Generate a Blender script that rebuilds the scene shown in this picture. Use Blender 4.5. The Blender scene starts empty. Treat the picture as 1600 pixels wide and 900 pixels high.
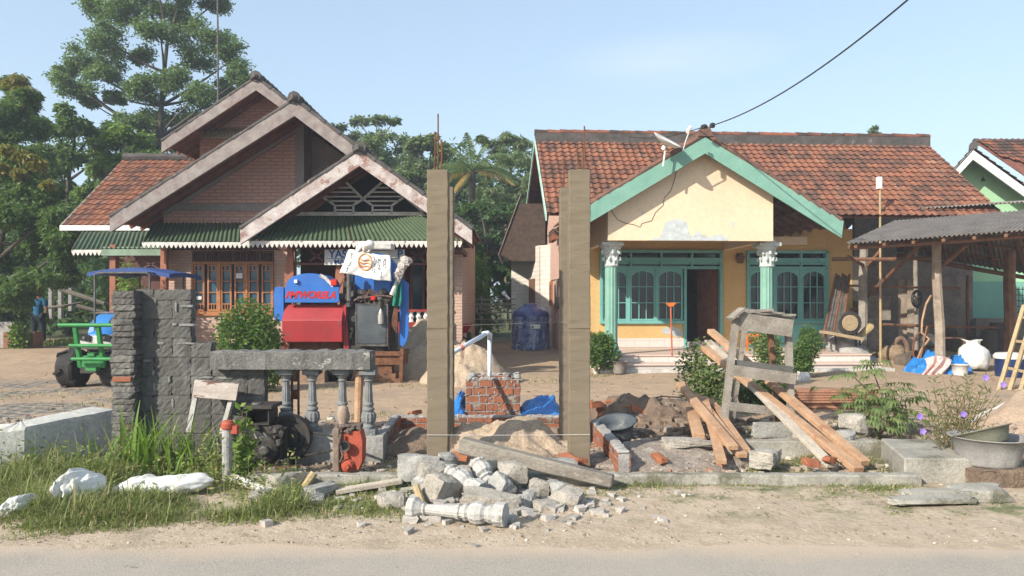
import bpy, math, random
import numpy as np
from mathutils import Vector, Matrix, Euler
R = math.radians
random.seed(7); rng = np.random.default_rng(7)
SC = bpy.context.scene; COL = SC.collection
# ------------------------------------------------------------ camera, sky, sun, exposure
F = 1150.0; HZ = 470.0; CH = 1.6
cam_d = bpy.data.cameras.new('camera'); cam = bpy.data.objects.new('camera', cam_d); COL.objects.link(cam)
cam.location = (0, 0, CH); cam.rotation_euler = (R(90), 0, 0)
cam_d.sensor_width = 36; cam_d.lens = 36 * F / 1600; cam_d.shift_y = (HZ - 450) / 1600
cam_d.clip_start = 0.05; cam_d.clip_end = 3000
SC.camera = cam
SUN_EL = R(30); SX, SY = -0.73, -0.683            # horizontal direction towards the sun
world = bpy.data.worlds.new('World'); SC.world = world; world.use_nodes = True
wn = world.node_tree.nodes; wl = world.node_tree.links
sky = wn.new('ShaderNodeTexSky'); sky.sky_type = 'NISHITA'; sky.sun_disc = False
sky.sun_elevation = SUN_EL; sky.sun_rotation = math.atan2(SX, SY)
sky.air_density = 1.0; sky.dust_density = 1.5; sky.ozone_density = 1.5; sky.altitude = 0
bgn = wn['Background']; bgn.inputs['Strength'].default_value = 0.15
hz_ = wn.new('ShaderNodeMix'); hz_.data_type = 'RGBA'; hz_.inputs[0].default_value = .6; hz_.inputs[7].default_value = (2.9, 3.65, 4.25, 1)   # thin white haze over the blue
wl.new(sky.outputs[0], hz_.inputs[6])
wt_ = wn.new('ShaderNodeTexCoord'); ws_ = wn.new('ShaderNodeSeparateXYZ'); wl.new(wt_.outputs['Generated'], ws_.inputs[0])
def wm(op, a, b=None, c=None):
    q = wn.new('ShaderNodeMath'); q.operation = op
    for i, v in enumerate((a, b, c)):
        if v is None: continue
        if isinstance(v, (int, float)): q.inputs[i].default_value = v
        else: wl.new(v, q.inputs[i])
    return q.outputs[0]
wl.new(wm('MULTIPLY_ADD', wm('POWER', wm('SUBTRACT', 1, wm('ABSOLUTE', ws_.outputs[2])), 5), .42, .42), hz_.inputs[0])   # haze thickens to the horizon
# one faint streak of high cloud
vd = wn.new('ShaderNodeVectorMath'); vd.operation = 'SUBTRACT'; wl.new(wt_.outputs['Generated'], vd.inputs[0]); vd.inputs[1].default_value = (.195, .93, .305)
vs_ = wn.new('ShaderNodeVectorMath'); vs_.operation = 'MULTIPLY'; wl.new(vd.outputs[0], vs_.inputs[0]); vs_.inputs[1].default_value = (6.5, 1, 28)
vl = wn.new('ShaderNodeVectorMath'); vl.operation = 'LENGTH'; wl.new(vs_.outputs[0], vl.inputs[0])
cn = wn.new('ShaderNodeTexNoise'); cn.inputs['Scale'].default_value = 5; cn.inputs['Detail'].default_value = 6; cm_ = wn.new('ShaderNodeMapping'); cm_.inputs['Scale'].default_value = (1, 1, 6); wl.new(wt_.outputs['Generated'], cm_.inputs[0]); wl.new(cm_.outputs[0], cn.inputs['Vector'])
cf = wm('MULTIPLY', wm('MAXIMUM', wm('SUBTRACT', 1, vl.outputs['Value']), 0), wm('MULTIPLY', cn.outputs['Fac'], .75))
cx_ = wn.new('ShaderNodeMix'); cx_.data_type = 'RGBA'; wl.new(cf, cx_.inputs[0]); wl.new(hz_.outputs[2], cx_.inputs[6]); cx_.inputs[7].default_value = (4.2, 4.5, 4.9, 1)
wl.new(cx_.outputs[2], bgn.inputs['Color'])
sun_d = bpy.data.lights.new('sun', 'SUN'); sun = bpy.data.objects.new('sun', sun_d); COL.objects.link(sun)
sun_d.energy = 4.6; sun_d.angle = R(0.6); sun_d.color = (1.0, 0.93, 0.82)
sdir = Vector((SX * math.cos(SUN_EL), SY * math.cos(SUN_EL), math.sin(SUN_EL)))
sun.rotation_euler = sdir.to_track_quat('Z', 'Y').to_euler(); sun.location = sdir * 60
SC.view_settings.view_transform = 'Standard'; SC.view_settings.look = 'None'
SC.view_settings.exposure = 0.68; SC.view_settings.gamma = 1; SC.view_settings.use_curve_mapping = False
SC.render.engine = 'CYCLES'
try:
    SC.cycles.max_bounces = 6; SC.cycles.transparent_max_bounces = 8; SC.cycles.diffuse_bounces = 3
except Exception: pass

def P(px, py, Y):                                  # point seen at photo pixel (px,py) at depth Y
    return Vector(((px - 800) / F * Y, Y, CH + (HZ - py) / F * Y))
def X_(px, Y): return (px - 800) / F * Y
def Z_(py, Y): return CH + (HZ - py) / F * Y
def sst(a, b, x):
    t = np.clip((np.asarray(x, float) - a) / (b - a), 0, 1); return t * t * (3 - 2 * t)
_G = np.random.default_rng(11).random((64, 64))
def vnoise(x, y):
    x = np.asarray(x, float); y = np.asarray(y, float)
    xi = np.floor(x).astype(int); yi = np.floor(y).astype(int); fx = x - xi; fy = y - yi
    fx = fx * fx * (3 - 2 * fx); fy = fy * fy * (3 - 2 * fy)
    a = _G[xi % 64, yi % 64]; b = _G[(xi + 1) % 64, yi % 64]; c = _G[xi % 64, (yi + 1) % 64]; d = _G[(xi + 1) % 64, (yi + 1) % 64]
    return (a * (1 - fx) + b * fx) * (1 - fy) + (c * (1 - fx) + d * fx) * fy - 0.5
def fbm(x, y, o=4):
    s = 0; a = 1
    for i in range(o):
        s = s + a * vnoise(x * 2 ** i + 7.3 * i, y * 2 ** i + 3.1 * i); a *= .5
    return s
def gh(x, y):                                      # ground height
    h = 0.24 * sst(16.8, 20.8, y) + 0.05 * sst(6.6, 9, y) * (1 - sst(13, 15, y))
    far = sst(13, 17, np.abs(x)) + sst(26, 30, y) + sst(3, 0, y)
    h = h + fbm(x * .5, y * .5, 3) * .04 * sst(5.2, 6, y)
    h = h + fbm(x * 2.6, y * 2.6, 5) * .06 * sst(6.6, 7.0, y) * sst(9.9, 9.2, y)
    h = h + fbm(x * 3, y * 3, 4) * .022 * sst(4.9, 5.3, y) * sst(30, 12, y)
    return h
def ghf(x, y): return float(gh(np.array(x), np.array(y)))

# ------------------------------------------------------------ materials
def nt(name):
    m = bpy.data.materials.new(name); m.use_nodes = True
    return m, m.node_tree.nodes, m.node_tree.links, m.node_tree.nodes['Principled BSDF']
def coords(n, l, sc=1.0, kind='Object', rot=None, scale=None):
    tc = n.new('ShaderNodeTexCoord'); mp = n.new('ShaderNodeMapping')
    mp.inputs['Scale'].default_value = scale or (sc, sc, sc)
    if rot: mp.inputs['Rotation'].default_value = rot
    l.new(tc.outputs[kind], mp.inputs[0]); return mp.outputs[0]
def noise(n, l, v, s, d=5, r=.6):
    t = n.new('ShaderNodeTexNoise'); t.inputs['Scale'].default_value = s; t.inputs['Detail'].default_value = d
    t.inputs['Roughness'].default_value = r
    if v is not None: l.new(v, t.inputs['Vector'])
    return t.outputs['Fac']
def ramp(n, l, f, lo, hi):
    t = n.new('ShaderNodeMapRange'); t.inputs['From Min'].default_value = lo; t.inputs['From Max'].default_value = hi
    l.new(f, t.inputs['Value']); return t.outputs[0]
def mixc(n, l, f, a, b, mode='MIX'):
    t = n.new('ShaderNodeMix'); t.data_type = 'RGBA'; t.blend_type = mode
    if isinstance(f, (int, float)): t.inputs[0].default_value = f
    else: l.new(f, t.inputs[0])
    for i, c in ((6, a), (7, b)):
        if isinstance(c, (tuple, list)): t.inputs[i].default_value = (*c[:3], 1)
        else: l.new(c, t.inputs[i])
    return t.outputs[2]
def bumpn(n, l, b, h, st, dist=.02):
    t = n.new('ShaderNodeBump'); t.inputs['Strength'].default_value = st; t.inputs['Distance'].default_value = dist
    l.new(h, t.inputs['Height']); l.new(t.outputs[0], b.inputs['Normal']); return t
def M(name, c1, c2=None, s=4, rough=.85, bump=.3, bs=None, dist=.02, lo=.35, hi=.65, c3=None, s3=1.2, lo3=.5, hi3=.62, metal=0, stretch=None, fine=.18, spec=.3):
    """two blended tones at scale s, an optional third worn tone with sharp edges, fine grain and bump"""
    m, n, l, b = nt(name)
    v = coords(n, l, 1, scale=stretch or (1, 1, 1))
    c2 = c2 or tuple(x * .7 for x in c1)
    col = mixc(n, l, ramp(n, l, noise(n, l, v, s), lo, hi), c1, c2)
    if c3: col = mixc(n, l, ramp(n, l, noise(n, l, v, s3, 8, .7), lo3, hi3), col, c3)
    if fine:
        g = noise(n, l, v, s * 14, 3)
        g2 = n.new('ShaderNodeMapRange'); g2.inputs['From Min'].default_value = .3; g2.inputs['From Max'].default_value = .7
        g2.inputs['To Min'].default_value = 1 - fine * 1.4; g2.inputs['To Max'].default_value = 1 + fine
        l.new(g, g2.inputs['Value'])
        vm = n.new('ShaderNodeVectorMath'); vm.operation = 'SCALE'
        l.new(col, vm.inputs[0]); l.new(g2.outputs[0], vm.inputs['Scale']); col = vm.outputs[0]
    l.new(col, b.inputs['Base Color']); b.inputs['Roughness'].default_value = rough; b.inputs['Metallic'].default_value = metal
    b.inputs['Specular IOR Level'].default_value = spec
    if bump: bumpn(n, l, b, noise(n, l, v, bs or s * 8, 6, .7), bump, dist)
    return m
def brick_mat(name, c1, c2, mortar, bw, bh, ms=.006, bump=.6, stain=None, off=.5, wash=None, washlo=.45, washhi=.6):
    m, n, l, b = nt(name)
    tc = n.new('ShaderNodeTexCoord'); sp = n.new('ShaderNodeSeparateXYZ'); l.new(tc.outputs['Object'], sp.inputs[0])
    ad = n.new('ShaderNodeMath'); l.new(sp.outputs[0], ad.inputs[0]); l.new(sp.outputs[1], ad.inputs[1])
    cb = n.new('ShaderNodeCombineXYZ'); l.new(ad.outputs[0], cb.inputs[0]); l.new(sp.outputs[2], cb.inputs[1])
    # wobble the joints
    nz = n.new('ShaderNodeTexNoise'); nz.inputs['Scale'].default_value = 5; l.new(tc.outputs['Object'], nz.inputs['Vector'])
    vm = n.new('ShaderNodeVectorMath'); vm.operation = 'MULTIPLY_ADD'; l.new(nz.outputs['Color'], vm.inputs[0])
    vm.inputs[1].default_value = (.02, .014, 0); l.new(cb.outputs[0], vm.inputs[2])
    br = n.new('ShaderNodeTexBrick'); l.new(vm.outputs[0], br.inputs['Vector'])
    br.inputs['Scale'].default_value = 1; br.inputs['Brick Width'].default_value = bw; br.inputs['Row Height'].default_value = bh
    br.inputs['Mortar Size'].default_value = ms; br.inputs['Mortar Smooth'].default_value = .3; br.offset = off
    br.inputs['Color1'].default_value = (*c1, 1); br.inputs['Color2'].default_value = (*c2, 1); br.inputs['Mortar'].default_value = (*mortar, 1)
    br.inputs['Bias'].default_value = 0
    col = mixc(n, l, ramp(n, l, noise(n, l, tc.outputs['Object'], 1.3, 6), .4, .7), br.outputs['Color'], stain or tuple(x * .75 for x in c2))
    col = mixc(n, l, .55, br.outputs['Color'], col)
    if wash: col = mixc(n, l, ramp(n, l, noise(n, l, tc.outputs['Object'], 2.1, 8, .7), washlo, washhi), col, wash)
    gr = ramp(n, l, noise(n, l, tc.outputs['Object'], 40, 4), .2, .8)
    col = mixc(n, l, gr, col, mixc(n, l, .35, col, (.9, .85, .8)))
    l.new(col, b.inputs['Base Color']); b.inputs['Roughness'].default_value = .92; b.inputs['Specular IOR Level'].default_value = .2
    mth = n.new('ShaderNodeMath'); mth.operation = 'MULTIPLY_ADD'; mth.inputs[1].default_value = -1
    l.new(br.outputs['Fac'], mth.inputs[0]); l.new(gr, mth.inputs[2])
    bumpn(n, l, b, mth.outputs[0], bump, .012)
    return m
def leaf_mat(name, c1, c2, c3=None, trans=.35):
    m, n, l, b = nt(name)
    at = n.new('ShaderNodeAttribute'); at.attribute_name = 'rnd'
    col = mixc(n, l, at.outputs['Fac'], c1, c2)
    if c3:
        col = mixc(n, l, ramp(n, l, at.outputs['Fac'], .86, .92), col, c3)
    l.new(col, b.inputs['Base Color']); b.inputs['Roughness'].default_value = .55; b.inputs['Specular IOR Level'].default_value = .35
    tr = n.new('ShaderNodeBsdfTranslucent'); l.new(mixc(n, l, .35, col, (.35, .5, .05)), tr.inputs['Color'])
    mx = n.new('ShaderNodeMixShader'); mx.inputs[0].default_value = trans
    l.new(b.outputs[0], mx.inputs[1]); l.new(tr.outputs[0], mx.inputs[2])
    l.new(mx.outputs[0], n['Material Output'].inputs['Surface'])
    return m
def rnd_mat(name, c1, c2, c3=None, t3=.8, s=8, rough=.85, bump=.3, patch=0, pc=None, ps=.8, plo=.52, phi=.62, bs=30, metal=0):
    """per-piece tint from the 'rnd' face attribute, with optional large patches of another colour"""
    m, n, l, b = nt(name); v = coords(n, l)
    at = n.new('ShaderNodeAttribute'); at.attribute_name = 'rnd'
    col = mixc(n, l, at.outputs['Fac'], c1, c2)
    if c3: col = mixc(n, l, ramp(n, l, at.outputs['Fac'], t3, t3 + .04), col, c3)
    if pc:
        md = n.new('ShaderNodeMath'); md.operation = 'MULTIPLY_ADD'; md.inputs[1].default_value = .22
        l.new(at.outputs['Fac'], md.inputs[0]); l.new(noise(n, l, v, ps, 5, .6), md.inputs[2])
        col = mixc(n, l, ramp(n, l, md.outputs[0], plo, phi), col, pc)
    g = ramp(n, l, noise(n, l, v, s, 5, .7), .25, .75)
    col = mixc(n, l, g, mixc(n, l, .45, col, (0.02, .018, .015)), col)
    l.new(col, b.inputs['Base Color']); b.inputs['Roughness'].default_value = rough; b.inputs['Metallic'].default_value = metal
    b.inputs['Specular IOR Level'].default_value = .25
    if bump: bumpn(n, l, b, noise(n, l, v, bs, 5, .7), bump, .015)
    return m
def glass_mat(name, c, rough=.08):
    m, n, l, b = nt(name); b.inputs['Base Color'].default_value = (*c, 1); b.inputs['Roughness'].default_value = rough
    b.inputs['Specular IOR Level'].default_value = .6; return m

# ------------------------------------------------------------ mesh builder
WM = {}                                            # world matrix of each thing's root
def tag(o, label=None, cat=None, group=None, kind=None):
    if label: o['label'] = label
    if cat: o['category'] = cat
    if group: o['group'] = group
    if kind: o['kind'] = kind
    return o
def thing(name, label, cat, loc=(0, 0, 0), rz=0, group=None):
    o = bpy.data.objects.new(name, None); COL.objects.link(o); o.empty_display_size = .2
    o.location = loc; o.rotation_euler = (0, 0, rz); WM[o.name] = Matrix.Translation(loc) @ Matrix.Rotation(rz, 4, 'Z')
    return tag(o, label, cat, group)
class MB:
    def __init__(s): s.v = []; s.f = []; s.r = []; s.T = Matrix(); s.cur = None
    def add(s, vs, fs, r=None):
        o = len(s.v); T = s.T
        s.v.extend([tuple(T @ Vector(p)) for p in vs]); s.f.extend([tuple(i + o for i in f) for f in fs])
        rr = random.random() if r is None else r
        s.r.extend([rr] * len(fs)); return s
    def np(s, vs, fs, rs):
        o = len(s.v); s.v.extend(map(tuple, vs)); s.f.extend([tuple(f) for f in (np.asarray(fs) + o).tolist()]); s.r.extend(list(rs)); return s
    def box(s, x0, x1, y0, y1, z0, z1, r=None, jit=0):
        p = [(x, y, z) for z in (z0, z1) for y in (y0, y1) for x in (x0, x1)]
        if jit: p = [tuple(c + random.uniform(-jit, jit) for c in q) for q in p]
        return s.add(p, [(0, 2, 3, 1), (4, 5, 7, 6), (0, 1, 5, 4), (2, 6, 7, 3), (0, 4, 6, 2), (1, 3, 7, 5)], r)
    def bar(s, a, b, w, h, up=(0, 0, 1), r=None, w2=None, h2=None):
        """box-section bar from a to b; w across, h along 'up'"""
        a = Vector(a); b = Vector(b); d = (b - a).normalized(); u = Vector(up); sd = d.cross(u)
        if sd.length < 1e-4: sd = d.cross(Vector((1, 0, 0)))
        sd.normalize(); u = sd.cross(d).normalized(); w2 = w if w2 is None else w2; h2 = h if h2 is None else h2
        ps = []
        for c, ww, hh in ((a, w, h), (b, w2, h2)):
            for i, j in ((-1, -1), (1, -1), (1, 1), (-1, 1)): ps.append(c + sd * i * ww / 2 + u * j * hh / 2)
        return s.add(ps, [(3, 2, 1, 0), (4, 5, 6, 7), (0, 1, 5, 4), (1, 2, 6, 5), (2, 3, 7, 6), (3, 0, 4, 7)], r)
    def tube(s, pts, rad, n=8, r=None, caps=True):
        pts = [Vector(p) for p in pts]; k = len(pts)
        if not isinstance(rad, (list, tuple)): rad = [rad] * k
        vs = []; fs = []; prev = None
        for i, p in enumerate(pts):
            d = (pts[min(i + 1, k - 1)] - pts[max(i - 1, 0)])
            d = d.normalized() if d.length > 1e-9 else Vector((0, 0, 1))
            if prev is None:
                sd = d.cross(Vector((0, 0, 1)))
                if sd.length < .05: sd = d.cross(Vector((1, 0, 0)))
            else: sd = prev - d * prev.dot(d)
            sd.normalize(); prev = sd; u = sd.cross(d)
            for j in range(n):
                a = 2 * math.pi * j / n; vs.append(p + (sd * math.cos(a) + u * math.sin(a)) * rad[i])
        for i in range(k - 1):
            for j in range(n):
                a = i * n + j; b = i * n + (j + 1) % n; fs.append((a, b, b + n, a + n))
        if caps: fs.append(tuple(range(n))[::-1]); fs.append(tuple(range((k - 1) * n, k * n)))
        return s.add(vs, fs, r)
    def lathe(s, prof, c=(0, 0, 0), n=16, ax='Z', r=None, flute=0, fl=None, sq=None):
        """profile [(radius, height)]; flute = relief amount for profile rows in fl"""
        vs = []; fs = []; c = Vector(c)
        for i, (ra, h) in enumerate(prof):
            for j in range(n):
                a = 2 * math.pi * j / n; q = ra
                if sq and i in sq: q = ra / max(abs(math.cos(a)), abs(math.sin(a)))
                if flute and fl and i in fl: q = ra * (1 - flute * (j % 2))
                x, y = q * math.cos(a), q * math.sin(a)
                vs.append(c + Vector({'Z': (x, y, h), 'Y': (x, h, y), 'X': (h, x, y)}[ax]))
        k = len(prof)
        for i in range(k - 1):
            for j in range(n):
                a = i * n + j; b = i * n + (j + 1) % n
                fs.append((a, b, b + n, a + n) if ax == 'Z' else (a, a + n, b + n, b))
        fs.append(tuple(range(n))[::-1]); fs.append(tuple(range((k - 1) * n, k * n)))
        return s.add(vs, fs, r)
    def prism(s, poly, y0, y1, plane='XZ', r=None):
        """polygon [(a,b)] extruded between y0 and y1 along the plane's normal"""
        k = len(poly)
        def mk(a, b, t): return {'XZ': (a, t, b), 'XY': (a, b, t), 'YZ': (t, a, b)}[plane]
        vs = [mk(a, b, y0) for a, b in poly] + [mk(a, b, y1) for a, b in poly]
        fs = [tuple(range(k)), tuple(range(2 * k - 1, k - 1, -1))]
        for i in range(k):
            j = (i + 1) % k; fs.append((i, i + k, j + k, j))
        return s.add(vs, fs, r)
    def slab(s, p, t, r=None):
        """quad p (4 points) thickened by vector t"""
        t = Vector(t); a = [Vector(q) for q in p]; b = [q + t for q in a]
        return s.add(a + b, [(0, 1, 2, 3), (7, 6, 5, 4), (0, 4, 5, 1), (1, 5, 6, 2), (2, 6, 7, 3), (3, 7, 4, 0)], r)
    def grid(s, fn, nu, nv, th=0, r=None):
        """surface fn(u,v)->point, thickened by th along -Z-ish vector"""
        P0 = [Vector(fn(i / nu, j / nv)) for j in range(nv + 1) for i in range(nu + 1)]
        fs = [(j * (nu + 1) + i, j * (nu + 1) + i + 1, (j + 1) * (nu + 1) + i + 1, (j + 1) * (nu + 1) + i) for j in range(nv) for i in range(nu)]
        if th:
            t = Vector(th) if not isinstance(th, (int, float)) else Vector((0, 0, -th)); k = len(P0)
            fs += [tuple(q + k for q in f[::-1]) for f in fs]
            ring = [i for i in range(nu + 1)] + [j * (nu + 1) + nu for j in range(1, nv + 1)] + [nv * (nu + 1) + i for i in range(nu - 1, -1, -1)] + [j * (nu + 1) for j in range(nv - 1, 0, -1)]
            for a, b in zip(ring, ring[1:] + ring[:1]): fs.append((b, a, a + k, b + k))
            P0 = P0 + [q + t for q in P0]
        return s.add(P0, fs, r)
    def rock(s, c, size, seed=0, sub=2, rough=.18, rot=None, box=.55, r=None):
        import bmesh
        bm = bmesh.new(); bmesh.ops.create_cube(bm, size=1)
        bmesh.ops.subdivide_edges(bm, edges=bm.edges[:], cuts=sub, use_grid_fill=True)
        rd = random.Random(seed); cuts = [(Vector((rd.gauss(0, 1), rd.gauss(0, 1), rd.gauss(0, 1))).normalized(), rd.uniform(.36, .55)) for _ in range(5)]
        E = (rot or Euler((rd.uniform(-.5, .5), rd.uniform(-.5, .5), rd.uniform(0, 6)))).to_matrix()
        for v in bm.verts:
            p = v.co; q = p.normalized() * .5; p = p.lerp(q, 1 - box)
            for nn, dd in cuts:
                e = p.dot(nn) - dd
                if e > 0: p = p - nn * e
            p = p + Vector((rd.uniform(-1, 1), rd.uniform(-1, 1), rd.uniform(-1, 1))) * rough * (.22 if sub < 5 else .11)
            if sub >= 5: p = p * (1 + .1 * float(fbm(np.array(p.x * 4 + seed), np.array(p.y * 4 + p.z * 3), 3)))
            v.co = p
        vs = [Vector(c) + E @ Vector((v.co.x * size[0], v.co.y * size[1], v.co.z * size[2])) for v in bm.verts]
        bm.verts.index_update(); fs = [tuple(v.index for v in f.verts) for f in bm.faces]; bm.free()
        return s.add(vs, fs, r)
    def build(s, name, mat, parent=None, smooth=False, bevel=0, local=False, sub=0):
        me = bpy.data.meshes.new(name); o = bpy.data.objects.new(name, me)
        v = np.array(s.v, dtype=float).reshape(-1, 3)
        if parent is not None and not local:
            root = parent
            while root.parent: root = root.parent
            W = WM.get(root.name)
            if W is not None:
                Wi = np.array(W.inverted()); v = v @ Wi[:3, :3].T + Wi[:3, 3]
            if root is not parent and parent.type == 'MESH':
                v = v - np.array(parent.matrix_basis.translation)
        elif parent is None and not local:
            c = v.mean(0); c[2] = v[:, 2].min(); v = v - c; o.location = c; WM[o.name] = Matrix.Translation(c)
        me.from_pydata(v.tolist(), [], s.f)
        a = me.attributes.new('rnd', 'FLOAT', 'FACE'); a.data.foreach_set('value', np.array(s.r, dtype=np.float32))
        me.materials.append(mat)
        if smooth: me.shade_smooth() if hasattr(me, 'shade_smooth') else None
        COL.objects.link(o)
        if parent is None and not local: WM[o.name] = Matrix.Translation(o.location)
        if parent is not None: o.parent = parent
        if bevel:
            md = o.modifiers.new('bevel', 'BEVEL'); md.width = bevel; md.segments = 1; md.limit_method = 'ANGLE'
        if sub:
            md = o.modifiers.new('sub', 'SUBSURF'); md.levels = sub; md.render_levels = sub
        return o
def kids(o): return [c for c in bpy.data.objects if c.parent == o]
_kid = {}
def copy_tree(o, parent=None, cache=None):
    c = o.copy(); COL.objects.link(c)
    if parent is not None: c.parent = parent
    for ch in kids(o): copy_tree(ch, c)
    return c
def text_mesh(txt, size, font_bold=False, shear=0, ext=.002, sx=1.0, off=0.0, align='CENTER'):
    cu = bpy.data.curves.new('lettering', 'FONT'); cu.body = txt; cu.size = size; cu.extrude = ext; cu.shear = shear; cu.offset = off
    cu.align_x = align; cu.align_y = 'CENTER'
    o = bpy.data.objects.new('tmp_text', cu); COL.objects.link(o); bpy.context.view_layer.update()
    me = bpy.data.meshes.new_from_object(o.evaluated_get(bpy.context.evaluated_depsgraph_get()))
    bpy.data.objects.remove(o)
    for v in me.vertices: v.co.x *= sx
    return [tuple(v.co) for v in me.vertices], [tuple(p.vertices) for p in me.polygons]
def put_text(mb, txt, size, T, **k):
    vs, fs = text_mesh(txt, size, **k)
    old = mb.T; mb.T = T; mb.add(vs, fs, .5); mb.T = old
FRONT = Matrix.Rotation(R(90), 4, 'X')             # text plane facing -Y
# ------------------------------------------------------------ foliage helpers
def rand_dirs(n):
    d = rng.normal(size=(n, 3)); return d / np.linalg.norm(d, axis=1, keepdims=True)
def leaf_quads(P0, size, aspect=.45, droop=.3, curl=.15, up=.4):
    """rhombic bent leaves at points P0"""
    n = len(P0); d = rand_dirs(n); d[:, 2] = d[:, 2] * .6 - droop; d /= np.linalg.norm(d, axis=1, keepdims=True)
    t = rand_dirs(n); t[:, 2] += up; nrm = t - (t * d).sum(1, keepdims=True) * d; nrm /= np.linalg.norm(nrm, axis=1, keepdims=True) + 1e-9
    sd = np.cross(d, nrm); L = (size * rng.uniform(.6, 1.3, n))[:, None]
    a = P0; b = P0 + d * L * .5 + sd * L * aspect * .5 - nrm * L * curl * .3; c = P0 + d * L - nrm * L * curl; e = P0 + d * L * .5 - sd * L * aspect * .5 - nrm * L * curl * .3
    vs = np.stack([a, b, c, e], 1).reshape(-1, 3); fs = np.arange(4 * n).reshape(n, 4)
    return vs, fs
def cluster_leaves(mb, c, rad, n, size, shell=.55, flat=.75, tint=0, spread=.25, **k):
    d = rand_dirs(n); rr = rng.uniform(shell, 1, n) ** .6
    bumps = 1 + spread * np.sin(d[:, 0] * 5 + c[0] * 3) * np.cos(d[:, 2] * 6 + c[1])
    p = d * (rr * bumps)[:, None] * np.array([rad, rad, rad * flat]) + np.array(c)
    vs, fs = leaf_quads(p, size, **k)
    # a leaf's tint follows the twig it grows on
    base = rng.uniform(0, 1, n) * .6 + .4 * (.5 + .5 * np.sin(p[:, 0] * 4.1 + p[:, 2] * 3.3 + p[:, 1] * 2))
    mb.np(vs, fs, np.clip(base + tint, 0, 1))
def limb(mb, a, b, r0, r1, sag=.15, n=6, seg=5, r=None):
    a = Vector(a); b = Vector(b); L = (b - a).length; mid = (a + b) / 2 + Vector((random.uniform(-1, 1), random.uniform(-1, 1), random.uniform(-.6, .2))) * L * sag
    pts = []; rr = []
    for i in range(seg + 1):
        t = i / seg; p = a * (1 - t) ** 2 + mid * 2 * t * (1 - t) + b * t * t; pts.append(p); rr.append(r0 + (r1 - r0) * t)
    mb.tube(pts, rr, n, r)
    return pts
def tree(name, label, cat, base, top, r0, clusters, leaf, nleaf, lm, bm, group=None, fork=.35, twigs=True, flat=.75, shell=.4, droop=.3, aspect=.45, sub=5, subr=.5, tintf=None, trunk_from=0.0):
    """clusters: (point, radius); each is broken into smaller tufts around it"""
    t = thing(name, label, cat, base, 0, group)
    tb = MB(); base = Vector(base); top = Vector(top)
    tp = limb(tb, base - Vector((0, 0, .1)), top, r0, r0 * .3, .05, 9, 9)
    cb = MB()
    for (c, rad) in clusters:
        c = Vector(c)
        # nearest fork point on the upper trunk
        best = min(tp[int(len(tp) * fork):], key=lambda q: (q - c).length + abs(q.z - (c.z - (c - q).length * .5)) * .9)
        if twigs:
            pts = limb(tb, best, c, r0 * .32, r0 * .07, .14, 6, 5)
        for k in range(sub):
            d = Vector(rand_dirs(1)[0]); d.z *= flat; q = c + d * rad * random.uniform(.45, .95)
            if twigs: tb.tube([c, (c + q) / 2 + Vector((0, 0, .05 * rad)), q], [r0 * .07, r0 * .05, r0 * .02], 4)
            cluster_leaves(cb, q, rad * subr * random.uniform(.7, 1.2), int(nleaf / sub), leaf, shell=shell, flat=flat, droop=droop, aspect=aspect, tint=(tintf(q) if tintf else 0))
    tb.build('trunk', bm, t, smooth=True)
    cb.build('crown', lm, t)
    return t
def shrub(name, label, base, rx, ry, h, n, leaf, lm, sm, cat='shrub', stems=9, group=None, open_=.5, droop=.1, aspect=.5, tint=0, flowers=None, lump=7):
    t = thing(name, label, cat, base, 0, group); sb = MB(); cb = MB(); base = Vector(base)
    for k in range(stems):
        a = random.uniform(0, 6.28); rr = random.uniform(.2, .8)
        q = base + Vector((math.cos(a) * rx * rr, math.sin(a) * ry * rr, h * random.uniform(.6, .95)))
        limb(sb, base + Vector((math.cos(a) * .03, math.sin(a) * .03, -.03)), q, .008 + h * .006, .003, .1, 5, 4)
    for k in range(lump):
        d = Vector(rand_dirs(1)[0]); q = base + Vector((d.x * rx * .6, d.y * ry * .6, h * .52 + d.z * h * .33))
        nn = int(n / lump); dd = rand_dirs(nn); rr = rng.uniform(open_, 1, nn) ** .6
        p = dd * rr[:, None] * np.array([rx * .55, ry * .55, h * .34]) + np.array(q)
        p[:, 2] = np.maximum(p[:, 2], base.z + .02)
        vs, fs = leaf_quads(p, leaf, aspect=aspect, droop=droop, up=.6)
        cb.np(vs, fs, np.clip(rng.uniform(0, 1, nn) * .7 + .3 * np.sin(p[:, 0] * 9 + p[:, 2] * 7) ** 2 + tint, 0, 1))
    sb.build('stem', sm, t); cb.build('foliage', lm, t)
    if flowers:
        fb = MB()
        for k in range(flowers[0]):
            d = Vector(rand_dirs(1)[0]); d.z = abs(d.z); q = base + Vector((d.x * rx, d.y * ry, h * .5 + d.z * h * .5))
            fb.rock(q, (.05, .05, .04), k, 1, .3)
        fb.build('blossom', flowers[1], t)
    return t
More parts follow.
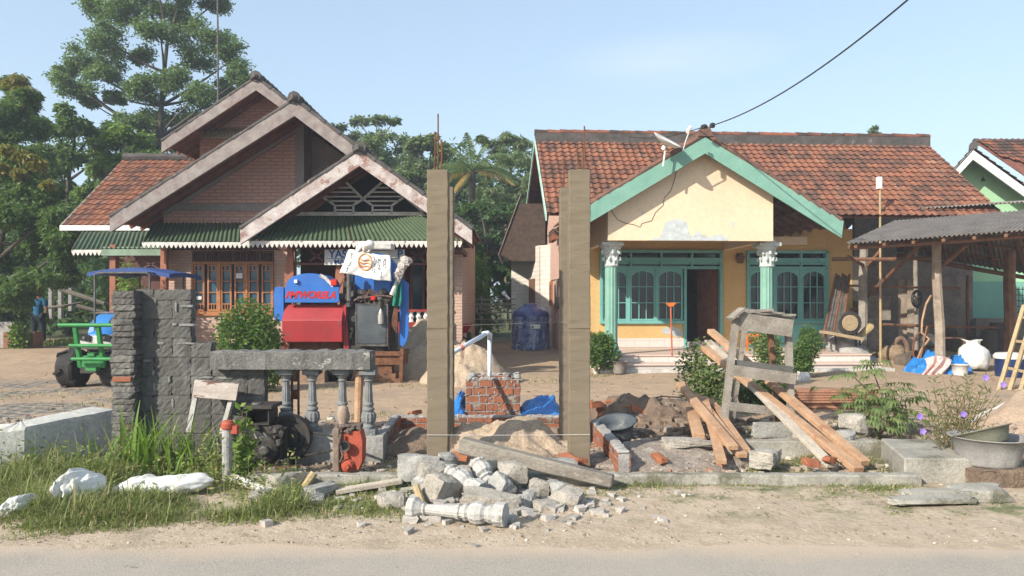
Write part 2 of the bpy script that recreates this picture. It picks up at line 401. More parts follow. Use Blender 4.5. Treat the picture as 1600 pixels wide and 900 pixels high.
def blades(mb, pts, hmin, hmax, w, lean=.5, seg=3, tint=0, hv=None):
    n = len(pts); a = rng.uniform(0, 2 * np.pi, n); h = rng.uniform(hmin, hmax, n) if hv is None else hv
    ln = rng.uniform(.1, 1, n) * lean; dx = np.cos(a); dy = np.sin(a)
    sx = -dy + rng.normal(size=n) * .3; sy = dx; W = w * rng.uniform(.6, 1.3, n)
    rows = []
    for i in range(seg + 1):
        t = i / seg; cx = pts[:, 0] + dx * ln * h * t ** 2; cy = pts[:, 1] + dy * ln * h * t ** 2; cz = pts[:, 2] + h * t * np.maximum(.25, 1 - .5 * ln * t)
        ww = W * (1 - t ** 1.5) * .5 + (W * .04)
        rows.append(np.stack([cx - sx * ww, cy - sy * ww, cz], 1)); rows.append(np.stack([cx + sx * ww, cy + sy * ww, cz], 1))
    V = np.stack(rows, 1); k = 2 * (seg + 1)
    fs = []
    base = np.arange(n) * k
    for i in range(seg):
        fs.append(np.stack([base + 2 * i, base + 2 * i + 1, base + 2 * i + 3, base + 2 * i + 2], 1))
    r = np.clip(rng.uniform(0, 1, n) + tint, 0, 1)
    mb.np(V.reshape(-1, 3), np.concatenate(fs), np.tile(r, seg))
# ------------------------------------------------------------ materials used in many places
m_conc = M('concrete_grey', (.36, .35, .33), (.22, .215, .2), 3, .9, .6, 30, c3=(.12, .12, .11), s3=1.6, lo3=.58, hi3=.68)
m_concl = M('concrete_pale', (.62, .59, .54), (.42, .4, .36), 5, .9, .6, 26, c3=(.25, .235, .21), s3=3, lo3=.56, hi3=.66)
m_post = M('post_concrete', (.215, .17, .105), (.175, .138, .085), 1.4, .85, .25, 40, dist=.006, fine=.1, c3=(.135, .11, .07), s3=2, lo3=.58, hi3=.72, stretch=(1, 1, .35))
m_dark = M('sooty_iron', (.022, .022, .024), (.05, .04, .03), 9, .6, .5, 30, spec=.4)
m_iron = M('grey_iron', (.14, .135, .13), (.07, .06, .05), 9, .55, .4, 30, metal=.4)
m_black = M('black_rubber', (.018, .018, .018), (.04, .035, .03), 7, .75, .3)
m_rust = M('rusty_steel', (.2, .09, .045), (.1, .045, .025), 14, .85, .5)
m_blue = M('blue_enamel', (.014, .125, .44), (.012, .1, .36), 2, .45, .12, 8, c3=(.1, .11, .14), s3=5, lo3=.6, hi3=.74, spec=.5, fine=.05)
m_red = M('red_enamel', (.33, .018, .02), (.25, .014, .018), 3, .5, .12, 9, c3=(.14, .07, .055), s3=4, lo3=.58, hi3=.72, spec=.5, fine=.08)
m_white = M('white_paint', (.72, .71, .68), (.6, .59, .55), 4, .7, .15, fine=.06)
m_woodg = M('weathered_grey_wood', (.3, .27, .23), (.19, .165, .135), 5, .9, .6, 18, stretch=(1, 1, 1), c3=(.1, .085, .07), s3=3.2, lo3=.6, hi3=.68)
m_woodo = M('fresh_sawn_wood', (.46, .29, .175), (.33, .19, .11), 6, .8, .4, 24, c3=(.3, .15, .08), s3=3, lo3=.6, hi3=.72)
m_woodb = M('brown_wood', (.2, .1, .055), (.12, .06, .035), 6, .75, .3, 24)
m_brickloose = rnd_mat('loose_red_brick', (.42, .15, .07), (.3, .11, .06), (.22, .12, .09), .75, 16, .9, .6)
m_mortar = M('mortar', (.36, .34, .32), (.26, .24, .22), 12, .95, .6, 40)
m_bamboo = M('bamboo', (.42, .32, .17), (.3, .22, .12), 5, .6, .2)
m_sand = M('builders_sand', (.47, .36, .255), (.39, .295, .205), 2.5, .95, .8, 34, dist=.03, c3=(.3, .24, .18), s3=1.4, lo3=.6, hi3=.7)
m_soil = M('brown_soil', (.26, .185, .13), (.18, .13, .095), 6, .97, 1, 22, dist=.05, c3=(.33, .27, .22), s3=5, lo3=.58, hi3=.66)
m_bark = M('tree_bark', (.1, .08, .062), (.06, .05, .04), 8, .95, .8, 20)
m_stem = M('green_stem', (.16, .17, .07), (.12, .1, .06), 8, .8, .2)
m_wsack = M('white_woven_sack', (.7, .69, .65), (.55, .54, .5), 8, .6, .35, 18, dist=.02, fine=.06)
m_btarp = M('blue_tarpaulin', (.02, .2, .56), (.02, .15, .45), 5, .4, .5, 9, dist=.05, spec=.5, fine=.08)
m_pvc = M('white_pvc', (.75, .78, .82), (.66, .7, .76), 3, .35, 0, fine=0)
m_tilemat = rnd_mat('clay_roof_tile', (.31, .125, .07), (.2, .08, .05), (.38, .19, .115), .84, 9, .88, .3, pc=(.12, .065, .048), ps=1.2, plo=.54, phi=.78)
m_tileold = rnd_mat('old_clay_roof_tile', (.3, .11, .06), (.2, .08, .05), (.36, .15, .08), .85, 9, .9, .3, pc=(.07, .045, .036), ps=1.4, plo=.5, phi=.68)
m_ridge = M('mossy_ridge_cement', (.1, .09, .085), (.06, .055, .05), 5, .95, .6, 22, c3=(.25, .2, .17), s3=4, lo3=.6, hi3=.68)
m_under = M('roof_underside', (.23, .085, .055), (.12, .055, .04), 5, .95, .3)
m_glass = glass_mat('dark_window_glass', (.012, .014, .016), .12)

# ------------------------------------------------------------ ground
def ground_mat():
    m, n, l, b = nt('ground_earth')
    tc = n.new('ShaderNodeTexCoord'); v = tc.outputs['Object']
    sp = n.new('ShaderNodeSeparateXYZ'); l.new(v, sp.inputs[0]); Xo, Yo = sp.outputs[0], sp.outputs[1]
    def add(a, f, k):
        q = n.new('ShaderNodeMath'); q.operation = 'MULTIPLY_ADD'; l.new(f, q.inputs[0]); q.inputs[1].default_value = k; l.new(a, q.inputs[2]); return q.outputs[0]
    n1 = noise(n, l, v, .8, 7, .62); n2 = noise(n, l, v, 4, 7, .7); n3 = noise(n, l, v, 28, 6, .7); n4 = noise(n, l, v, 1.7, 8, .7)
    verge = mixc(n, l, ramp(n, l, n2, .38, .62), (.53, .43, .32), (.43, .34, .245))
    verge = mixc(n, l, ramp(n, l, n4, .56, .66), verge, (.38, .31, .225))
    yard = mixc(n, l, ramp(n, l, n2, .35, .65), (.47, .345, .235), (.385, .275, .185))
    yard = mixc(n, l, ramp(n, l, n1, .52, .66), yard, (.35, .265, .19))
    site = mixc(n, l, ramp(n, l, n2, .4, .6), (.3, .225, .165), (.2, .155, .115))
    site = mixc(n, l, ramp(n, l, n4, .55, .6), site, (.4, .36, .31))
    c = mixc(n, l, ramp(n, l, add(Yo, n1, 1.2), 6.9, 7.2), verge, site)
    c = mixc(n, l, ramp(n, l, add(Yo, n1, 2.0), 9.6, 10.4), c, yard)
    # moss and low grass stains
    gm = n.new('ShaderNodeMath'); gm.operation = 'MULTIPLY'
    l.new(ramp(n, l, n4, .5, .62), gm.inputs[0]); l.new(ramp(n, l, add(Yo, n1, 1.0), 5.7, 6.3), gm.inputs[1])
    gm2 = n.new('ShaderNodeMath'); gm2.operation = 'MULTIPLY'; l.new(gm.outputs[0], gm2.inputs[0]); l.new(ramp(n, l, Yo, 7.2, 6.6), gm2.inputs[1])
    c = mixc(n, l, gm2.outputs[0], c, (.15, .17, .075))
    # paver patch on the driveway at left
    br = n.new('ShaderNodeTexBrick'); br.inputs['Scale'].default_value = 1; br.inputs['Brick Width'].default_value = .24; br.inputs['Row Height'].default_value = .2
    br.inputs['Mortar Size'].default_value = .022; br.inputs['Color1'].default_value = (.2, .19, .175, 1); br.inputs['Color2'].default_value = (.13, .13, .125, 1); br.inputs['Mortar'].default_value = (.42, .33, .24, 1)
    mp = n.new('ShaderNodeMapping'); mp.inputs['Rotation'].default_value = (0, 0, R(14)); l.new(v, mp.inputs[0]); l.new(mp.outputs[0], br.inputs['Vector'])
    pm = n.new('ShaderNodeMath'); pm.operation = 'MULTIPLY'
    l.new(ramp(n, l, add(Xo, n1, 2.2), -4.9, -5.3), pm.inputs[0]); l.new(ramp(n, l, n1, .55, .47), pm.inputs[1])
    pm2 = n.new('ShaderNodeMath'); pm2.operation = 'MULTIPLY'; l.new(pm.outputs[0], pm2.inputs[0]); l.new(ramp(n, l, Yo, 15.5, 14.5), pm2.inputs[1])
    c = mixc(n, l, pm2.outputs[0], c, br.outputs['Color'])
    # far soil under the woods, tree shade put into a darker colour
    c = mixc(n, l, ramp(n, l, add(Yo, n1, 3), 26, 29), c, (.1, .11, .05))
    g = ramp(n, l, n3, .3, .7); c = mixc(n, l, g, mixc(n, l, .28, c, (.08, .06, .045)), c)
    l.new(c, b.inputs['Base Color']); b.inputs['Roughness'].default_value = .97; b.inputs['Specular IOR Level'].default_value = .15
    h = n.new('ShaderNodeMath'); h.operation = 'MULTIPLY_ADD'; h.inputs[1].default_value = 2; l.new(n2, h.inputs[0]); l.new(n3, h.inputs[2])
    bumpn(n, l, b, h.outputs[0], .6, .022)
    return m
xs = np.concatenate([[-900, -300, -120, -60, -35, -24], np.arange(-17, 17.01, .09), [24, 35, 60, 120, 300, 900]])
ys = np.concatenate([[-300, -60, -20, -5, 2, 4], np.arange(4.6, 13, .06), np.arange(13, 30, .2), [34, 40, 60, 100, 250, 900, 2000]])
GX, GY = np.meshgrid(xs, ys); GZ = gh(GX, GY)
gv = np.stack([GX, GY, GZ], -1).reshape(-1, 3); nx, ny = len(xs), len(ys)
ii = (np.arange(ny - 1)[:, None] * nx + np.arange(nx - 1)[None, :]).reshape(-1)
gf = np.stack([ii, ii + 1, ii + nx + 1, ii + nx], 1)
me = bpy.data.meshes.new('ground'); me.from_pydata(gv.tolist(), [], gf.tolist()); me.materials.append(ground_mat()); me.shade_smooth()
go = bpy.data.objects.new('ground', me); COL.objects.link(go); go['kind'] = 'structure'

# road: dusty asphalt, ragged edge
def road_mat():
    m, n, l, b = nt('road_asphalt'); tc = n.new('ShaderNodeTexCoord'); v = tc.outputs['Object']
    sp = n.new('ShaderNodeSeparateXYZ'); l.new(v, sp.inputs[0])
    q = n.new('ShaderNodeMath'); q.operation = 'MULTIPLY_ADD'; l.new(noise(n, l, v, 1.6, 8, .7), q.inputs[0]); q.inputs[1].default_value = .5; l.new(sp.outputs[1], q.inputs[2])
    a = mixc(n, l, ramp(n, l, noise(n, l, v, 45, 4, .8), .4, .62), (.3, .268, .228), (.38, .338, .285))
    a = mixc(n, l, ramp(n, l, noise(n, l, v, 1.2, 6), .4, .7), a, (.39, .34, .28))
    a = mixc(n, l, ramp(n, l, noise(n, l, v, 2.3, 9, .75), .62, .66), a, (.2, .18, .155))
    c = mixc(n, l, ramp(n, l, q.outputs[0], 4.75, 5.02), a, (.47, .375, .28))
    l.new(c, b.inputs['Base Color']); b.inputs['Roughness'].default_value = .93; b.inputs['Specular IOR Level'].default_value = .2
    bumpn(n, l, b, noise(n, l, v, 70, 5, .8), .6, .012); return m
rx = np.arange(-60, 60.1, .1); re = 4.76 + fbm(rx * 1.3, rx * 0 + 2, 4) * .12
rv = [(x, -6, .004) for x in rx] + [(x, 4.5, .004) for x in rx] + [(x, y, .003) for x, y in zip(rx, re)]
k = len(rx); rf = [(i + k * j, i + 1 + k * j, i + 1 + k * (j + 1), i + k * (j + 1)) for j in range(2) for i in range(k - 1)]
me = bpy.data.meshes.new('road'); me.from_pydata(rv, [], rf); me.materials.append(road_mat())
ro = bpy.data.objects.new('road', me); COL.objects.link(ro); ro['kind'] = 'structure'

def rough_bar(mb, x0, x1, y0, y1, z0, z1, step=.12, jit=.008, rr=None):
    """long block with worn wavy edges along X"""
    n_ = max(2, int((x1 - x0) / step)); ring = []
    for i in range(n_ + 1):
        x = x0 + (x1 - x0) * i / n_
        j = lambda: random.uniform(-jit, jit)
        ring.append([(x, y0 + j(), z0), (x, y0 + j(), z1 - .012 + j()), (x, y0 + .014 + j(), z1 + j()), (x, y1 - .014 + j(), z1 + j()), (x, y1 + j(), z1 - .012 + j()), (x, y1, z0)])
    vs = [p for r_ in ring for p in r_]; fs = []
    for i in range(n_):
        for k_ in range(6):
            a = i * 6 + k_; c = i * 6 + (k_ + 1) % 6; fs.append((c, a, a + 6, c + 6))
    fs.append((0, 1, 2, 3, 4, 5)); fs.append(tuple(n_ * 6 + i for i in (5, 4, 3, 2, 1, 0)))
    mb.add(vs, fs, rr)
# kerbs and low walls of the plot edge
mb = MB(); rough_bar(mb, X_(372, 6.4), X_(1440, 6.4), 6.4, 6.52, -.1, .085)
m_kerb = M('mossy_kerb_concrete', (.36, .34, .29), (.25, .235, .2), 4, .93, .6, 26, c3=(.14, .135, .09), s3=2.4, lo3=.5, hi3=.62)
tag(mb.build('kerb', m_kerb), kind='structure')
# ------------------------------------------------------------ roof helpers
def tile_field(mb, o, u, s, W, L, tw=.2, tl=.26, keep=None, amp=.028, rndf=None):
    """clay tiles on the plane o + u*a + s*b (u along the eave, s up the slope); every tile an S-curved pan"""
    o = Vector(o); u = Vector(u).normalized(); s = Vector(s).normalized(); nn = u.cross(s).normalized()
    if nn.z < 0: nn = -nn
    nc = max(1, round(W / tw)); nr = max(1, round(L / tl)); tw = W / nc; tl = L / nr
    prof = [(-.02, .2), (.12, .75), (.25, 1), (.4, .6), (.55, .0), (.72, -.3), (.88, -.1), (1.02, .25)]
    for r_ in range(nr):
        for c_ in range(nc):
            ca = (c_ + .5) * tw; cb = (r_ + .5) * tl
            if keep and not keep(ca, cb): continue
            jx = random.uniform(-.006, .006); jz = random.uniform(0, .008); sk = random.uniform(-.01, .01)
            b0 = r_ * tl - .03; b1 = (r_ + 1) * tl + .01
            vs = []
            for (bb, lift) in ((b0, .034), (b1, .0)):
                for (t, h) in prof:
                    vs.append(o + u * (c_ * tw + t * tw + jx + sk * (bb - b0)) + s * bb + nn * (h * amp + lift + jz))
            k = len(prof)
            for (t, h) in prof: vs.append(o + u * (c_ * tw + t * tw + jx) + s * (b0 + .004) + nn * (h * amp + .034 + jz - .022))
            fs = [(i, i + 1, k + i + 1, k + i) for i in range(k - 1)] + [(2 * k + i, 2 * k + i + 1, i + 1, i) for i in range(k - 1)]
            mb.add(vs, fs, rndf(ca, cb) if rndf else None)
def ridge_caps(mb, a, b, rad=.11, step=.33):
    a = Vector(a); b = Vector(b); L = (b - a).length; n_ = max(1, int(L / step)); d = (b - a) / n_
    for i in range(n_):
        p = a + d * i; q = a + d * (i + 1.06); dz = Vector((0, 0, random.uniform(-.008, .008)))
        mb.tube([p + dz, q + dz], [rad * 1.12, rad * .9], 8)
def corr(mb, p00, p10, p01, p11, n_waves, amp=.02, th=.006, per=6, nv=3):
    """corrugated sheet between four corners (p00->p10 across the waves, p00->p01 down the slope)"""
    p00, p10, p01, p11 = map(Vector, (p00, p10, p01, p11)); nn = (p10 - p00).cross(p01 - p00).normalized()
    if nn.z < 0: nn = -nn
    def fn(u_, v_):
        a = p00.lerp(p10, u_); b = p01.lerp(p11, u_); return a.lerp(b, v_) + nn * amp * math.sin(u_ * n_waves * 2 * math.pi)
    mb.grid(fn, n_waves * per, nv, th)

# ------------------------------------------------------------ the yellow house (right)
A3 = R(3.0); O3 = Vector((0, 17.3, 0)); U3 = Vector((math.cos(A3), math.sin(A3), 0)); V3 = Vector((-math.sin(A3), math.cos(A3), 0))
def HP(px, py, yl):
    d = Vector(((px - 800) / F, 1, 0)); t = (yl + O3.dot(V3)) / d.dot(V3); p = d * t - O3
    return p.dot(U3), CH + (HZ - py) / F * t
def hx(px, yl): return HP(px, 0, yl)[0]
def hz(px, py, yl): return HP(px, py, yl)[1]
rh = thing('village_house', 'yellow single storey house with turquoise windows and red tiled roof behind a gabled porch', 'house', tuple(O3), A3)
m_ochre = M('ochre_wall_paint', (.6, .4, .17), (.53, .34, .14), 1.1, .85, .12, 14, c3=(.5, .34, .17), s3=1.3, lo3=.62, hi3=.74, fine=.06)
m_peach = M('peach_wall_paint', (.68, .54, .38), (.63, .49, .34), .8, .85, .12, 14, fine=.05, c3=(.55, .44, .3), s3=1.7, lo3=.62, hi3=.74)
m_turq = M('turquoise_paint', (.19, .36, .285), (.15, .3, .24), 3, .6, .2, 18, c3=(.2, .45, .36), s3=6, lo3=.6, hi3=.7, fine=.08)
m_turqw = M('turquoise_window_paint', (.17, .42, .38), (.14, .36, .33), 3, .55, .2, 18, fine=.08)
m_rbrick = brick_mat('side_wall_brick', (.5, .22, .12), (.4, .17, .1), (.42, .36, .3), .2, .058, .007)
m_rblock = brick_mat('whitewashed_block_wall', (.62, .55, .46), (.54, .48, .4), (.4, .36, .31), .34, .14, .012, wash=(.42, .38, .33), washlo=.52, washhi=.66)
FZ = .35
xl = hx(876, 2.2); xr = hx(1332, 2.2)
def L_(mb, name, mat, parent=None, **k): return mb.build(name, mat, parent or rh, local=True, **k)
# floor slab with tiled steps
sx0, sx1 = hx(925, 0), hx(1345, 0)
tb = brick_mat('pale_floor_tiles', (.56, .47, .42), (.54, .45, .4), (.3, .25, .22), .4, .18, .006, .15, off=0)
mb = MB(); mb.box(sx0, sx1, -.42, 2.15, -.2, FZ - .03); mb.box(sx0 - .05, sx1 + .05, -.8, -.423, -.2, .14)
L_(mb, 'step', tb)
mb = MB(); mb.box(sx0 - .02, sx1 + .02, -.45, 2.15, FZ - .03, FZ); mb.box(sx0 - .07, sx1 + .07, -.85, -.45, .14, .17)
L_(mb, 'floor_tiles', M('pinkish_tile_edge', (.6, .46, .38), (.54, .42, .35), 2, .5, .1, fine=.05))
mb = MB(); mb.box(sx0 - .12, sx1 + .2, -1.1, -.85, -.2, .07); L_(mb, 'footing', m_concl)
# front wall pieces around the openings: window group 1 + door, window group 2
w0, w1 = hx(937, 2.2), hx(1070, 2.2); d1 = hx(1128, 2.2); v0, v1 = hx(1166, 2.2), hx(1293, 2.2)
zt = hz(1000, 391, 2.2); zs = hz(1000, 505, 2.2); zd = hz(1090, 534, 2.2); WT = 3.55
mb = MB()
mb.box(xl, w0, 2.2, 2.36, -.2, WT); mb.box(w0, w1, 2.2, 2.36, -.2, zs); mb.box(w0, d1, 2.2, 2.36, zt, WT)
mb.box(d1, v0, 2.2, 2.36, -.2, WT); mb.box(v0, v1, 2.2, 2.36, -.2, zs); mb.box(v0, v1, 2.2, 2.36, zt, WT); mb.box(v1, xr, 2.2, 2.36, -.2, WT)
L_(mb, 'front_wall', m_ochre)
mb = MB(); mb.box(w0 - .02, w1, 2.19, 2.198, FZ + .002, zd + .1); L_(mb, 'skirting', tb)
mb = MB(); mb.box(v0 - .15, xr - .05, 2.185, 2.197, FZ, zs - .03); L_(mb, 'dado', m_turqw)
m_patch = M('bare_plaster', (.52, .56, .56), (.4, .42, .42), 8, .95, .3)
mb = MB(); px_ = [(1034, 514), (1050, 510), (1064, 515), (1068, 524), (1060, 528), (1046, 522), (1036, 521)]
mb.prism([HP(a, b, 2.194) for a, b in px_], 2.1905, 2.1995); L_(mb, 'plaster_patch', m_patch)
# room behind the openings so the panes and the door show a dark inside
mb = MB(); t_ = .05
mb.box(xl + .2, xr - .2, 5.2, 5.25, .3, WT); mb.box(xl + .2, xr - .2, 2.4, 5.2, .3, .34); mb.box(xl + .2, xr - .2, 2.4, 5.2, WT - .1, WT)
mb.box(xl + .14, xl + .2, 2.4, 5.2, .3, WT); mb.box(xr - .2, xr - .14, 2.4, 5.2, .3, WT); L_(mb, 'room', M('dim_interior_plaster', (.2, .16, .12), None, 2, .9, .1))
def sash(win, a0, a1, z0, z1, yy, cols, rows, hgl=.5, mat=None, arched=True):
    """casement: frame with glazing bars, scalloped arch at the head, dark glass behind"""
    mb = MB(); fr = .045; t0, t1 = yy, yy + .04
    mb.box(a0, a0 + fr, t0, t1, z0, z1); mb.box(a1 - fr, a1, t0, t1, z0, z1); mb.box(a0 + fr, a1 - fr, t0, t1, z0, z0 + fr); mb.box(a0 + fr, a1 - fr, t0, t1, z1 - fr, z1)
    ia, ib, ja, jb = a0 + fr, a1 - fr, z0 + fr, z1 - fr
    if arched:
        n_ = 18; poly = [(ia, jb + .002), (ia, jb - .17)]
        for i in range(n_ + 1):
            t = i / n_; zz = jb - .13 * (abs(2 * t - 1) ** 2.2) - .03 + .018 * abs(math.sin(t * 3 * math.pi)); poly.append((ia + (ib - ia) * t, zz))
        poly += [(ib, jb - .17), (ib, jb + .002)]
        # strip of quads so the concave shape stays clean
        for i in range(n_):
            p, q = poly[2 + i], poly[3 + i]; mb.prism([(p[0], p[1]), (q[0], q[1]), (q[0], jb + .002), (p[0], jb + .002)], t0 + .003, t1 - .003)
    for i in range(1, cols):
        x = ia + (ib - ia) * i / cols; mb.box(x - .011, x + .011, t0 + .006, t1 - .006, ja, jb)
    for i in range(1, rows):
        z = ja + (jb - ja) * i / rows; mb.box(ia, ib, t0 + .009, t1 - .009, z - .011, z + .011)
    f = L_(mb, 'sash', mat or m_turqw, win)
    g = MB(); g.box(ia, ib, t1 + .004, t1 + .01, ja, jb); L_(g, 'pane', m_glass, f)
    return f
def window_group(a0, a1, z0, z1, n_s, name='window', door=None):
    """outer frame, two rows of louvre transoms, sashes"""
    mb = MB(); yy = 2.13; fr = .07
    e = door if door else a1
    mb.box(a0, a0 + fr, yy, 2.3, z0, z1); mb.box(a0, a1, yy - .01, 2.3, z0 - .01, z0 + fr); mb.box(a0 + fr, e, yy, 2.3, z1 - fr, z1)
    trz = z1 - .5; mb.box(a0 + fr, e, yy, 2.3, trz, trz + .07); mb.box(a0 + fr, e, yy + .003, 2.3, z1 - .30, z1 - .2)
    mb.box(a0 + fr, e, yy + .05, 2.2, trz + .12, z1 - .3)                # middle board
    mb.box(e - fr, e, yy, 2.3, (z0 if not door else FZ), z1)
    if door: mb.box(a1 - fr / 2, a1 + fr / 2, yy, 2.3, FZ, trz)
    w = (a1 - a0 - fr) / n_s
    for i in range(1, n_s): x = a0 + fr / 2 + w * i; mb.box(x - .03, x + .03, yy + .002, 2.3, z0, trz)
    nt_ = n_s + (1 if door else 0)
    for i in range(1, nt_):
        x = a0 + (e - a0) * i / nt_; mb.box(x - .025, x + .025, yy + .004, 2.3, trz + .07, z1 - fr)
    win = L_(mb, name, m_turqw)
    for i in range(n_s):
        b0 = a0 + fr / 2 + w * i + .032; b1 = a0 + fr / 2 + w * (i + 1) - .032
        sash(win, b0, b1, z0 + fr + .004, trz - .004, yy + .03, 3, 3)
    bk = MB(); bk.box(a0 + fr, e - fr, 2.32, 2.33, trz + .07, z1 - fr); L_(bk, 'transom_gap', m_glass, win)
    return win
window_group(w0, w1, zs, zt, 3, door=d1)
window_group(v0, v1, zs, zt, 3)
# door leaf opened inwards
mb = MB(); mb.bar((hx(1122, 2.3), 2.36, (FZ + zt - .5) / 2 + .02), (hx(1090, 3.0), 3.0, (FZ + zt - .5) / 2 + .02), .04, zt - .5 - FZ)
dr = L_(mb, 'door', M('brown_door_panel', (.2, .08, .045), (.13, .05, .03), 5, .5, .2))
mb = MB(); mb.tube([(hx(1098, 2.9), 2.86, 1.35), (hx(1098, 2.9), 2.80, 1.35), (hx(1101, 2.9), 2.80, 1.33)], .012, 6); L_(mb, 'handle', m_iron, dr)
mb = MB(); mb.box(hx(1073, 2.2), hx(1123, 2.2), 2.15, 2.4, FZ, zd); L_(mb, 'door_sill', tb)
# pediment and porch beams
PY = -.75; pl, pr = hx(950, PY), hx(1208, PY); apx, apz = HP(1100, 213, -1.0); zb = hz(1080, 376, PY)
sl = .6; apz -= .02
def roofz(x, drop=0): return apz - sl * abs(x - apx) - drop
mb = MB(); ns = 24; poly = [(pl, zb), (pr, zb), (pr, roofz(pr, .16)), (apx, roofz(apx, .16)), (pl, roofz(pl, .16))]
mb.prism(poly, PY, PY + .14); mb.box(pl - .001, pl + .14, PY + .143, 2.197, zb, roofz(pl, .2)); mb.box(pr - .14, pr + .001, PY + .143, 2.197, zb, roofz(pr, .2) - .02)
L_(mb, 'gable_wall', m_peach)
mb = MB(); mb.box(pr + .02, hx(1262, 2.0), 2.02, 2.19, 3.1, 3.32); L_(mb, 'beam', m_peach)
mb = MB(); pp = [(1016, 374), (1032, 363), (1037, 345), (1052, 341), (1060, 345), (1068, 340), (1073, 352), (1076, 368), (1084, 362), (1092, 367), (1108, 370), (1128, 366), (1136, 373), (1136, 375.6), (1016, 375.6)]
def patch(pix, yl=-.004):
    q = [HP(a + random.uniform(-1, 1), b, yl) for a, b in pix]; cx = sum(p[0] for p in q) / len(q); cz = min(p[1] for p in q)
    for p, r_ in zip(q, q[1:]): mb.prism([(p[0], cz), (r_[0], cz), (r_[0], max(r_[1], cz + .002)), (p[0], max(p[1], cz + .002))] if p[0] < r_[0] else [(0, 0), (0, .001), (.001, .001)], yl, yl + .007)
xs_ = np.linspace(1010, 1138, 44); hs = np.interp(xs_, [1010, 1025, 1033, 1040, 1050, 1062, 1072, 1077, 1083, 1092, 1100, 1115, 1130, 1138], [1, 4, 9, 30, 34, 31, 34, 6, 10, 16, 7, 8, 9, 1]) + np.array([random.uniform(-3, 3) for _ in xs_])
for i in range(43):
    a, b = HP(xs_[i], 376 - max(.6, hs[i]), PY), HP(xs_[i + 1], 376 - max(.6, hs[i + 1]), PY)
    mb.prism([(a[0], zb + .003), (b[0], zb + .003), (b[0], b[1]), (a[0], a[1])], PY - .004, PY + .002)
for c_ in ((1146, 350, 4), (1004, 333, 3), (1003, 344, 2)):
    q = [HP(c_[0] + c_[2] * math.cos(a) * random.uniform(.5, 1.2), c_[1] + c_[2] * math.sin(a) * random.uniform(.5, 1.3), PY) for a in np.linspace(6, 0, 9)]
    mb.prism(q, PY - .003, PY + .002)
L_(mb, 'peeling_patch', m_patch)
mb = MB(); cr = [(954, 322), (957, 333), (966, 344), (978, 349), (990, 351), (1000, 355), (1003, 349), (1018, 345), (1024, 332), (1036, 321), (1038, 309), (1048, 298), (1053, 284), (1058, 262)]
mb.tube([(HP(a, b, PY)[0], PY - .006, HP(a, b, PY)[1]) for a, b in cr], .006, 5); L_(mb, 'wall_cable', m_black)
# classical columns
CYL = -.3
def column(px, top, bot):
    xc = hx(px, CYL); z1_ = zb; z0_ = FZ; mb = MB(); c = (xc, CYL, 0)
    ns_ = 20; sh = [(.155, z0_ + .26), (.15, z0_ + .3), (.145, z1_ - .62), (.15, z1_ - .58)]
    mb.lathe([(r_, z_) for r_, z_ in sh], c, 24, flute=.1, fl=(0, 1, 2, 3)); cs = L_(mb, 'column', m_turq)
    mb = MB(); mb.lathe([(.2, z0_), (.2, z0_ + .1), (.17, z0_ + .12), (.185, z0_ + .16), (.165, z0_ + .2), (.155, z0_ + .26)], c, 24, sq=(0, 1)); L_(mb, 'base', m_turq, cs)
    mb = MB(); mb.lathe([(.155, z1_ - .58), (.175, z1_ - .55), (.16, z1_ - .52), (.17, z1_ - .42), (.165, z1_ - .34), (.2, z1_ - .26), (.19, z1_ - .2), (.25, z1_ - .12), (.24, z1_ - .1)], c, 20, flute=.12, fl=(2, 3, 4, 5, 6, 7))
    mb.box(xc - .25, xc + .25, CYL - .25, CYL + .25, z1_ - .1, z1_ - .02)
    for k in range(8):
        a = k * math.pi / 4; mb.rock((xc + .2 * math.cos(a), CYL + .2 * math.sin(a), z1_ - .24), (.06, .06, .13), k, 2, .1)
        mb.rock((xc + .2 * math.cos(a + .4), CYL + .2 * math.sin(a + .4), z1_ - .4), (.05, .05, .1), k + 9, 2, .1)
    mb.prism([(xc - .13, z1_ - .02), (xc + .13, z1_ - .02), (xc + .07, z1_ + .05), (xc, z1_ + .11), (xc - .07, z1_ + .05)], CYL - .27, CYL - .22)
    L_(mb, 'capital', M('chalky_white_plaster', (.52, .56, .54), (.4, .45, .43), 8, .9, .5), cs)
column(955, 0, 0); column(1198, 0, 0)
# porch gable roof (tiles, barge boards, rafters)
ex0 = hx(880, -1.0); ex1 = hx(1312, -1.0); rise = sl; cs_ = 1 / math.sqrt(1 + sl * sl)
ridge_yl, eave_yl = 3.7, .5; RZ = hz(1100, 222, 3.7); EZ = hz(1430, 337, .5)
mslope = (RZ - EZ) / (ridge_yl - eave_yl)
def mainroof_z(yl): return EZ + (yl - eave_yl) * mslope
L_l = (apx - ex0) / cs_; L_r = (ex1 - apx) / cs_
def keep_l(a, b):                                   # stop the porch roof where it dives under the main one
    yl = -1.0 + a; x = ex0 + b * cs_; z = roofz(x); return z > mainroof_z(yl) - .12 or yl < .5
mb = MB(); tile_field(mb, (ex0, -1.0, roofz(ex0)), (0, 1, 0), (cs_, 0, sl * cs_), 3.9, L_l, keep=keep_l)
def keep_r(a, b):
    yl = -1.0 + a; x = ex1 - b * cs_; z = roofz(x); return z > mainroof_z(yl) - .12 or yl < .5
tile_field(mb, (ex1, -1.0, roofz(ex1)), (0, 1, 0), (-cs_, 0, sl * cs_), 3.9, L_r, keep=keep_r)
pr_roof = L_(mb, 'porch_roof', m_tilemat)
mb = MB()
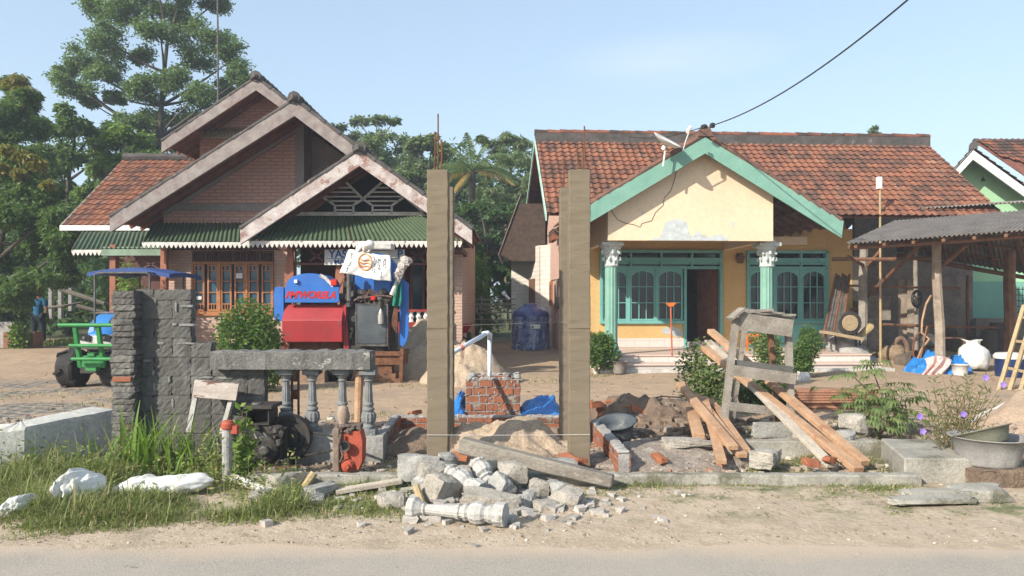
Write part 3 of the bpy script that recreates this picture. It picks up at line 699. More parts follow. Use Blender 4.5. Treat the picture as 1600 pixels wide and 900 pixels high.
for sgn, e in ((-1, ex0), (1, ex1)):
    mb.slab([(e, -.98, roofz(e) - .01), (e, 2.6, roofz(e) - .01), (apx, 2.6, apz - .01), (apx, -.98, apz - .01)], (0, 0, -.03))
    for yy in np.arange(-.7, 2.2, .55):
        mb.bar((e, yy, roofz(e) - .09), (apx, yy, apz - .09), .05, .09)
    for b in np.arange(.3, abs(e - apx), .42):
        x = e - sgn * b; mb.bar((x, -.95, roofz(x) - .15), (x, 2.3, roofz(x) - .15), .05, .05)
L_(mb, 'rafters', M('dark_rafter_wood', (.14, .08, .055), (.08, .05, .04), 6, .9, .3))
mb = MB(); bw = .36
for e, sg in ((ex0, -1), (ex1, 1)):
    poly = [(apx, apz - .02), (apx, apz - .02 - bw), (e, roofz(e) - .02 - bw), (e + sg * .05, roofz(e) + .0)]
    if sg < 0: poly = poly[::-1]
    mb.prism(poly, -1.09, -1.05)
L_(mb, 'barge_board', m_turq)
mb = MB(); ridge_caps(mb, (apx, -1.05, apz + .09), (apx, 2.9, apz + .09)); mb.prism([(apx - .17, apz + .0), (apx + .17, apz + .0), (apx + .12, apz + .16), (apx, apz + .27), (apx - .12, apz + .16)], -1.12, -.85)
for e in (ex0, ex1): ridge_caps(mb, (e, -1.04, roofz(e) + .03), (apx, -1.04, apz + .06), .06, .27)
L_(mb, 'porch_ridge', M('red_brown_ridge', (.2, .1, .07), (.11, .07, .055), 6, .9, .5))
# main roof
mx0, mx1 = hx(838, 3.7), hx(1448, 3.7); ML = math.hypot(ridge_yl - eave_yl, RZ - EZ); sv = Vector((0, ridge_yl - eave_yl, RZ - EZ)).normalized()
def keep_m(a, b):
    x = mx0 + a; yl = eave_yl + b * sv.y; z = EZ + b * sv.z; return not (ex0 + .1 < x < ex1 - .1 and z < roofz(x) - .03)
mb = MB(); tile_field(mb, (mx0, eave_yl, EZ), (1, 0, 0), tuple(sv), mx1 - mx0, ML, keep=keep_m)
L_(mb, 'main_roof', m_tilemat)
BE = 9.4; BZ = 3.72
mb = MB(); mb.slab([(mx0, BE, BZ), (mx1, BE, BZ), (mx1, ridge_yl, RZ), (mx0, ridge_yl, RZ)], (0, 0, .05))
L_(mb, 'rear_roof', m_tileold)
mb = MB(); mb.slab([(mx0 + .02, eave_yl + .05, EZ - .02), (hx(900, 1), eave_yl + .05, EZ - .02), (hx(900, 1), ridge_yl, RZ - .02), (mx0 + .02, ridge_yl, RZ - .02)], (0, 0, -.03))
mb.slab([(ex1 - .3, eave_yl + .05, EZ - .02), (mx1 - .02, eave_yl + .05, EZ - .02), (mx1 - .02, ridge_yl, RZ - .02), (ex1 - .3, ridge_yl, RZ - .02)], (0, 0, -.03))
mb.slab([(mx0 + .02, BE, BZ - .03), (mx1, BE, BZ - .03), (mx1, ridge_yl, RZ - .03), (mx0 + .02, ridge_yl, RZ - .03)], (0, 0, -.03))
for x in (mx0 + .35, mx0 + .75, mx0 + 1.1): mb.bar((x, eave_yl, EZ - .1), (x, ridge_yl, RZ - .1), .06, .09); mb.bar((x, BE, BZ - .1), (x, ridge_yl, RZ - .1), .06, .09)
for t in (.15, .4, .65, .9): mb.bar((mx0, eave_yl + t * 3.2, EZ - .16 + t * (RZ - EZ)), (mx0 + 1.4, eave_yl + t * 3.2, EZ - .16 + t * (RZ - EZ)), .07, .07)
L_(mb, 'roof_boards', m_under)
mb = MB()
for (ya, za, yb, zb2) in ((eave_yl - .1, EZ - .06, ridge_yl, RZ + .02), (BE + .1, BZ - .06, ridge_yl, RZ + .02)):
    mb.slab([(mx0 - .06, ya, za - .13), (mx0 - .06, ya, za + .02), (mx0 - .06, yb, zb2), (mx0 - .06, yb, zb2 - .15)], (.035, 0, 0))
L_(mb, 'verge_board', M('faded_white_green_board', (.5, .58, .5), (.2, .4, .32), 5, .8, .2))
mb = MB(); ridge_caps(mb, (mx0 - .05, ridge_yl, RZ + .22), (mx1 + .05, ridge_yl, RZ + .22), .09, .36); L_(mb, 'ridge_tiles', m_tileold)
mb = MB(); mb.box(mx0 - .03, mx1 + .03, ridge_yl - .13, ridge_yl + .13, RZ - .12, RZ + .19); L_(mb, 'ridge_mortar', m_ridge)
# left side wall: brick near, gable in shade, side window with an orange shutter
mb = MB(); mb.box(xl - .001, xl + .15, 2.362, 4.6, -.2, 2.2); mb.box(xl - .03, xl + .12, 2.362, 4.6, 2.2, 3.3)
mb.prism([(2.365, 3.3), (6.3, 3.3), (ridge_yl, RZ - .5)], xl, xl + .12, 'YZ')
L_(mb, 'side_wall', m_rbrick); mb = MB(); mb.box(xr - .15, xr, 2.362, 6.4, -.2, 3.3); mb.prism([(2.365, 3.3), (6.3, 3.3), (ridge_yl, RZ - .4)], xr - .15, xr, 'YZ'); L_(mb, 'end_wall', m_ochre)
mb = MB(); mb.box(xl - .32, xl + .2, 1.2, 2.19, 3.3, 3.42); mb.box(xl - .32, xl - .2, 1.1, 2.19, 3.14, 3.3); L_(mb, 'side_lintel', m_tileold)
mb = MB(); mb.box(xl - .16, xl - .12, 3.0, 3.6, 1.45, 2.15); sh_ = L_(mb, 'shutter', M('orange_shutter_wood', (.42, .17, .06), (.33, .12, .05), 9, .6, .2))
mb = MB()
for k in range(3): mb.box(xl - .168, xl - .161, 3.05 + k * .18, 3.18 + k * .18, 1.55, 2.05)
L_(mb, 'panel', m_woodb, sh_)
mb = MB(); mb.box(xl - .04, xl - .004, 2.6, 3.0, 1.4, 2.2); L_(mb, 'side_window', m_glass)
# rear wing: whitewashed block wall with a door gap and lean-to roof
a = Vector((xl, 4.6, 0)); P2 = Vector((*[0, 0], 0)); q = HP(802, 0, 9.3); b = Vector((q[0], 9.3, 0))
q2 = HP(846, 0, 5.2); a = Vector((q2[0], 5.2, 0)); nrm_ = (b - a).normalized()
mb = MB(); mb.bar(a + Vector((0, 0, 1.45)), b + Vector((0, 0, 1.45)), .15, 3.7); L_(mb, 'rear_wall', m_rblock); mb = MB(); mb.bar((xl + .08, 4.5, 1.45), (a.x + .03, a.y - .08, 1.45), .15, 3.66); L_(mb, 'joining_wall', m_rblock)
mb = MB(); c0 = a.lerp(b, .12); c1 = a.lerp(b, .3); off = Vector((nrm_.y, -nrm_.x, 0)) * -.09
if off.x > 0: off = -off
mb.bar(c0 + off + Vector((0, 0, 1.4)), c1 + off + Vector((0, 0, 1.4)), .03, 1.8); L_(mb, 'rear_door', m_woodb)
mb = MB(); p00 = Vector((HP(814, 0, 5.6)[0], 5.6, HP(800, 303, 5.6)[1])); p10 = Vector((p00.x + .55, 14, p00.z - .1))
p01 = Vector((HP(779, 0, 5.6)[0], 5.6, HP(779, 398, 5.6)[1])); p11 = Vector((p01.x + .55, 14, p01.z - .1))
corr(mb, p00, p10, p01, p11, 20, .02, .01); L_(mb, 'lean_to_roof', M('rusty_corrugated_sheet', (.3, .24, .2), (.2, .13, .1), 4, .8, .2))

mb = MB(); gy = 5.65; poly = [HP(*q, gy) for q in ((812, 318), (781, 398), (800, 408), (852, 408), (852, 318))]; mb.prism(poly[::-1], gy, gy + .06); L_(mb, 'end_boards', M('old_brown_boards', (.09, .06, .045), (.05, .038, .03), 8, .95, .5))

# wall lamp by the second window
mb = MB(); mb.lathe([(.09, 0), (.12, .03), (.12, .1), (.05, .12)], (hx(1158, 2.0), 2.0, hz(1158, 402, 2.1)), 14, 'Y'); mb.box(hx(1154, 2.1), hx(1162, 2.1), 2.1, 2.19, hz(0, 408, 2.1), hz(0, 396, 2.1))
L_(mb, 'wall_meter', M('old_bronze', (.14, .08, .05), None, 8, .5, .2))

def lw(x, y, z): return O3 + U3 * x + V3 * y + Vector((0, 0, z))
# satellite dish on the porch gable
dc = P(1042, 222, 16.1); dt = thing('satellite_dish', 'small rusty white satellite dish mounted on the turquoise porch gable edge', 'satellite dish', tuple(P(1036, 260, 16.15)))
nrm = Vector((.42, -.35, .82)).normalized(); qd = nrm.to_track_quat('Z', 'Y').to_matrix().to_4x4()
mb = MB(); mb.T = Matrix.Translation(dc) @ qd
prof = [(.02, -.06), (.12, -.05), (.22, -.025), (.3, .015), (.345, .05), (.35, .055), (.30, .03), (.2, -.01), (.1, -.035), (.01, -.045)]
mb.lathe([(max(r_, .005), h) for r_, h in prof], (0, 0, 0), 28); mb.build('dish', M('rust_stained_white', (.72, .7, .66), (.6, .57, .52), 5, .5, .1, c3=(.4, .22, .12), s3=2.5, lo3=.55, hi3=.65), dt, smooth=True)
mb = MB(); mb.tube([P(1036, 260, 16.15), P(1039, 238, 16.15), dc + nrm * -.06], .02, 7); mb.tube([P(1036, 234, 16.15), dc - nrm * .08], .05, 8); mb.build('mount', m_white, dt)
mb = MB(); mb.tube([P(1067, 236, 16.0), P(1071, 222, 15.9), P(1076, 208, 15.8)], .014, 6); mb.tube([P(1074, 206, 15.8), P(1079, 199, 15.9)], .045, 8); mb.build('receiver_arm', m_white, dt)
# overhead cable to the ridge
mb = MB(); pts = []
ca = P(1425, -6, 9.5); cb_ = P(1113, 196, 16.1)
for i in range(25):
    t = i / 24; p = cb_.lerp(ca, t); p.z -= .45 * 4 * t * (1 - t) * .5; pts.append(p)
mb.tube(pts, .013, 5)
tag(mb.build('overhead_cable', m_black), 'black power cable rising from the porch ridge into the sky at upper right', 'cable')
mb = MB(); ca = P(1100, 198, 16.1); cb_ = P(984, 214, 20.2)
mb.tube([ca.lerp(cb_, i / 12) - Vector((0, 0, .12 * math.sin(math.pi * i / 12))) for i in range(13)], .012, 5); mb.rock(ca, (.12, .12, .1), 3); mb.rock(P(1113, 196, 16.1), (.1, .1, .12), 3)
tag(mb.build('overhead_cable', m_black), 'short black service cable running left from the porch peak behind the main ridge', 'cable')
# ------------------------------------------------------------ the brick house (left)
lh = thing('brick_house', 'red brick house with three stacked gables, green corrugated awnings and orange wooden windows', 'house', (X_(462, 18), 18, 0))
m_lb = brick_mat('long_red_brick', (.52, .215, .13), (.42, .165, .1), (.2, .1, .07), .3, .085, .016, 1, stain=(.34, .16, .11))
m_lbw = brick_mat('pale_red_brick', (.5, .27, .17), (.42, .22, .14), (.28, .19, .14), .24, .07, .011, .8)
m_barge = M('weathered_barge_board', (.29, .26, .24), (.2, .165, .155), 5, .95, .6, 20, c3=(.22, .13, .105), s3=2.6, lo3=.56, hi3=.66)
m_bargeg = M('flaking_white_barge_board', (.5, .46, .43), (.34, .27, .25), 4, .95, .6, 20, c3=(.25, .15, .125), s3=3.2, lo3=.53, hi3=.6)
m_green = M('faded_green_zinc', (.075, .11, .06), (.055, .085, .045), 3, .6, .2, 18, c3=(.2, .22, .1), s3=2.2, lo3=.6, hi3=.75)
m_trim = M('white_scallop_trim', (.62, .6, .55), (.45, .43, .39), 8, .8, .2)
m_plast = M('grey_plaster', (.27, .24, .22), (.21, .19, .175), 2, .95, .3)
m_owood = M('orange_varnished_wood', (.4, .17, .06), (.3, .115, .045), 6, .5, .2, 20, fine=.1)
m_dred = M('dark_red_wood', (.1, .035, .025), (.07, .026, .02), 5, .6, .2)
m_curt = M('blue_curtain', (.035, .1, .17), (.02, .06, .11), 10, .9, .2, stretch=(3, 1, .2))
def q4(mb, pts, t, r=None): mb.slab(pts, t, r)
def wallpoly(mb, pix, Y, th=.16): mb.prism([(X_(a, Y), Z_(b, Y)) for a, b in pix], Y, Y + th)
W = 18.0
# lower facade
zT = Z_(384, W) + .5
wx = [X_(a, W) for a in (262, 301, 428, 722)]; wz0, wz1 = Z_(490, W), Z_(392, W)
mb = MB(); mb.box(wx[0], wx[1], W, W + .2, -.3, zT); mb.box(wx[1], wx[2], W, W + .2, -.3, wz0); mb.box(wx[1], wx[2], W, W + .2, wz1, zT); mb.box(wx[2], X_(460, W), W, W + .2, -.3, zT)
mb.build('front_wall', m_lbw, lh)
mb = MB(); mb.box(wx[0], wx[0] + .2, W + .2, W + 6, -.3, zT + .5); mb.box(X_(708, 16.5), X_(722, 16.5), 16.5, 16.75, -.3, 3.3); mb.box(X_(722, 17) - .2, X_(722, 17), 16.8, 23, -.3, 3.4)
mb.box(X_(460, W), X_(722, 17) - .2, 19.8, 20, -.3, 3.5)
mb.build('porch_wall', m_lbw, lh)
mb = MB(); mb.box(X_(440, 16.2), X_(722, 16.9), 16.3, 19.8, -.3, .4); mb.build('porch_floor', m_plast, lh)
# red band above the window wall
mb = MB(); mb.box(wx[0] + .1, X_(460, W), W - .04, W - .002, wz1 + .02, zT - .1); mb.build('lintel_board', m_dred, lh)
# window: six sashes
mb = MB(); x0, x1 = wx[1], wx[2]; zt2 = Z_(411, W); fr = .055
mb.box(x0, x1, W - .05, W + .06, wz0 - .05, wz0 + fr); mb.box(x0, x1, W - .05, W + .06, zt2 - fr / 2, zt2 + fr / 2); 
sw = (x1 - x0) / 6
for i in range(0, 7, 2): mb.box(x0 + i * sw - .035 + (.035 if i == 0 else 0), x0 + i * sw + .035 - (.035 if i == 6 else 0), W - .052, W + .06, wz0 + fr, zt2 - fr / 2)
lw_ = mb.build('window', m_owood, lh)
for i in range(6):
    a, b = x0 + i * sw + .04, x0 + (i + 1) * sw - .03; za, zc = wz0 + fr + .01, zt2 - fr / 2 - .01; mb = MB(); y0, y1 = W - .035, W + .015; f = .04
    mb.box(a, a + f, y0, y1, za, zc); mb.box(b - f, b, y0, y1, za, zc); mb.box(a + f, b - f, y0, y1, za, za + f); mb.box(a + f, b - f, y0, y1, zc - f, zc)
    H = zc - za
    for t in (.17, .5, .66 - .02, .88): 
        z = za + H * {.17: .15, .5: .4, .64: .64, .88: .87}[t if t != .66 - .02 else .64]; mb.box(a + f, b - f, y0 + .005, y1 - .005, z - .012, z + .012)
    for t in (1 / 3, 2 / 3): mb.box(a + f + (b - a - 2 * f) * t - .008, a + f + (b - a - 2 * f) * t + .008, y0 + .008, y1 - .008, za + f, za + H * .15)
    mb.box((a + b) / 2 - .008, (a + b) / 2 + .008, y0 + .008, y1 - .008, za + H * .87, zc - f)
    s_ = mb.build('sash', m_owood, lw_)
    g = MB(); g.box(a + f, b - f, y1 + .002, y1 + .008, za + f, zc - f); g.build('pane', glass_mat('blue_tinted_pane', (.02, .07, .12), .15) if i == 0 else bpy.data.materials['blue_tinted_pane'], s_)
mb = MB()
for (a, b, c, d) in ((308, 463, 316, 468), (370, 427, 380, 435)): mb.box(X_(a, W), X_(c, W), W - .045, W - .04, Z_(d, W), Z_(b, W))
mb.build('sticker', m_white, lw_)
# carved transom above
mb = MB(); mb.box(x0, x1, W - .03, W + .05, zt2 + fr / 2, zt2 + fr / 2 + .03); mb.box(x0, x1, W - .03, W + .05, wz1 - .05, wz1)
for i in range(7): mb.box(x0 + i * sw - .03 + (.03 if i == 0 else 0), x0 + i * sw + .03 - (.03 if i == 6 else 0), W - .033, W + .05, zt2 + fr / 2 + .03, wz1 - .05)
for i in range(36): mb.box(x0 + (i + .5) * sw / 6 - .012, x0 + (i + .5) * sw / 6 + .012, W - .02, W + .02, zt2 + .05, wz1 - .05)
mb.build('transom', M('dark_brown_red_wood', (.13, .045, .03), (.08, .03, .022), 8, .6, .2), lh)
mb = MB(); mb.box(x0, x1, W + .1, W + .12, zt2, wz1); mb.box(x0, x1, W + .05, W + .06, wz0, zt2); mb.build('curtain', m_curt, lh)
# big gable
G = 18.0; BG = 16.7; ap = P(462, 162, BG); L0 = P(175, 343, BG); R0 = P(722, 358, BG)
mb = MB(); wallpoly(mb, [(256, 350), (256, 318), (462, 188), (463, 188), (463, 350)], G); mb.build('gable_wall', m_lb, lh)
mb = MB(); mb.prism([(X_(476, G), Z_(350, G)), (X_(476, G), Z_(198, G)), (X_(640, G), Z_(318, G)), (X_(640, G), Z_(350, G))], G + .6, G + .75)
mb.build('recessed_wall', m_plast, lh)
mb = MB(); mb.box(X_(462.5, G), X_(476, G), G - .06, G + .7, Z_(352, G), Z_(190, G)); mb.build('gable_column', m_plast, lh)
mb = MB(); mb.box(X_(256, G) - .01, X_(430, G), G - .05, G - .003, Z_(330, G), Z_(319, G))
mb.prism([(X_(256, G), Z_(318, G)), (X_(462, G), Z_(190, G)), (X_(462, G), Z_(208, G)), (X_(256, G), Z_(340, G))][::-1], G - .04, G - .004); mb.build('plaster_band', m_plast, lh)
def gable_roof(parent, ap, L0, R0, back, tname, bm, tile=m_tileold, bw=.3, under=True, rw=None):
    ap, L0, R0 = Vector(ap), Vector(L0), Vector(R0); Y0 = ap.y; D = Vector((0, back - Y0, 0))
    for e, sg in ((L0, 1), (R0, -1)):
        mb = MB(); s_ = (ap - e).normalized(); Ln = (ap - e).length
        tile_field(mb, (e.x, Y0, e.z), (0, 1, 0), tuple(s_), back - Y0, Ln, tl=.28)
        mb.build('roof_slope', tile, parent)
    mb = MB()
    for e in (L0, R0):
        mb.slab([e, e + D, ap + D, ap], (0, 0, -.04))
        for k in range(int(back - Y0) * 2):
            yy = .3 + k * .5; o_ = Vector((0, yy, -.1))
            if yy < back - Y0 - .2: mb.bar(e + o_, ap + o_, .05, .08)
    mb.build('roof_underside', m_under, parent)
    mb = MB()
    for e in (L0, R0):
        d = (ap - e).normalized(); up = Vector((0, 0, 1)); nseg = 8
        for i in range(nseg):
            a = e.lerp(ap, i / nseg); b = e.lerp(ap, (i + 1) / nseg); j = random.uniform(-.006, .006)
            q = [(a.x, a.z - bw), (a.x, a.z + .03 + j), (b.x, b.z + .03 + j), (b.x, b.z - bw)]
            if e is R0 or e.x > ap.x: q = q[::-1]
            mb.prism(q, Y0 - .1 + abs(j) * .2, Y0 - .02)
    mb.build('barge_board', bm, parent)
    mb = MB()
    for e in (L0, R0): ridge_caps(mb, e + Vector((0, -.05, .05)), ap + Vector((0, -.05, .07)), .06, .4)
    ridge_caps(mb, ap + Vector((0, -.15, .1)), ap + D + Vector((0, 0, .1)), .13); mb.rock(ap + Vector((0, -.08, .08)), (.26, .24, .22), 5, 2, .1)
    mb.build('ridge_tiles', m_ridge, parent)
gable_roof(lh, ap, L0, R0, 22, 'big', m_barge)
# upper rear gable
UG = 20.2; ua = P(402, 127, UG - 1); uL = P(255, 224, UG - 1); uR = P(470, 176, UG - 1)
mb = MB(); wallpoly(mb, [(312, 260), (312, 203), (402, 140), (470, 190), (470, 260)], UG); mb.build('upper_wall', m_lb, lh)
gable_roof(lh, ua, uL, uR, 24, 'upper', m_barge, bw=.26)
mb = MB(); corr(mb, P(318, 200, UG - .02), P(398, 200, UG - .02), P(312, 215, UG - .7), P(396, 215, UG - .7), 15, .02); mb.build('small_canopy', M('rusty_striped_zinc', (.4, .3, .16), (.16, .14, .09), 14, .7, .2), lh)
# porch gable
PG = 15.25; pa = P(563, 240, PG); pL = P(378, 362, PG); pR = P(738, 362, PG)
gable_roof(lh, pa, pL, pR, 18.2, 'porch', m_bargeg, bw=.27)
# trellis of the porch gable
T = 16.2; mb = MB()
def tb_(a, b, w=.05): mb.bar(P(*a, T), P(*b, T), .05, w, up=(0, -1, 0) if False else (0, 0, 1))
def tbar(a, b, w=.055):
    A_ = P(*a, T); B_ = P(*b, T); d = (B_ - A_).normalized(); n_ = Vector((-d.z, 0, d.x)) * w / 2
    mb.slab([A_ + n_, B_ + n_, B_ - n_, A_ - n_], (0, .05, 0))
base_y = 334
tbar((455, base_y), (667, base_y), .08); tbar((458, 335), (564, 252), .05); tbar((564, 252), (666, 335), .05)
tbar((540, 284), (567, 311), .05); tbar((596, 285), (567, 311), .05); tbar((502, 307), (522, 320), .045); tbar((567, 311), (551, 321), .045); tbar((567, 311), (582, 321), .045); tbar((631, 308), (612, 321), .045)
for x in (523, 552, 582, 612): tbar((x, 320), (x, 334), .04)
for y_, a, b in ((293, 527, 549), (300, 513, 556), (307, 505, 563), (314, 510, 560), (321, 522, 552), (328, 522, 552)):
    tbar((a, y_), (b, y_), .026); tbar((1134 - b, y_), (1134 - a, y_), .026)
mb.build('gable_trellis', m_trim, lh)
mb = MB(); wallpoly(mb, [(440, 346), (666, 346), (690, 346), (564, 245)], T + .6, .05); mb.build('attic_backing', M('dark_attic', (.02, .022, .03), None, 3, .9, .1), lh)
# awnings with scalloped trims
def scallop(mb, a, b, z, drop=.09, tooth=.1, th=.02):
    a = Vector(a); b = Vector(b); L = (b - a).length; n_ = max(1, int(L / tooth)); d = (b - a) / n_
    ny_ = Vector((-d.y, d.x, 0)).normalized() * th
    for i in range(n_):
        p = a + d * i; q = p + d; m_ = (p + q) / 2
        pts = [p + Vector((0, 0, .05)), q + Vector((0, 0, .05)), q, m_ + d * .16 - Vector((0, 0, drop * .8)), m_ - Vector((0, 0, drop)), m_ - d * .16 - Vector((0, 0, drop * .8)), p]
        k = len(pts); mb.add(pts + [x + ny_ for x in pts], [tuple(range(k)), tuple(range(2 * k - 1, k - 1, -1))] + [(i_, i_ + k, (i_ + 1) % k + k, (i_ + 1) % k) for i_ in range(k)])
def awning(pu0, pu1, pl0, pl1, nw, name='awning'):
    mb = MB(); corr(mb, pu0, pu1, pl0, pl1, nw, .022, .006); aw = mb.build(name, m_green, lh)
    mb = MB(); a = Vector(pl0); b = Vector(pl1); a.z -= .07; b.z -= .07; a.y -= .01; b.y -= .01; scallop(mb, a, b, 0); mb.build('scallop_trim', m_trim, aw)
    mb = MB()
    for t in np.linspace(.02, .98, max(3, int((b - a).length / .8))):
        mb.bar(Vector(pu0).lerp(Vector(pu1), t) - Vector((0, 0, .06)), Vector(pl0).lerp(Vector(pl1), t) - Vector((0, 0, .06)), .05, .06)
    mb.build('bracket', m_dred, aw)
def shift(p, dy): return p
awning(P(240, 348, 17.95), P(392, 348, 17.95), P(222, 377, 16.8), P(392, 377, 16.8), 24)
awning(P(418, 338, 16.15), P(668, 338, 16.15), P(384, 375, 15.35), P(722, 375, 15.35), 44)
awning(P(128, 362, 18.8), P(262, 362, 18.8), P(112, 389, 17.6), P(258, 389, 17.6), 20)
# left tiled wing
mb = MB(); e0 = P(118, 352, 19.0); r0_ = P(187, 250, 22.0); wx0 = (e0.x + r0_.x) / 2; s_ = Vector((0, 3, r0_.z - e0.z)); 
tile_field(mb, (wx0 - .1, 19, e0.z), (1, 0, 0), tuple(s_.normalized()), X_(330, 20) - wx0, s_.length); mb.build('wing_roof', m_tilemat, lh)
mb = MB(); ridge_caps(mb, (wx0 - .1, 22, r0_.z + .08), (X_(330, 22), 22, r0_.z + .08), .12); mb.build('ridge_tiles', m_ridge, lh)
mb = MB(); mb.slab([(wx0, 25, e0.z), (X_(330, 20), 25, e0.z), (X_(330, 20), 22, r0_.z), (wx0, 22, r0_.z)], (0, 0, .05)); mb.slab([(wx0, 19.05, e0.z - .05), (X_(300, 20), 19.05, e0.z - .05), (X_(300, 20), 22, r0_.z - .05), (wx0, 22, r0_.z - .05)], (0, 0, -.04)); mb.build('wing_underside', m_under, lh)
mb = MB(); mb.box(wx0 - .12, X_(234, 18.9), 18.9, 18.95, Z_(360, 18.9), Z_(352, 18.9)); mb.build('fascia', m_white, lh); mb = MB(); mb.bar((wx0 - .1, 18.95, e0.z - .05), (wx0 - .1, 22, r0_.z - .05), .04, .12); mb.build('verge_board', m_barge, lh)
# left recessed porch: reddish posts, rail, dark wall
mb = MB()
for px_ in (178, 257):
    c = P(px_, 400, 17.75); mb.box(c.x - .07, c.x + .07, 17.68, 17.82, -.1, 2.95)
mb.build('porch_post', M('red_brown_post', (.3, .11, .06), (.2, .08, .05), 6, .6, .3), lh)
mb = MB(); mb.box(X_(160, 17.7), X_(262, 17.7), 17.7, 17.78, 2.75, 2.9); mb.box(X_(160, 17.6), X_(262, 17.6), 17.55, 17.6, 2.68, 2.83); mb.build('porch_beam', M('pale_green_beam', (.22, .3, .22), None, 4, .8), lh)
mb = MB(); mb.box(X_(178, 20.4), X_(262, 19) + .2, 20.4, 20.6, -.1, 3.3); mb.box(X_(180, 19.5), X_(262, 18.3), 18.3, 20.4, -.1, .3); mb.build('porch_back_wall', m_dred, lh)
mb = MB()
for (a, b) in (((186, 406), (215, 420)), ((215, 406), (186, 420)), ((222, 406), (250, 420)), ((250, 406), (222, 420))): mb.bar(P(*a, 17.75), P(*b, 17.75), .03, .04)
mb.box(X_(180, 17.75), X_(255, 17.75), 17.72, 17.78, Z_(423, 17.75), Z_(420, 17.75)); mb.build('porch_lattice', m_dred, lh)
# main porch: carved posts, lattice, door wall, balustrade, sign
def carved(px_):
    c = P(px_, 400, 15.9); mb = MB(); n_ = 16; wv = lambda t: .055 + .035 * math.sin(t * math.pi) ** 1.0
    pts = [(c.x - wv(i / n_) + .02 * math.sin(i / n_ * 9), 1.2 + 1.62 * i / n_) for i in range(n_ + 1)] + [(c.x + wv(i / n_), 1.2 + 1.62 * i / n_) for i in range(n_, -1, -1)]
    for i in range(n_):
        a0 = pts[i]; a1 = pts[i + 1]; b1 = pts[-(i + 2)]; b0 = pts[-(i + 1)]
        mb.prism([a0, b0, b1, a1], 15.86, 15.96)
    mb.box(c.x - .06, c.x + .06, 15.85, 15.99, .3, 1.2); mb.build('carved_post', m_owd2, lh)
m_owd2 = M('carved_red_brown_wood', (.33, .13, .07), (.22, .08, .05), 8, .6, .4, 20)
carved(453); carved(532)
c = P(258, 400, 17.5); mb = MB(); mb.box(c.x - .09, c.x + .05, 17.45, 17.55, 2.2, 2.9); mb.box(c.x - .05, c.x + .05, 17.45, 17.55, 0, 2.2); mb.build('carved_post', m_owd2, lh)
mb = MB(); Y = 16.0
for (a, b) in (((484, 392), (505, 408)), ((505, 392), (484, 408)), ((640, 392), (666, 410)), ((666, 392), (640, 410)), ((668, 392), (700, 410)), ((700, 392), (668, 410))): mb.bar(P(*a, Y), P(*b, Y), .03, .045)
mb.box(X_(460, Y), X_(708, Y), Y - .03, Y + .03, Z_(414, Y), Z_(411, Y)); mb.box(X_(460, Y), X_(708, Y), Y - .04, Y + .04, Z_(388, Y), Z_(380, Y))
mb.build('porch_lattice', M('red_lattice_wood', (.16, .055, .04), None, 6, .6), lh)
# porch inner wall with tall doors
mb = MB(); Y = 19.7; mb.box(X_(470, Y), X_(725, Y), Y - .03, Y + .09, .4, 3.2); mb.build('porch_inner_wall', m_dred, lh)
for (a, b) in ((600, 634), (642, 664), (672, 690)):
    mb = MB(); x0, x1 = X_(a, Y), X_(b, Y); z0, z1 = .45, Z_(405, Y); f = .06
    mb.box(x0, x0 + f, Y - .09, Y - .032, z0, z1); mb.box(x1 - f, x1, Y - .09, Y - .032, z0, z1); mb.box(x0, x1, Y - .092, Y - .032, z1, z1 + f); mb.box(x0 + f, x1 - f, Y - .088, Y - .032, z0 + .5, z0 + .58)
    d_ = mb.build('door', m_owd2, lh); g = MB(); g.box(x0 + f, x1 - f, Y - .06, Y - .05, z0 + .58, z1); g.build('pane', bpy.data.materials['blue_tinted_pane'], d_)
# balustrade of the porch: red rail and white balusters
Y = 16.5; mb = MB(); mb.box(X_(455, Y), X_(708, Y), Y - .06, Y + .08, Z_(487, Y), Z_(483.5, Y)); mb.box(X_(455, Y), X_(708, Y), Y - .07, Y + .09, .3, Z_(503, Y)); mb.build('porch_rail', M('red_rail_paint', (.32, .04, .035), None, 5, .5), lh)
mb = MB(); zt_, zb_ = Z_(487, Y), Z_(503, Y); x = X_(620, Y)
for i in range(7): mb.lathe([(.06, zb_), (.04, zb_ + .06), (.065, zb_ + .12), (.03, zt_ - .05), (.055, zt_)], (X_(631 + i * 11.5, Y), Y + .01, 0), 8)
mb.build('porch_balusters', m_white, lh)
# eave end bits at the right of the porch gable
mb = MB(); mb.box(X_(708, 16), X_(724, 16), 15.6, 17.5, Z_(395, 16), Z_(388, 16)); mb.box(X_(712, 16), X_(730, 16), 15.4, 17.5, Z_(380, 16), Z_(370, 16)); mb.build('beam', m_dred, lh)
# shop sign hanging under the porch eave
Y = 15.75; sg = thing('hanging_sign', 'white hanging board with blue lettering under the green porch awning', 'sign', (X_(567, Y), Y, Z_(415, Y)))
mb = MB(); mb.box(X_(507, Y), X_(632, Y), Y, Y + .03, Z_(414, Y), Z_(390, Y)); mb.build('board', M('sign_white', (.68, .68, .64), None, 3, .6, 0), sg)
mb = MB()
put_text(mb, 'YASI', .235, Matrix.Translation((X_(530, Y), Y - .006, Z_(397.5, Y))) @ FRONT, ext=.002, sx=.95, off=.006)
put_text(mb, 'P', .235, Matrix.Translation((X_(625, Y), Y - .006, Z_(397.5, Y))) @ FRONT, ext=.002, off=.006)
put_text(mb, 'MA', .13, Matrix.Translation((X_(530, Y), Y - .006, Z_(409, Y))) @ FRONT, ext=.002, sx=1.15, off=.004)
mb.build('lettering', M('sign_blue_paint', (.02, .1, .32), None, 3, .6, 0), sg)
mb = MB(); mb.box(X_(509, Y), X_(630, Y), Y - .004, Y - .001, Z_(404.4, Y), Z_(403.6, Y)); mb.build('rule', m_iron, sg)
mb = MB()
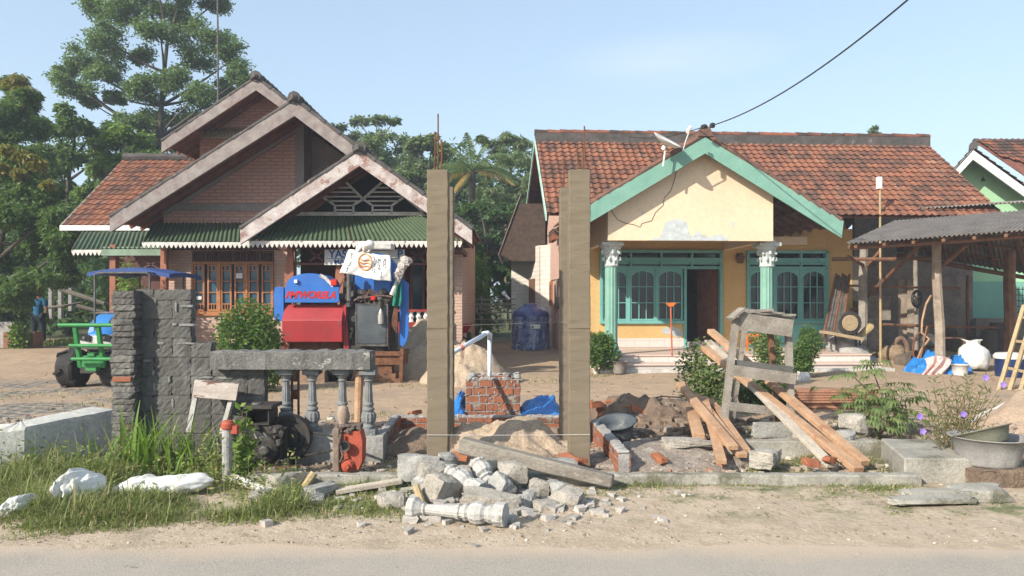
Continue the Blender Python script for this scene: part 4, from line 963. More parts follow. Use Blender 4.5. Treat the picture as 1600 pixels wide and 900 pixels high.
for x in (512, 627): mb.tube([P(x, 390, Y), P(x, 380, Y)], .008, 4)
mb.build('hanger', m_iron, sg)
# antenna mast behind the upper gable
mb = MB(); mb.tube([P(341, 200, 23), P(340, 0, 23), P(339, -40, 23)], [.035, .025, .015], 6)
for y_ in (20, 60): mb.tube([P(334, y_, 23), P(347, y_ + 2, 23)], .012, 4)
tag(mb.build('antenna_mast', m_iron), 'thin metal antenna mast rising behind the uppermost gable', 'antenna')

# ------------------------------------------------------------ neighbour's green house, far right
Y = 23.0; gh_ = thing('green_house', 'pale green house with white barge boards at the right edge', 'house', (X_(1600, Y), Y, 0))
m_pg = M('pale_green_wall', (.36, .6, .36), (.32, .54, .33), 1, .85, .1, fine=.04); m_pgd = M('sea_green_wall', (.2, .42, .33), (.17, .37, .29), 1, .85, .1, fine=.04)
mb = MB(); mb.prism([(X_(1500, Y), -.2), (X_(1760, Y), -.2), (X_(1760, Y), Z_(345, Y)), (X_(1700, Y), Z_(360, Y)), (X_(1521, Y), Z_(243, Y)), (X_(1500, Y), Z_(268, Y))], Y, Y + .2); mb.bar((X_(1500, Y) + .2, Y + .2, 2.5), (X_(1500, 30), 30, 2.5), .2, 5); mb.build('gable_wall', m_pg, gh_)
mb = MB(); mb.box(X_(1470, Y), X_(1700, Y), Y - .05, Y - .01, -.2, Z_(440, Y)); mb.build('lower_wall', m_pgd, gh_)
mb = MB(); a = P(1521, 232, Y - .8); b = P(1490, 266, Y - .8); c = P(1640, 318, Y - .8)
mb.slab([a, b, b - Vector((0, 0, .3)), a - Vector((0, 0, .32))], (0, .05, 0)); mb.slab([a, a - Vector((0, 0, .34)), c - Vector((0, 0, .34)), c], (0, .05, 0)); mb.build('barge_board', m_white, gh_)
mb = MB(); D = Vector((4.2, 7, 0)); mb.slab([b, a, a + D, b + D], (0, 0, -.05)); mb.slab([a, c, c + D, a + D], (0, 0, -.05)); mb.build('roof_underside', m_under, gh_)
mb = MB(); s_ = (a - c).normalized(); tile_field(mb, (c.x, c.y, c.z), tuple(D), tuple(s_), 8, (a - c).length)
s_ = (a - b).normalized(); tile_field(mb, (b.x, b.y, b.z), tuple(D), tuple(s_), 8, (a - b).length)
# the cross roof whose front slope faces the street
o_ = P(1530, 262, Y + 1); tile_field(mb, (X_(1524, Y + 2.2), Y - .5, Z_(262, Y) - .4), (1, 0, 0), (0, .83, .55), 5, 3.2, keep=lambda p, q: Z_(262, Y) - .4 + q * .55 > a.z - .72 * (p) + .12)
mb.build('tiled_roof', m_tileold, gh_); mb = MB(); xx = X_(1524, Y + 2.2); zz = Z_(262, Y) - .45; mb.slab([(xx, Y - .5, zz), (xx + 5, Y - .5, zz), (xx + 5, Y + 2.16, zz + 1.72), (xx, Y + 2.16, zz + 1.72)], (0, 0, -.05)); mb.build('roof_boards', m_under, gh_)
mb = MB(); ridge_caps(mb, (X_(1522, Y + 2.2), Y + 2.2, Z_(222, Y + 2.2)), (X_(1680, Y), Y + 2.2, Z_(224, Y + 2.2)), .12); ridge_caps(mb, a + Vector((0, 0, .08)), a + D, .11); mb.build('ridge_tiles', m_ridge, gh_)
mb = MB(); mb.prism([(X_(1532, Y), Z_(283, Y)), (X_(1540, Y), Z_(283, Y)), (X_(1536, Y), Z_(276, Y))], Y - .012, Y - .003); mb.box(X_(1571, Y), X_(1576, Y), Y - .012, Y - .003, Z_(279, Y), Z_(276, Y)); mb.build('vent_hole', m_dark, gh_)
def pbox(mb, a, b, c, d, Y, th, r=None):
    """box whose front face covers photo pixels (a,b)-(c,d) at depth Y, th deep"""
    return mb.box(X_(a, Y), X_(c, Y), Y, Y + th, Z_(d, Y), Z_(b, Y), r)
def ptube(mb, pts, Y, rad, n=7):
    return mb.tube([P(p[0], p[1], p[2] if len(p) > 2 else Y) for p in pts], rad, n)
def pbar(mb, a, b, w, h, up=(0, 0, 1), r=None): return mb.bar(P(*a), P(*b), w, h, up, r)
def single(mb, name, mat, label, cat, group=None, **k): return tag(mb.build(name, mat, **k), label, cat, group)

# ------------------------------------------------------------ crop thresher parked before the brick house
Y = 14.0
th = thing('threshing_machine', 'blue and red crop threshing machine with diesel engine, parked in front of the brick house', 'machine', (X_(540, Y), Y, 0))
mb = MB(); z = lambda p: Z_(p, Y); x = lambda p: X_(p, Y)
# red hopper: sloping upper panel over an upright lower panel
prof = [(Y + .02, z(535)), (Y - .12, z(534)), (Y - .14, z(500)), (Y + .06, z(476)), (Y + .7, z(476)), (Y + .7, z(535))]
mb.prism(prof, x(444), x(537), 'YZ'); hp = mb.build('hopper', m_red, th, bevel=.01)
mb = MB(); mb.box(x(537), x(541), Y - .02, Y + .7, z(552), z(476)); mb.build('hopper_frame', m_red, th); mb = MB(); mb.box(x(443), x(446), Y - .02, Y + .04, z(552), z(535)); mb.build('hopper_leg', m_red, th); mb = MB(); mb.bar((x(541), Y, z(500)), (x(544), Y, z(550)), .04, .04); mb.build('hopper_leg', m_red, th)
mb = MB(); pbox(mb, 448, 535, 536, 549, Y + .1, .5); mb.build('hopper_shade', m_rust, th)  # brown box standing in for the shade below the hopper
mb = MB(); pbox(mb, 445, 448.5, 530, 473, Y - .1, .03); bp = mb.build('sign_panel', m_blue, th, bevel=.006)
mb = MB(); put_text(mb, "FM'WORELA", .185, Matrix.Translation((x(487), Y - .104, z(461.5))) @ FRONT, ext=.002, shear=.35, sx=.92, off=.008); mb.build('lettering', M('sign_red_paint', (.5, .02, .02), None, 3, .5, 0), bp)
mb = MB(); n_ = 20; poly = [(x(447), z(449))] + [(x(483.5) + (x(520) - x(447)) / 2 * math.cos(math.pi - math.pi * i / n_), z(449) + (z(427) - z(449)) * math.sin(math.pi * i / n_) ** .8) for i in range(1, n_)] + [(x(520), z(449))]
mb.prism(poly[::-1], Y, Y + .6); mb.build('drum_cover', m_blue, th)
mb = MB(); poly = [(x(429), z(498)), (x(428), z(460)), (x(430), z(448.5)), (x(443.5), z(448.5)), (x(443.5), z(502)), (x(436), z(502.5))]; mb.prism(poly[::-1], Y - .02, Y + .5); mb.build('side_cover', m_blue, th)
mb = MB(); ptube(mb, [(500, 430), (509, 435), (517, 443), (521, 448)], Y - .03, .035); mb.build('conveyor_pipe', m_concl, th)
mb = MB(); pbox(mb, 516.5, 436.5, 526, 446, Y - .1, .1); mb.build('tail_light', M('red_lens', (.6, .03, .02), None, 5, .3, 0), th, bevel=.01)
mb = MB(); pbox(mb, 459.5, 437, 464, 442, Y - .06, .06); mb.build('latch', m_pvc, th)
# engine
mb = MB(); pbox(mb, 531, 458, 556, 545, Y + .1, .5); pbox(mb, 536, 440, 548, 460, Y + .15, .3); pbox(mb, 556, 452, 610, 473, Y + .25, .35); pbox(mb, 608, 470, 618, 545, Y + .2, .3); pbox(mb, 545, 540, 600, 552, Y + .02, .5)
for i in range(14):
    a = random.uniform(530, 600); b = random.uniform(455, 478); mb.rock(P(a, b, Y + .05), (.14, .14, .12), i, 1, .3)
for i in range(6): mb.lathe([(.05, 0), (.07, .02), (.07, .1), (.03, .12)], P(random.uniform(533, 555), random.uniform(470, 530), Y), 10, 'Y')
mb.build('engine', m_dark, th)
mb = MB(); ptube(mb, [(545.5, 470), (545.5, 425)], Y + .02, .05, 10); ptube(mb, [(552.5, 455), (552.5, 426)], Y + .1, .025); mb.build('exhaust', m_iron, th)
mb = MB(); pbox(mb, 557, 476, 604, 538, Y - .08, .28); tk = mb.build('fuel_tank', M('dark_scratched_tank', (.085, .1, .11), (.045, .05, .055), 3, .35, .2, 12, c3=(.1, .075, .06), s3=4, lo3=.6, hi3=.7, spec=.5), th, bevel=.015)
mb = MB()
for (a, b, c, d) in ((555.5, 474.5, 606, 476), (555.5, 538, 606, 541), (555.5, 476, 557, 538), (604, 476, 606, 538)): pbox(mb, a, b, c, d, Y - .09, .04)
mb.build('rim', m_iron, tk)
mb = MB(); mb.lathe([(.045, 0), (.05, .1), (.03, .12), (.03, .16), (.055, .17), (.055, .21)], P(594, 482, Y - .12), 12); mb.build('filler_cap', m_iron, tk)
mb = MB(); mb.lathe([(.05, 0), (.055, .12), (.045, .2), (.015, .28), (.015, .32)], P(595, 506, Y - .14), 12); ptube(mb, [(595, 490, Y - .14), (595, 480, Y - .1)], Y, .004, 4); mb.build('hanging_bottle', M('cloudy_bottle', (.4, .38, .34), None, 5, .3, 0), tk)
mb = MB()
for k in range(9):
    a = (random.uniform(556, 590), random.uniform(458, 474)); b = (a[0] + random.uniform(8, 22), a[1] + random.uniform(-9, 6)); ptube(mb, [a, ((a[0] + b[0]) / 2, min(a[1], b[1]) - 4), b], Y - .02 * k * .3, .01, 5)
ptube(mb, [(524, 446), (530, 452), (536, 436), (540, 432)], Y - .02, .012, 5); ptube(mb, [(553, 470), (560, 466), (600, 462), (612, 464)], Y - .04, .02, 6)
mb.build('hose', M('tangled_hose', (.2, .1, .08), (.04, .04, .04), 12, .6), th)
mb = MB(); mb.lathe([(.03, 0), (.05, .02), (.05, .05)], P(583, 466, Y - .1), 10, 'Y'); mb.build('red_valve', bpy.data.materials['red_lens'], th)
# right hand blue covers
mb = MB(); cx, cz = x(582), z(455); R0_ = x(626) - cx
poly = [(cx + (x(624) - cx) * math.cos(t), cz + (z(393) - cz) * math.sin(t)) for t in np.linspace(math.pi, 0, 20)]; mb.prism(poly, Y + .3, Y + .7); mb.build('fan_cover', m_blue, th)
mb = MB(); pbox(mb, 584, 437, 609, 457, Y + .1, .1); mb.build('blue_panel', m_blue, th, bevel=.006)
mb = MB(); poly = [(x(622), z(538)), (x(624), z(440)), (x(630), z(437)), (x(637), z(443)), (x(637), z(520)), (x(634), z(534)), (x(628), z(542))]; mb.prism(poly[::-1], Y + .1, Y + .16); mb.build('side_plate', m_blue, th)
mb = MB(); ptube(mb, [(612, 461), (622, 438), (627, 420)], Y - .05, .05); mb.build('chute_pipe', m_concl, th)
mb = MB()
for i in range(16): mb.rock(P(622 + i * .9 + random.uniform(-3, 3), 432 - i * 1.8, Y - .05), (.15, .13, .12), i, 2, .5)
mb.build('rag_wrapping', M('dirty_rag', (.5, .45, .41), (.36, .32, .3), 9, .95, .5), th)
mb = MB(); m_net = M('green_net', (.01, .2, .13), (.01, .13, .09), 9, .8, .5)
mb.grid(lambda u_, v_: P(615 + u_ * 12 - v_ * (1 - u_) * 2, 440 + v_ * 38, Y - .06 + .05 * math.sin(u_ * 9 + v_ * 3)), 10, 8, (0, .02, 0)); mb.build('green_net', m_net, th)
mb = MB()
for k in range(5): ptube(mb, [(611 + k * 2, 508 + k * 3), (617 + k, 480)], Y - .02, .012, 5)
mb.build('tool_rods', m_rust, th)
mb = MB(); pbox(mb, 556, 380, 612, 390, Y + .2, .4); mb.build('top_box', m_concl, th, bevel=.02)
# undercarriage and blocks
mb = MB(); pbox(mb, 445, 549, 632, 556, Y, .7); pbox(mb, 586, 552, 632, 570, Y + .05, .5); pbox(mb, 590, 566, 612, 600, Y + .1, .3); mb.bar(P(628, 545, Y), P(626, 600, Y), .07, .07); mb.build('chassis', m_rust, th)
for px_ in (512, 530, 452):
    mb = MB(); mb.lathe([(.14, -.1), (.3, -.1), (.33, -.05), (.33, .05), (.3, .1), (.14, .1)], (x(px_), Y + .5, .33), 22, 'X'); mb.build('wheel', m_black, th)
mb = MB(); pbox(mb, 583, 592, 626, 598, Y - .05, .5); pbox(mb, 580, 598, 620, 604, Y - .1, .55); pbox(mb, 593, 584, 618, 592, Y, .4); mb.build('wooden_block', m_woodb, th)
mb = MB(); pbox(mb, 466, 580, 507, 600, Y - .02, .3); mb.build('axle_block', M('dusty_wood_block', (.28, .19, .13), None, 5, .9), th)
# printed sack thrown over the thresher
def sackf(u_, v_):
    a = P(545, 388, Y - .14).lerp(P(610, 398, Y - .1), u_); b = P(531, 427, Y - .3).lerp(P(611, 440, Y - .22), u_); p = a.lerp(b, v_)
    w = .025 * math.sin(u_ * 9 + v_ * 5) * v_ + .012 * math.sin(u_ * 5 - v_ * 9) + .006 * math.sin(u_ * 31 + v_ * 13)
    if v_ < .08: p.z -= .02
    return p + Vector((0, w, .014 * math.sin(u_ * 7) + .004 * math.sin(u_ * 23)))
mb = MB(); mb.grid(sackf, 40, 20, (0, .018, 0))
sk = single(mb, 'printed_sack', m_wsack, 'white printed plastic sack with an orange round mark, draped over the thresher', 'sack', smooth=True)
def onsack(u_, v_, e=.02): return sackf(u_, v_) + Vector((0, -e, 0))
mb = MB(); ring = [(.44 + .14 * math.cos(t), .42 + .3 * math.sin(t)) for t in np.linspace(0, 2 * math.pi, 33)]
mb.tube([onsack(*q, .006) for q in ring], .013, 5)
for k in range(3): mb.tube([onsack(.33 + .22 * i / 6, .35 + k * .12 + .04 * math.sin(i), .006) for i in range(7)], .012, 5)
mb.build('round_mark', M('orange_print', (.75, .3, .08), None, 3, .6, 0), sk)
mb = MB()
for c_, (uu, v0, v1) in enumerate(((.62, .15, .7), (.66, .25, .75), (.72, .2, .6), (.76, .2, .62), (.84, .15, .5), (.88, .2, .55), (.8, .68, .9), (.12, .2, .45), (.13, .5, .7), (.12, .75, .92))):
    v_ = v0
    while v_ < v1: e = v_ + random.uniform(.03, .07); mb.tube([onsack(uu, v_, .005), onsack(uu + random.uniform(-.02, .02), min(e, v1), .005)], .008, 4); v_ = e + .025
mb.build('print', M('faded_grey_print', (.13, .14, .17), None, 5, .7, 0), sk)
mb = MB(); mb.grid(lambda u_, v_: P(556 + u_ * 22, 380 + v_ * 12 + 2 * math.sin(u_ * 9), Y - .12 + .05 * math.sin(u_ * 8 + v_ * 4)) , 10, 8, (0, .1, 0)); mb.rock(P(574, 384, Y - .1), (.24, .2, .18), 3, 3, .4)
single(mb, 'crumpled_bag', m_wsack, 'small crumpled white bag on the very top of the thresher', 'bag', smooth=True)

# ------------------------------------------------------------ tractor
TY = 13.3; tc_ = -7.65
tr = thing('farm_tractor', 'blue tractor with green bull bar and blue canopy, half hidden behind the block wall', 'tractor', (tc_, TY, 0))
m_tb = M('tractor_blue', (.03, .19, .5), (.025, .16, .42), 2, .35, .05, spec=.5, fine=.03); m_tg = M('bull_bar_green', (.035, .23, .06), (.03, .18, .05), 4, .5, .15, fine=.05); m_tw = M('grille_white', (.55, .55, .52), (.4, .39, .36), 5, .5, .1)
def wheel(cx, cy, r_, w, name='wheel'):
    mb = MB(); mb.lathe([(r_ * .5, -w * .45), (r_ * .88, -w * .5), (r_ * .94, -w * .35), (r_ * .94, w * .35), (r_ * .88, w * .5), (r_ * .5, w * .45)], (cx, cy, r_), 30, 'X')
    nl = int(r_ * 34)
    for i in range(nl):
        a = 2 * math.pi * i / nl; sg = 1 if i % 2 else -1; d = Vector((0, math.cos(a), math.sin(a))); d2 = Vector((0, math.cos(a + .22), math.sin(a + .22))); c = Vector((cx, cy, r_))
        mb.bar(c + d * r_ * .95 + Vector((sg * w * .04, 0, 0)), c + d2 * r_ * .93 + Vector((sg * w * .5, 0, 0)), .045, .07, up=d)
        mb.bar(c + d2 * r_ * .93 + Vector((sg * w * .5, 0, 0)), c + d2 * r_ * .78 + Vector((sg * w * .52, 0, 0)), .045, .04, up=Vector((1, 0, 0)))
    wh = mb.build(name, m_black, tr); mb = MB(); mb.lathe([(.05, -w * .3), (r_ * .48, -w * .42), (r_ * .5, -w * .46), (r_ * .5, w * .46), (r_ * .48, w * .42), (.05, w * .3)], (cx, cy, r_), 20, 'X'); mb.build('rim', m_rust, wh)
wheel(tc_ - .36, TY + .15, .37, .3); wheel(tc_ + .42, TY + .15, .37, .3); wheel(tc_ - .6, TY + 1.95, .6, .34); wheel(tc_ + .55, TY + 1.95, .58, .34)
mb = MB()
for (a, b, yy, r_) in ((91, 175, 508, .036), (108, 172, 540, .034), (112, 176, 561, .034)): ptube(mb, [(a, yy, TY - .5), (b + 22, yy, TY - .5)], TY, r_, 9)
mb.bar(P(117, 508, TY - .47), P(126, 574, TY - .3), .07, .07); mb.bar(P(153, 508, TY - .47), P(162, 574, TY - .3), .07, .07)
pbox(mb, 127, 556, 158, 574, TY - .35, .2); pbox(mb, 133, 573, 150, 580, TY - .35, .2); pbox(mb, 136, 551, 147, 557, TY - .38, .1)
mb.build('bull_bar', m_tg, tr, bevel=.006)
mb = MB()
def hoodf(u_, v_):
    a = (u_ - .5) * math.pi; sx_ = .33 * (1 - .35 * (1 - v_) ** 3); return Vector((tc_ + .1 + math.sin(a) * sx_, TY + .05 + v_ * 1.25, .86 + math.cos(a) ** .6 * .29 * (1 - .55 * (1 - v_) ** 2.5) + .08 * v_)) if abs(math.cos(a)) > 1e-6 else Vector((tc_ + .1 + math.sin(a) * sx_, TY + .05 + v_ * 1.25, .86))
mb.grid(lambda u_, v_: hoodf(u_, v_) if 0 < u_ < 1 else hoodf(min(max(u_, 1e-4), 1 - 1e-4), v_), 16, 10, (0, 0, -.03)); mb.build('hood', m_tb, tr, smooth=True)
mb = MB(); mb.prism([(tc_ - .2, .72), (tc_ + .42, .72), (tc_ + .43, .9), (tc_ + .36, .98), (tc_ - .12, .98), (tc_ - .22, .9)], TY + .02, TY + .3); mb.build('grille', m_tw, tr, bevel=.04)
for sx_ in (-.08, .28):
    mb = MB(); mb.prism([(tc_ + sx_ - .1, .9), (tc_ + sx_ + .1, .86), (tc_ + sx_ + .12, .96), (tc_ + sx_ + .0, 1.0), (tc_ + sx_ - .1, .98)], TY - .01, TY + .05); hl = mb.build('headlight', m_glass, tr)
    mb = MB(); mb.lathe([(.035, 0), (.03, -.01)], (tc_ + sx_, TY - .012, .93), 10, 'Y'); mb.build('lamp', m_iron, hl)
mb = MB(); mb.box(tc_ - .15, tc_ + .35, TY + .2, TY + 2.3, .45, .86); mb.box(tc_ - .5, tc_ + .6, TY + .08, TY + .22, .3, .42); mb.box(tc_ - .1, tc_ + .2, TY - .1, TY + .3, .3, .6); mb.build('engine_block', m_dark, tr)
for s_ in (-1, 1): mb = MB(); mb.grid(lambda u_, v_, s_=s_: Vector((tc_ + s_ * (.38 + .34 * v_), TY + 1.95 - .75 * math.cos(u_ * math.pi), .72 + .65 * math.sin(u_ * math.pi) ** .7)), 12, 2, .02); mb.build('fender', m_tb, tr)
mb = MB(); mb.tube([(tc_ - .4, TY + .9, .85), (tc_ - .4, TY + .9, 2.1), (tc_ - .34, TY + .9, 2.14), (tc_ + .6, TY + .9, 2.14), (tc_ + .66, TY + .9, 2.1), (tc_ + .66, TY + .9, .85)], .02, 7)
mb.tube([(tc_ - .4, TY + .9, 1.36), (tc_ + .66, TY + .9, 1.36)], .018, 6); mb.tube([(tc_ - .34, TY + .9, 2.14), (tc_ - .34, TY + 2.5, 2.14), (tc_ - .34, TY + 2.5, .8)], .02, 6); mb.tube([(tc_ + .6, TY + .9, 2.14), (tc_ + .6, TY + 2.5, 2.14), (tc_ + .6, TY + 2.5, .8)], .02, 6)
mb.build('canopy_frame', m_iron, tr)
mb = MB(); mb.grid(lambda u_, v_: Vector((tc_ - .72 + 1.62 * u_ + .0, TY + 1.2 + 1.5 * v_, 2.16 + .1 * math.sin(u_ * math.pi) + .04 * math.sin(v_ * math.pi) - .03 * u_)), 14, 8, .08); mb.build('canopy', M('faded_navy_canopy', (.025, .07, .24), (.03, .06, .17), 3, .6, .2), tr)
mb = MB(); mb.tube([(tc_ + .1 + .2 * math.cos(t), TY + 1.5 + .07 * math.sin(t), 1.35 + .17 * math.sin(t)) for t in np.linspace(0, 6.283, 18)], .018, 5); mb.tube([(tc_ + .1, TY + 1.2, 1.0), (tc_ + .1, TY + 1.5, 1.35)], .025, 6); mb.build('steering_wheel', m_black, tr)
mb = MB(); mb.box(tc_ - .15, tc_ + .35, TY + 1.9, TY + 2.3, .95, 1.05); mb.box(tc_ - .15, tc_ + .35, TY + 2.28, TY + 2.36, 1.05, 1.4); mb.build('seat', m_black, tr, bevel=.03)

# ------------------------------------------------------------ blue wrapped water tank
Y = 20.8; wt = thing('water_tank', 'large blue plastic water tank wrapped in clear film between the two houses', 'water tank', (X_(829, Y), Y, ghf(.5, Y) - .02))
c = P(829, 545, Y); zb0 = ghf(c.x, Y); r_ = .53; H = Z_(492, Y) - zb0; pf = []
pf = [(r_ * .94, 0), (r_, .05)]
for i in range(4):
    h = .1 + i * (H - .1) / 4; pf += [(r_, h), (r_ * .97, h + .03), (r_ * .97, h + .05), (r_, h + .08)]
pf += [(r_, H), (r_ * .93, H + .08), (r_ * .6, H + .2), (r_ * .38, H + .24), (r_ * .38, H + .3), (.02, H + .33)]
mb = MB(); mb.lathe(pf, (c.x, Y, zb0), 40); mb.build('tank_body', M('wrapped_tank_blue', (.035, .06, .2), (.06, .09, .24), 3, .25, .35, 7, dist=.02, spec=.6, fine=.05), wt, smooth=True)
mfilm, n, l, b = nt('clear_film'); b.inputs['Base Color'].default_value = (.6, .66, .8, 1); b.inputs['Roughness'].default_value = .25; v_ = coords(n, l, 1, scale=(1, 1, .3)); nf = noise(n, l, v_, 7, 6, .7)
mr = ramp(n, l, nf, .45, .8); mm = n.new('ShaderNodeMath'); mm.operation = 'MULTIPLY_ADD'; mm.inputs[1].default_value = .75; mm.inputs[2].default_value = .12; l.new(mr, mm.inputs[0]); l.new(mm.outputs[0], b.inputs['Alpha']); bumpn(n, l, b, nf, 1, .05)
mb = MB()
def film(u_, v_):
    a = u_ * 2 * math.pi; rr = r_ * (1.02 + .03 * math.sin(a * 9 + v_ * 4) + .02 * math.sin(a * 17 - v_ * 9)); h = v_ * (H + .1)
    if v_ > .85: t = (v_ - .85) / .15; rr *= 1 - .75 * t; h += t * .14 + .03 * math.sin(a * 7)
    return Vector((c.x + rr * math.cos(a), Y + rr * math.sin(a), zb0 + h))
mb.grid(film, 90, 26); mb.rock((c.x + .32, Y - .2, zb0 + H + .16), (.3, .2, .22), 4, 3, .5); mb.build('film', mfilm, wt, smooth=True)
mb = MB(); pbox(mb, 829, 507, 844, 513.5, Y - r_ * 1.06, .01); mb.build('sticker', m_white, wt)
mb = MB(); mb.lathe([(.03, 0), (.03, .01)], P(832, 511, Y - r_ * 1.06 - .012), 10, 'Y'); mb.build('sticker_mark', m_black, wt)

# bamboo rail fence with dark scrub behind
Y = 23.2; fe = thing('bamboo_fence', 'low fence of thin grey bamboo rails beyond the water tank', 'fence', (X_(760, Y), Y, .24))
for (a, b) in (((715, 468), (806, 467)), ((715, 474), (798, 474)), ((715, 481), (806, 482)), ((735, 477), (806, 476)), ((716, 489), (800, 488)), ((722, 498), (803, 500))):
    mb = MB(); mb.tube([P(*a, Y), P((a[0] + b[0]) / 2, (a[1] + b[1]) / 2 + 1, Y), P(*b, Y)], .022, 6); mb.build('rail', m_woodg, fe)
for px_ in (728, 752, 793): mb = MB(); mb.tube([P(px_, 462, Y + .05), P(px_, 505, Y + .05)], .03, 6); mb.build('post', m_woodg, fe)
for (a, b) in (((736, 478), (746, 488)), ((754, 482), (772, 492))): mb = MB(); mb.tube([P(*a, Y - .04), P(*b, Y - .04)], .018, 5); mb.build('loose_rail', m_woodg, fe)
mb = MB(); Y = 22.9; ptube(mb, [(787, 458), (792, 464), (796, 468)], Y, .045, 8); ptube(mb, [(785, 460), (790, 457)], Y, .07, 8); single(mb, 'white_pipe', m_pvc, 'short bent white pipe on the bamboo fence beside the tank', 'pipe')
# grass bank behind the fence is part of the far wood; wheelbarrow
Y = 17.0; wb = thing('wheelbarrow', 'dark red wheelbarrow behind the sand heap beside the left rear post', 'wheelbarrow', (X_(720, Y), Y, .02))
mb = MB(); a = [P(708, 507, Y), P(738, 505, Y), P(738, 507, Y + .6), P(708, 508, Y + .6)]; bt = [P(714, 522, Y + .1), P(730, 520, Y + .1), P(730, 520, Y + .45), P(714, 522, Y + .45)]
mb.add(a + bt, [(0, 1, 5, 4), (1, 2, 6, 5), (2, 3, 7, 6), (3, 0, 4, 7), (4, 5, 6, 7)]); mb.build('tray', m_red, wb)
mb = MB(); mb.lathe([(.05, -.04), (.16, -.05), (.2, -.03), (.2, .03), (.16, .05), (.05, .04)], P(733, 532, Y + .2), 18, 'X'); mb.build('wheel', m_black, wb)
mb = MB()
for yy in (Y + .02, Y + .5): mb.tube([P(700, 510, yy), P(718, 524, yy), P(734, 532, Y + .2)], .02, 6); mb.tube([P(717, 523, yy), P(714, 545, yy)], .018, 5)
mb.build('frame', m_dark, wb)

# ------------------------------------------------------------ sand heaps
def heap(name, cx, cy, rx, ry, h, mat, label, cat='heap', seed=0, pw=.85, rough=.24, z0=None, n_=60, kind=None):
    mb = MB(); vs = []; fs = []
    for j in range(n_ + 1):
        for i in range(n_ + 1):
            u_, v_ = i / n_ * 2 - 1, j / n_ * 2 - 1; x_, y_ = cx + u_ * rx * 1.15, cy + v_ * ry * 1.15
            d = math.hypot(u_, v_) * 1.15 + .18 * float(fbm(np.array(u_ * 1.6 + seed), np.array(v_ * 1.6 + seed)))
            hh = h * max(0, 1 - d) ** pw if d < 1 else 0
            hh += (rough * float(fbm(np.array(x_ * 4 + seed), np.array(y_ * 4), 6)) * min(1, hh / h * 3 + .1))
            g_ = ghf(x_, y_) if z0 is None else z0
            vs.append((x_, y_, g_ + hh - (.5 if d >= 1 else .01)))
    k = n_ + 1; fs = [(j * k + i, j * k + i + 1, (j + 1) * k + i + 1, (j + 1) * k + i) for j in range(n_) for i in range(n_)]
    mb.add(vs, fs); o = mb.build(name, mat, smooth=True); tag(o, label, cat)
    return o
heap('sand_heap', X_(655, 15.8), 15.8, 1.6, 1.3, 1.25, m_sand, 'tall pale sand heap beside the right end of the thresher', seed=3)
heap('sand_heap', X_(725, 14.2), 14.2, .95, .9, .85, m_sand, 'smaller sand heap just behind the left concrete posts', seed=9)
heap('sand_heap', X_(790, 7.95), 7.95, .8, .85, .3, m_sand, 'low sand mound inside the brick footing between the four posts', seed=5, pw=.8, z0=.05, rough=.2)
heap('soil_heap', X_(1010, 9.2), 9.2, .95, .6, .42, m_soil, 'lumpy brown soil heap behind the black tub', seed=14, rough=.22, z0=.06, n_=90)
heap('soil_heap', X_(640, 7.9), 7.9, .7, .5, .17, m_soil, 'dug soil left of the left concrete posts', seed=21, rough=.1, z0=.05)
heap('rubble_bed', X_(1040, 7.5), 7.4, .9, .6, .14, M('pale_broken_rubble', (.4, .34, .28), (.26, .21, .17), 12, .97, 1, 30, dist=.04, c3=(.55, .5, .44), s3=9, lo3=.56, hi3=.62), 'pale crushed rubble bed right of the right front post', seed=31, rough=.08, z0=.04)
# ------------------------------------------------------------ the open shed at right
sh = thing('open_shed', 'open wooden shed with a grey corrugated roof on rough posts at right', 'shed', (X_(1480, 17), 17, 0))
m_asb = M('asbestos_sheet', (.24, .215, .19), (.17, .15, .135), 3, .95, .4, 20, c3=(.1, .09, .08), s3=2.2, lo3=.56, hi3=.7)
A_ = P(1322, 380, 16.0); B_ = P(1640, 356, 14.6); C_ = P(1398, 345, 18.2); D_ = P(1680, 322, 17.4)
mb = MB(); corr(mb, C_, D_, A_, B_, 42, .022, .008); mb.build('front_roof', m_asb, sh)
E_ = P(1400, 392, 22.0); F_ = P(1720, 448, 21.0); mb = MB(); corr(mb, C_, D_, E_, F_, 42, .022, .008); mb.build('rear_roof', m_asb, sh)
mb = MB(); C2 = P(1322, 336, 19.2); D2 = P(1640, 316, 19.0); corr(mb, C2 + Vector((0, .8, .15)), D2 + Vector((0, .8, .15)), C2 - Vector((0, .6, .0)), D2 - Vector((0, .6, 0)), 50, .02, .008); mb.build('upper_roof', m_asb, sh)
def post(x, yt, yb, Y, r, mat=m_woodg, lean=0):
    mb = MB(); b = P(x + lean, yb, Y); t = P(x, yt, Y); mb.tube([b - Vector((0, 0, .1)), b.lerp(t, .35) + Vector((.02, 0, 0)), b.lerp(t, .7) - Vector((.015, 0, 0)), t], [r, r * .95, r * .9, r * .85], 8); return mb.build('post', mat, sh)
m_postw = M('pale_bare_trunk', (.36, .3, .23), (.22, .17, .13), 4, .9, .4, 16)
post(1463, 380, 582, 16.4, .11, m_postw, 6); post(1350, 388, 556, 19.0, .12, m_woodg, -4); post(1578, 392, 560, 18.5, .15, m_woodb); post(1431, 372, 545, 19.5, .06, m_woodg); post(1512, 430, 560, 21, .05, m_woodb)
mb = MB()
def bm_(a, b, r): mb.tube([P(*a), P((a[0] + b[0]) / 2, (a[1] + b[1]) / 2 + 1, (a[2] + b[2]) / 2), P(*b)], [r, r * .93, r * .86], 7)
bm_((1325, 387, 16.2), (1640, 366, 14.9), .055); bm_((1400, 352, 18.2), (1660, 334, 17.4), .07); bm_((1402, 398, 21.8), (1700, 450, 21), .07)
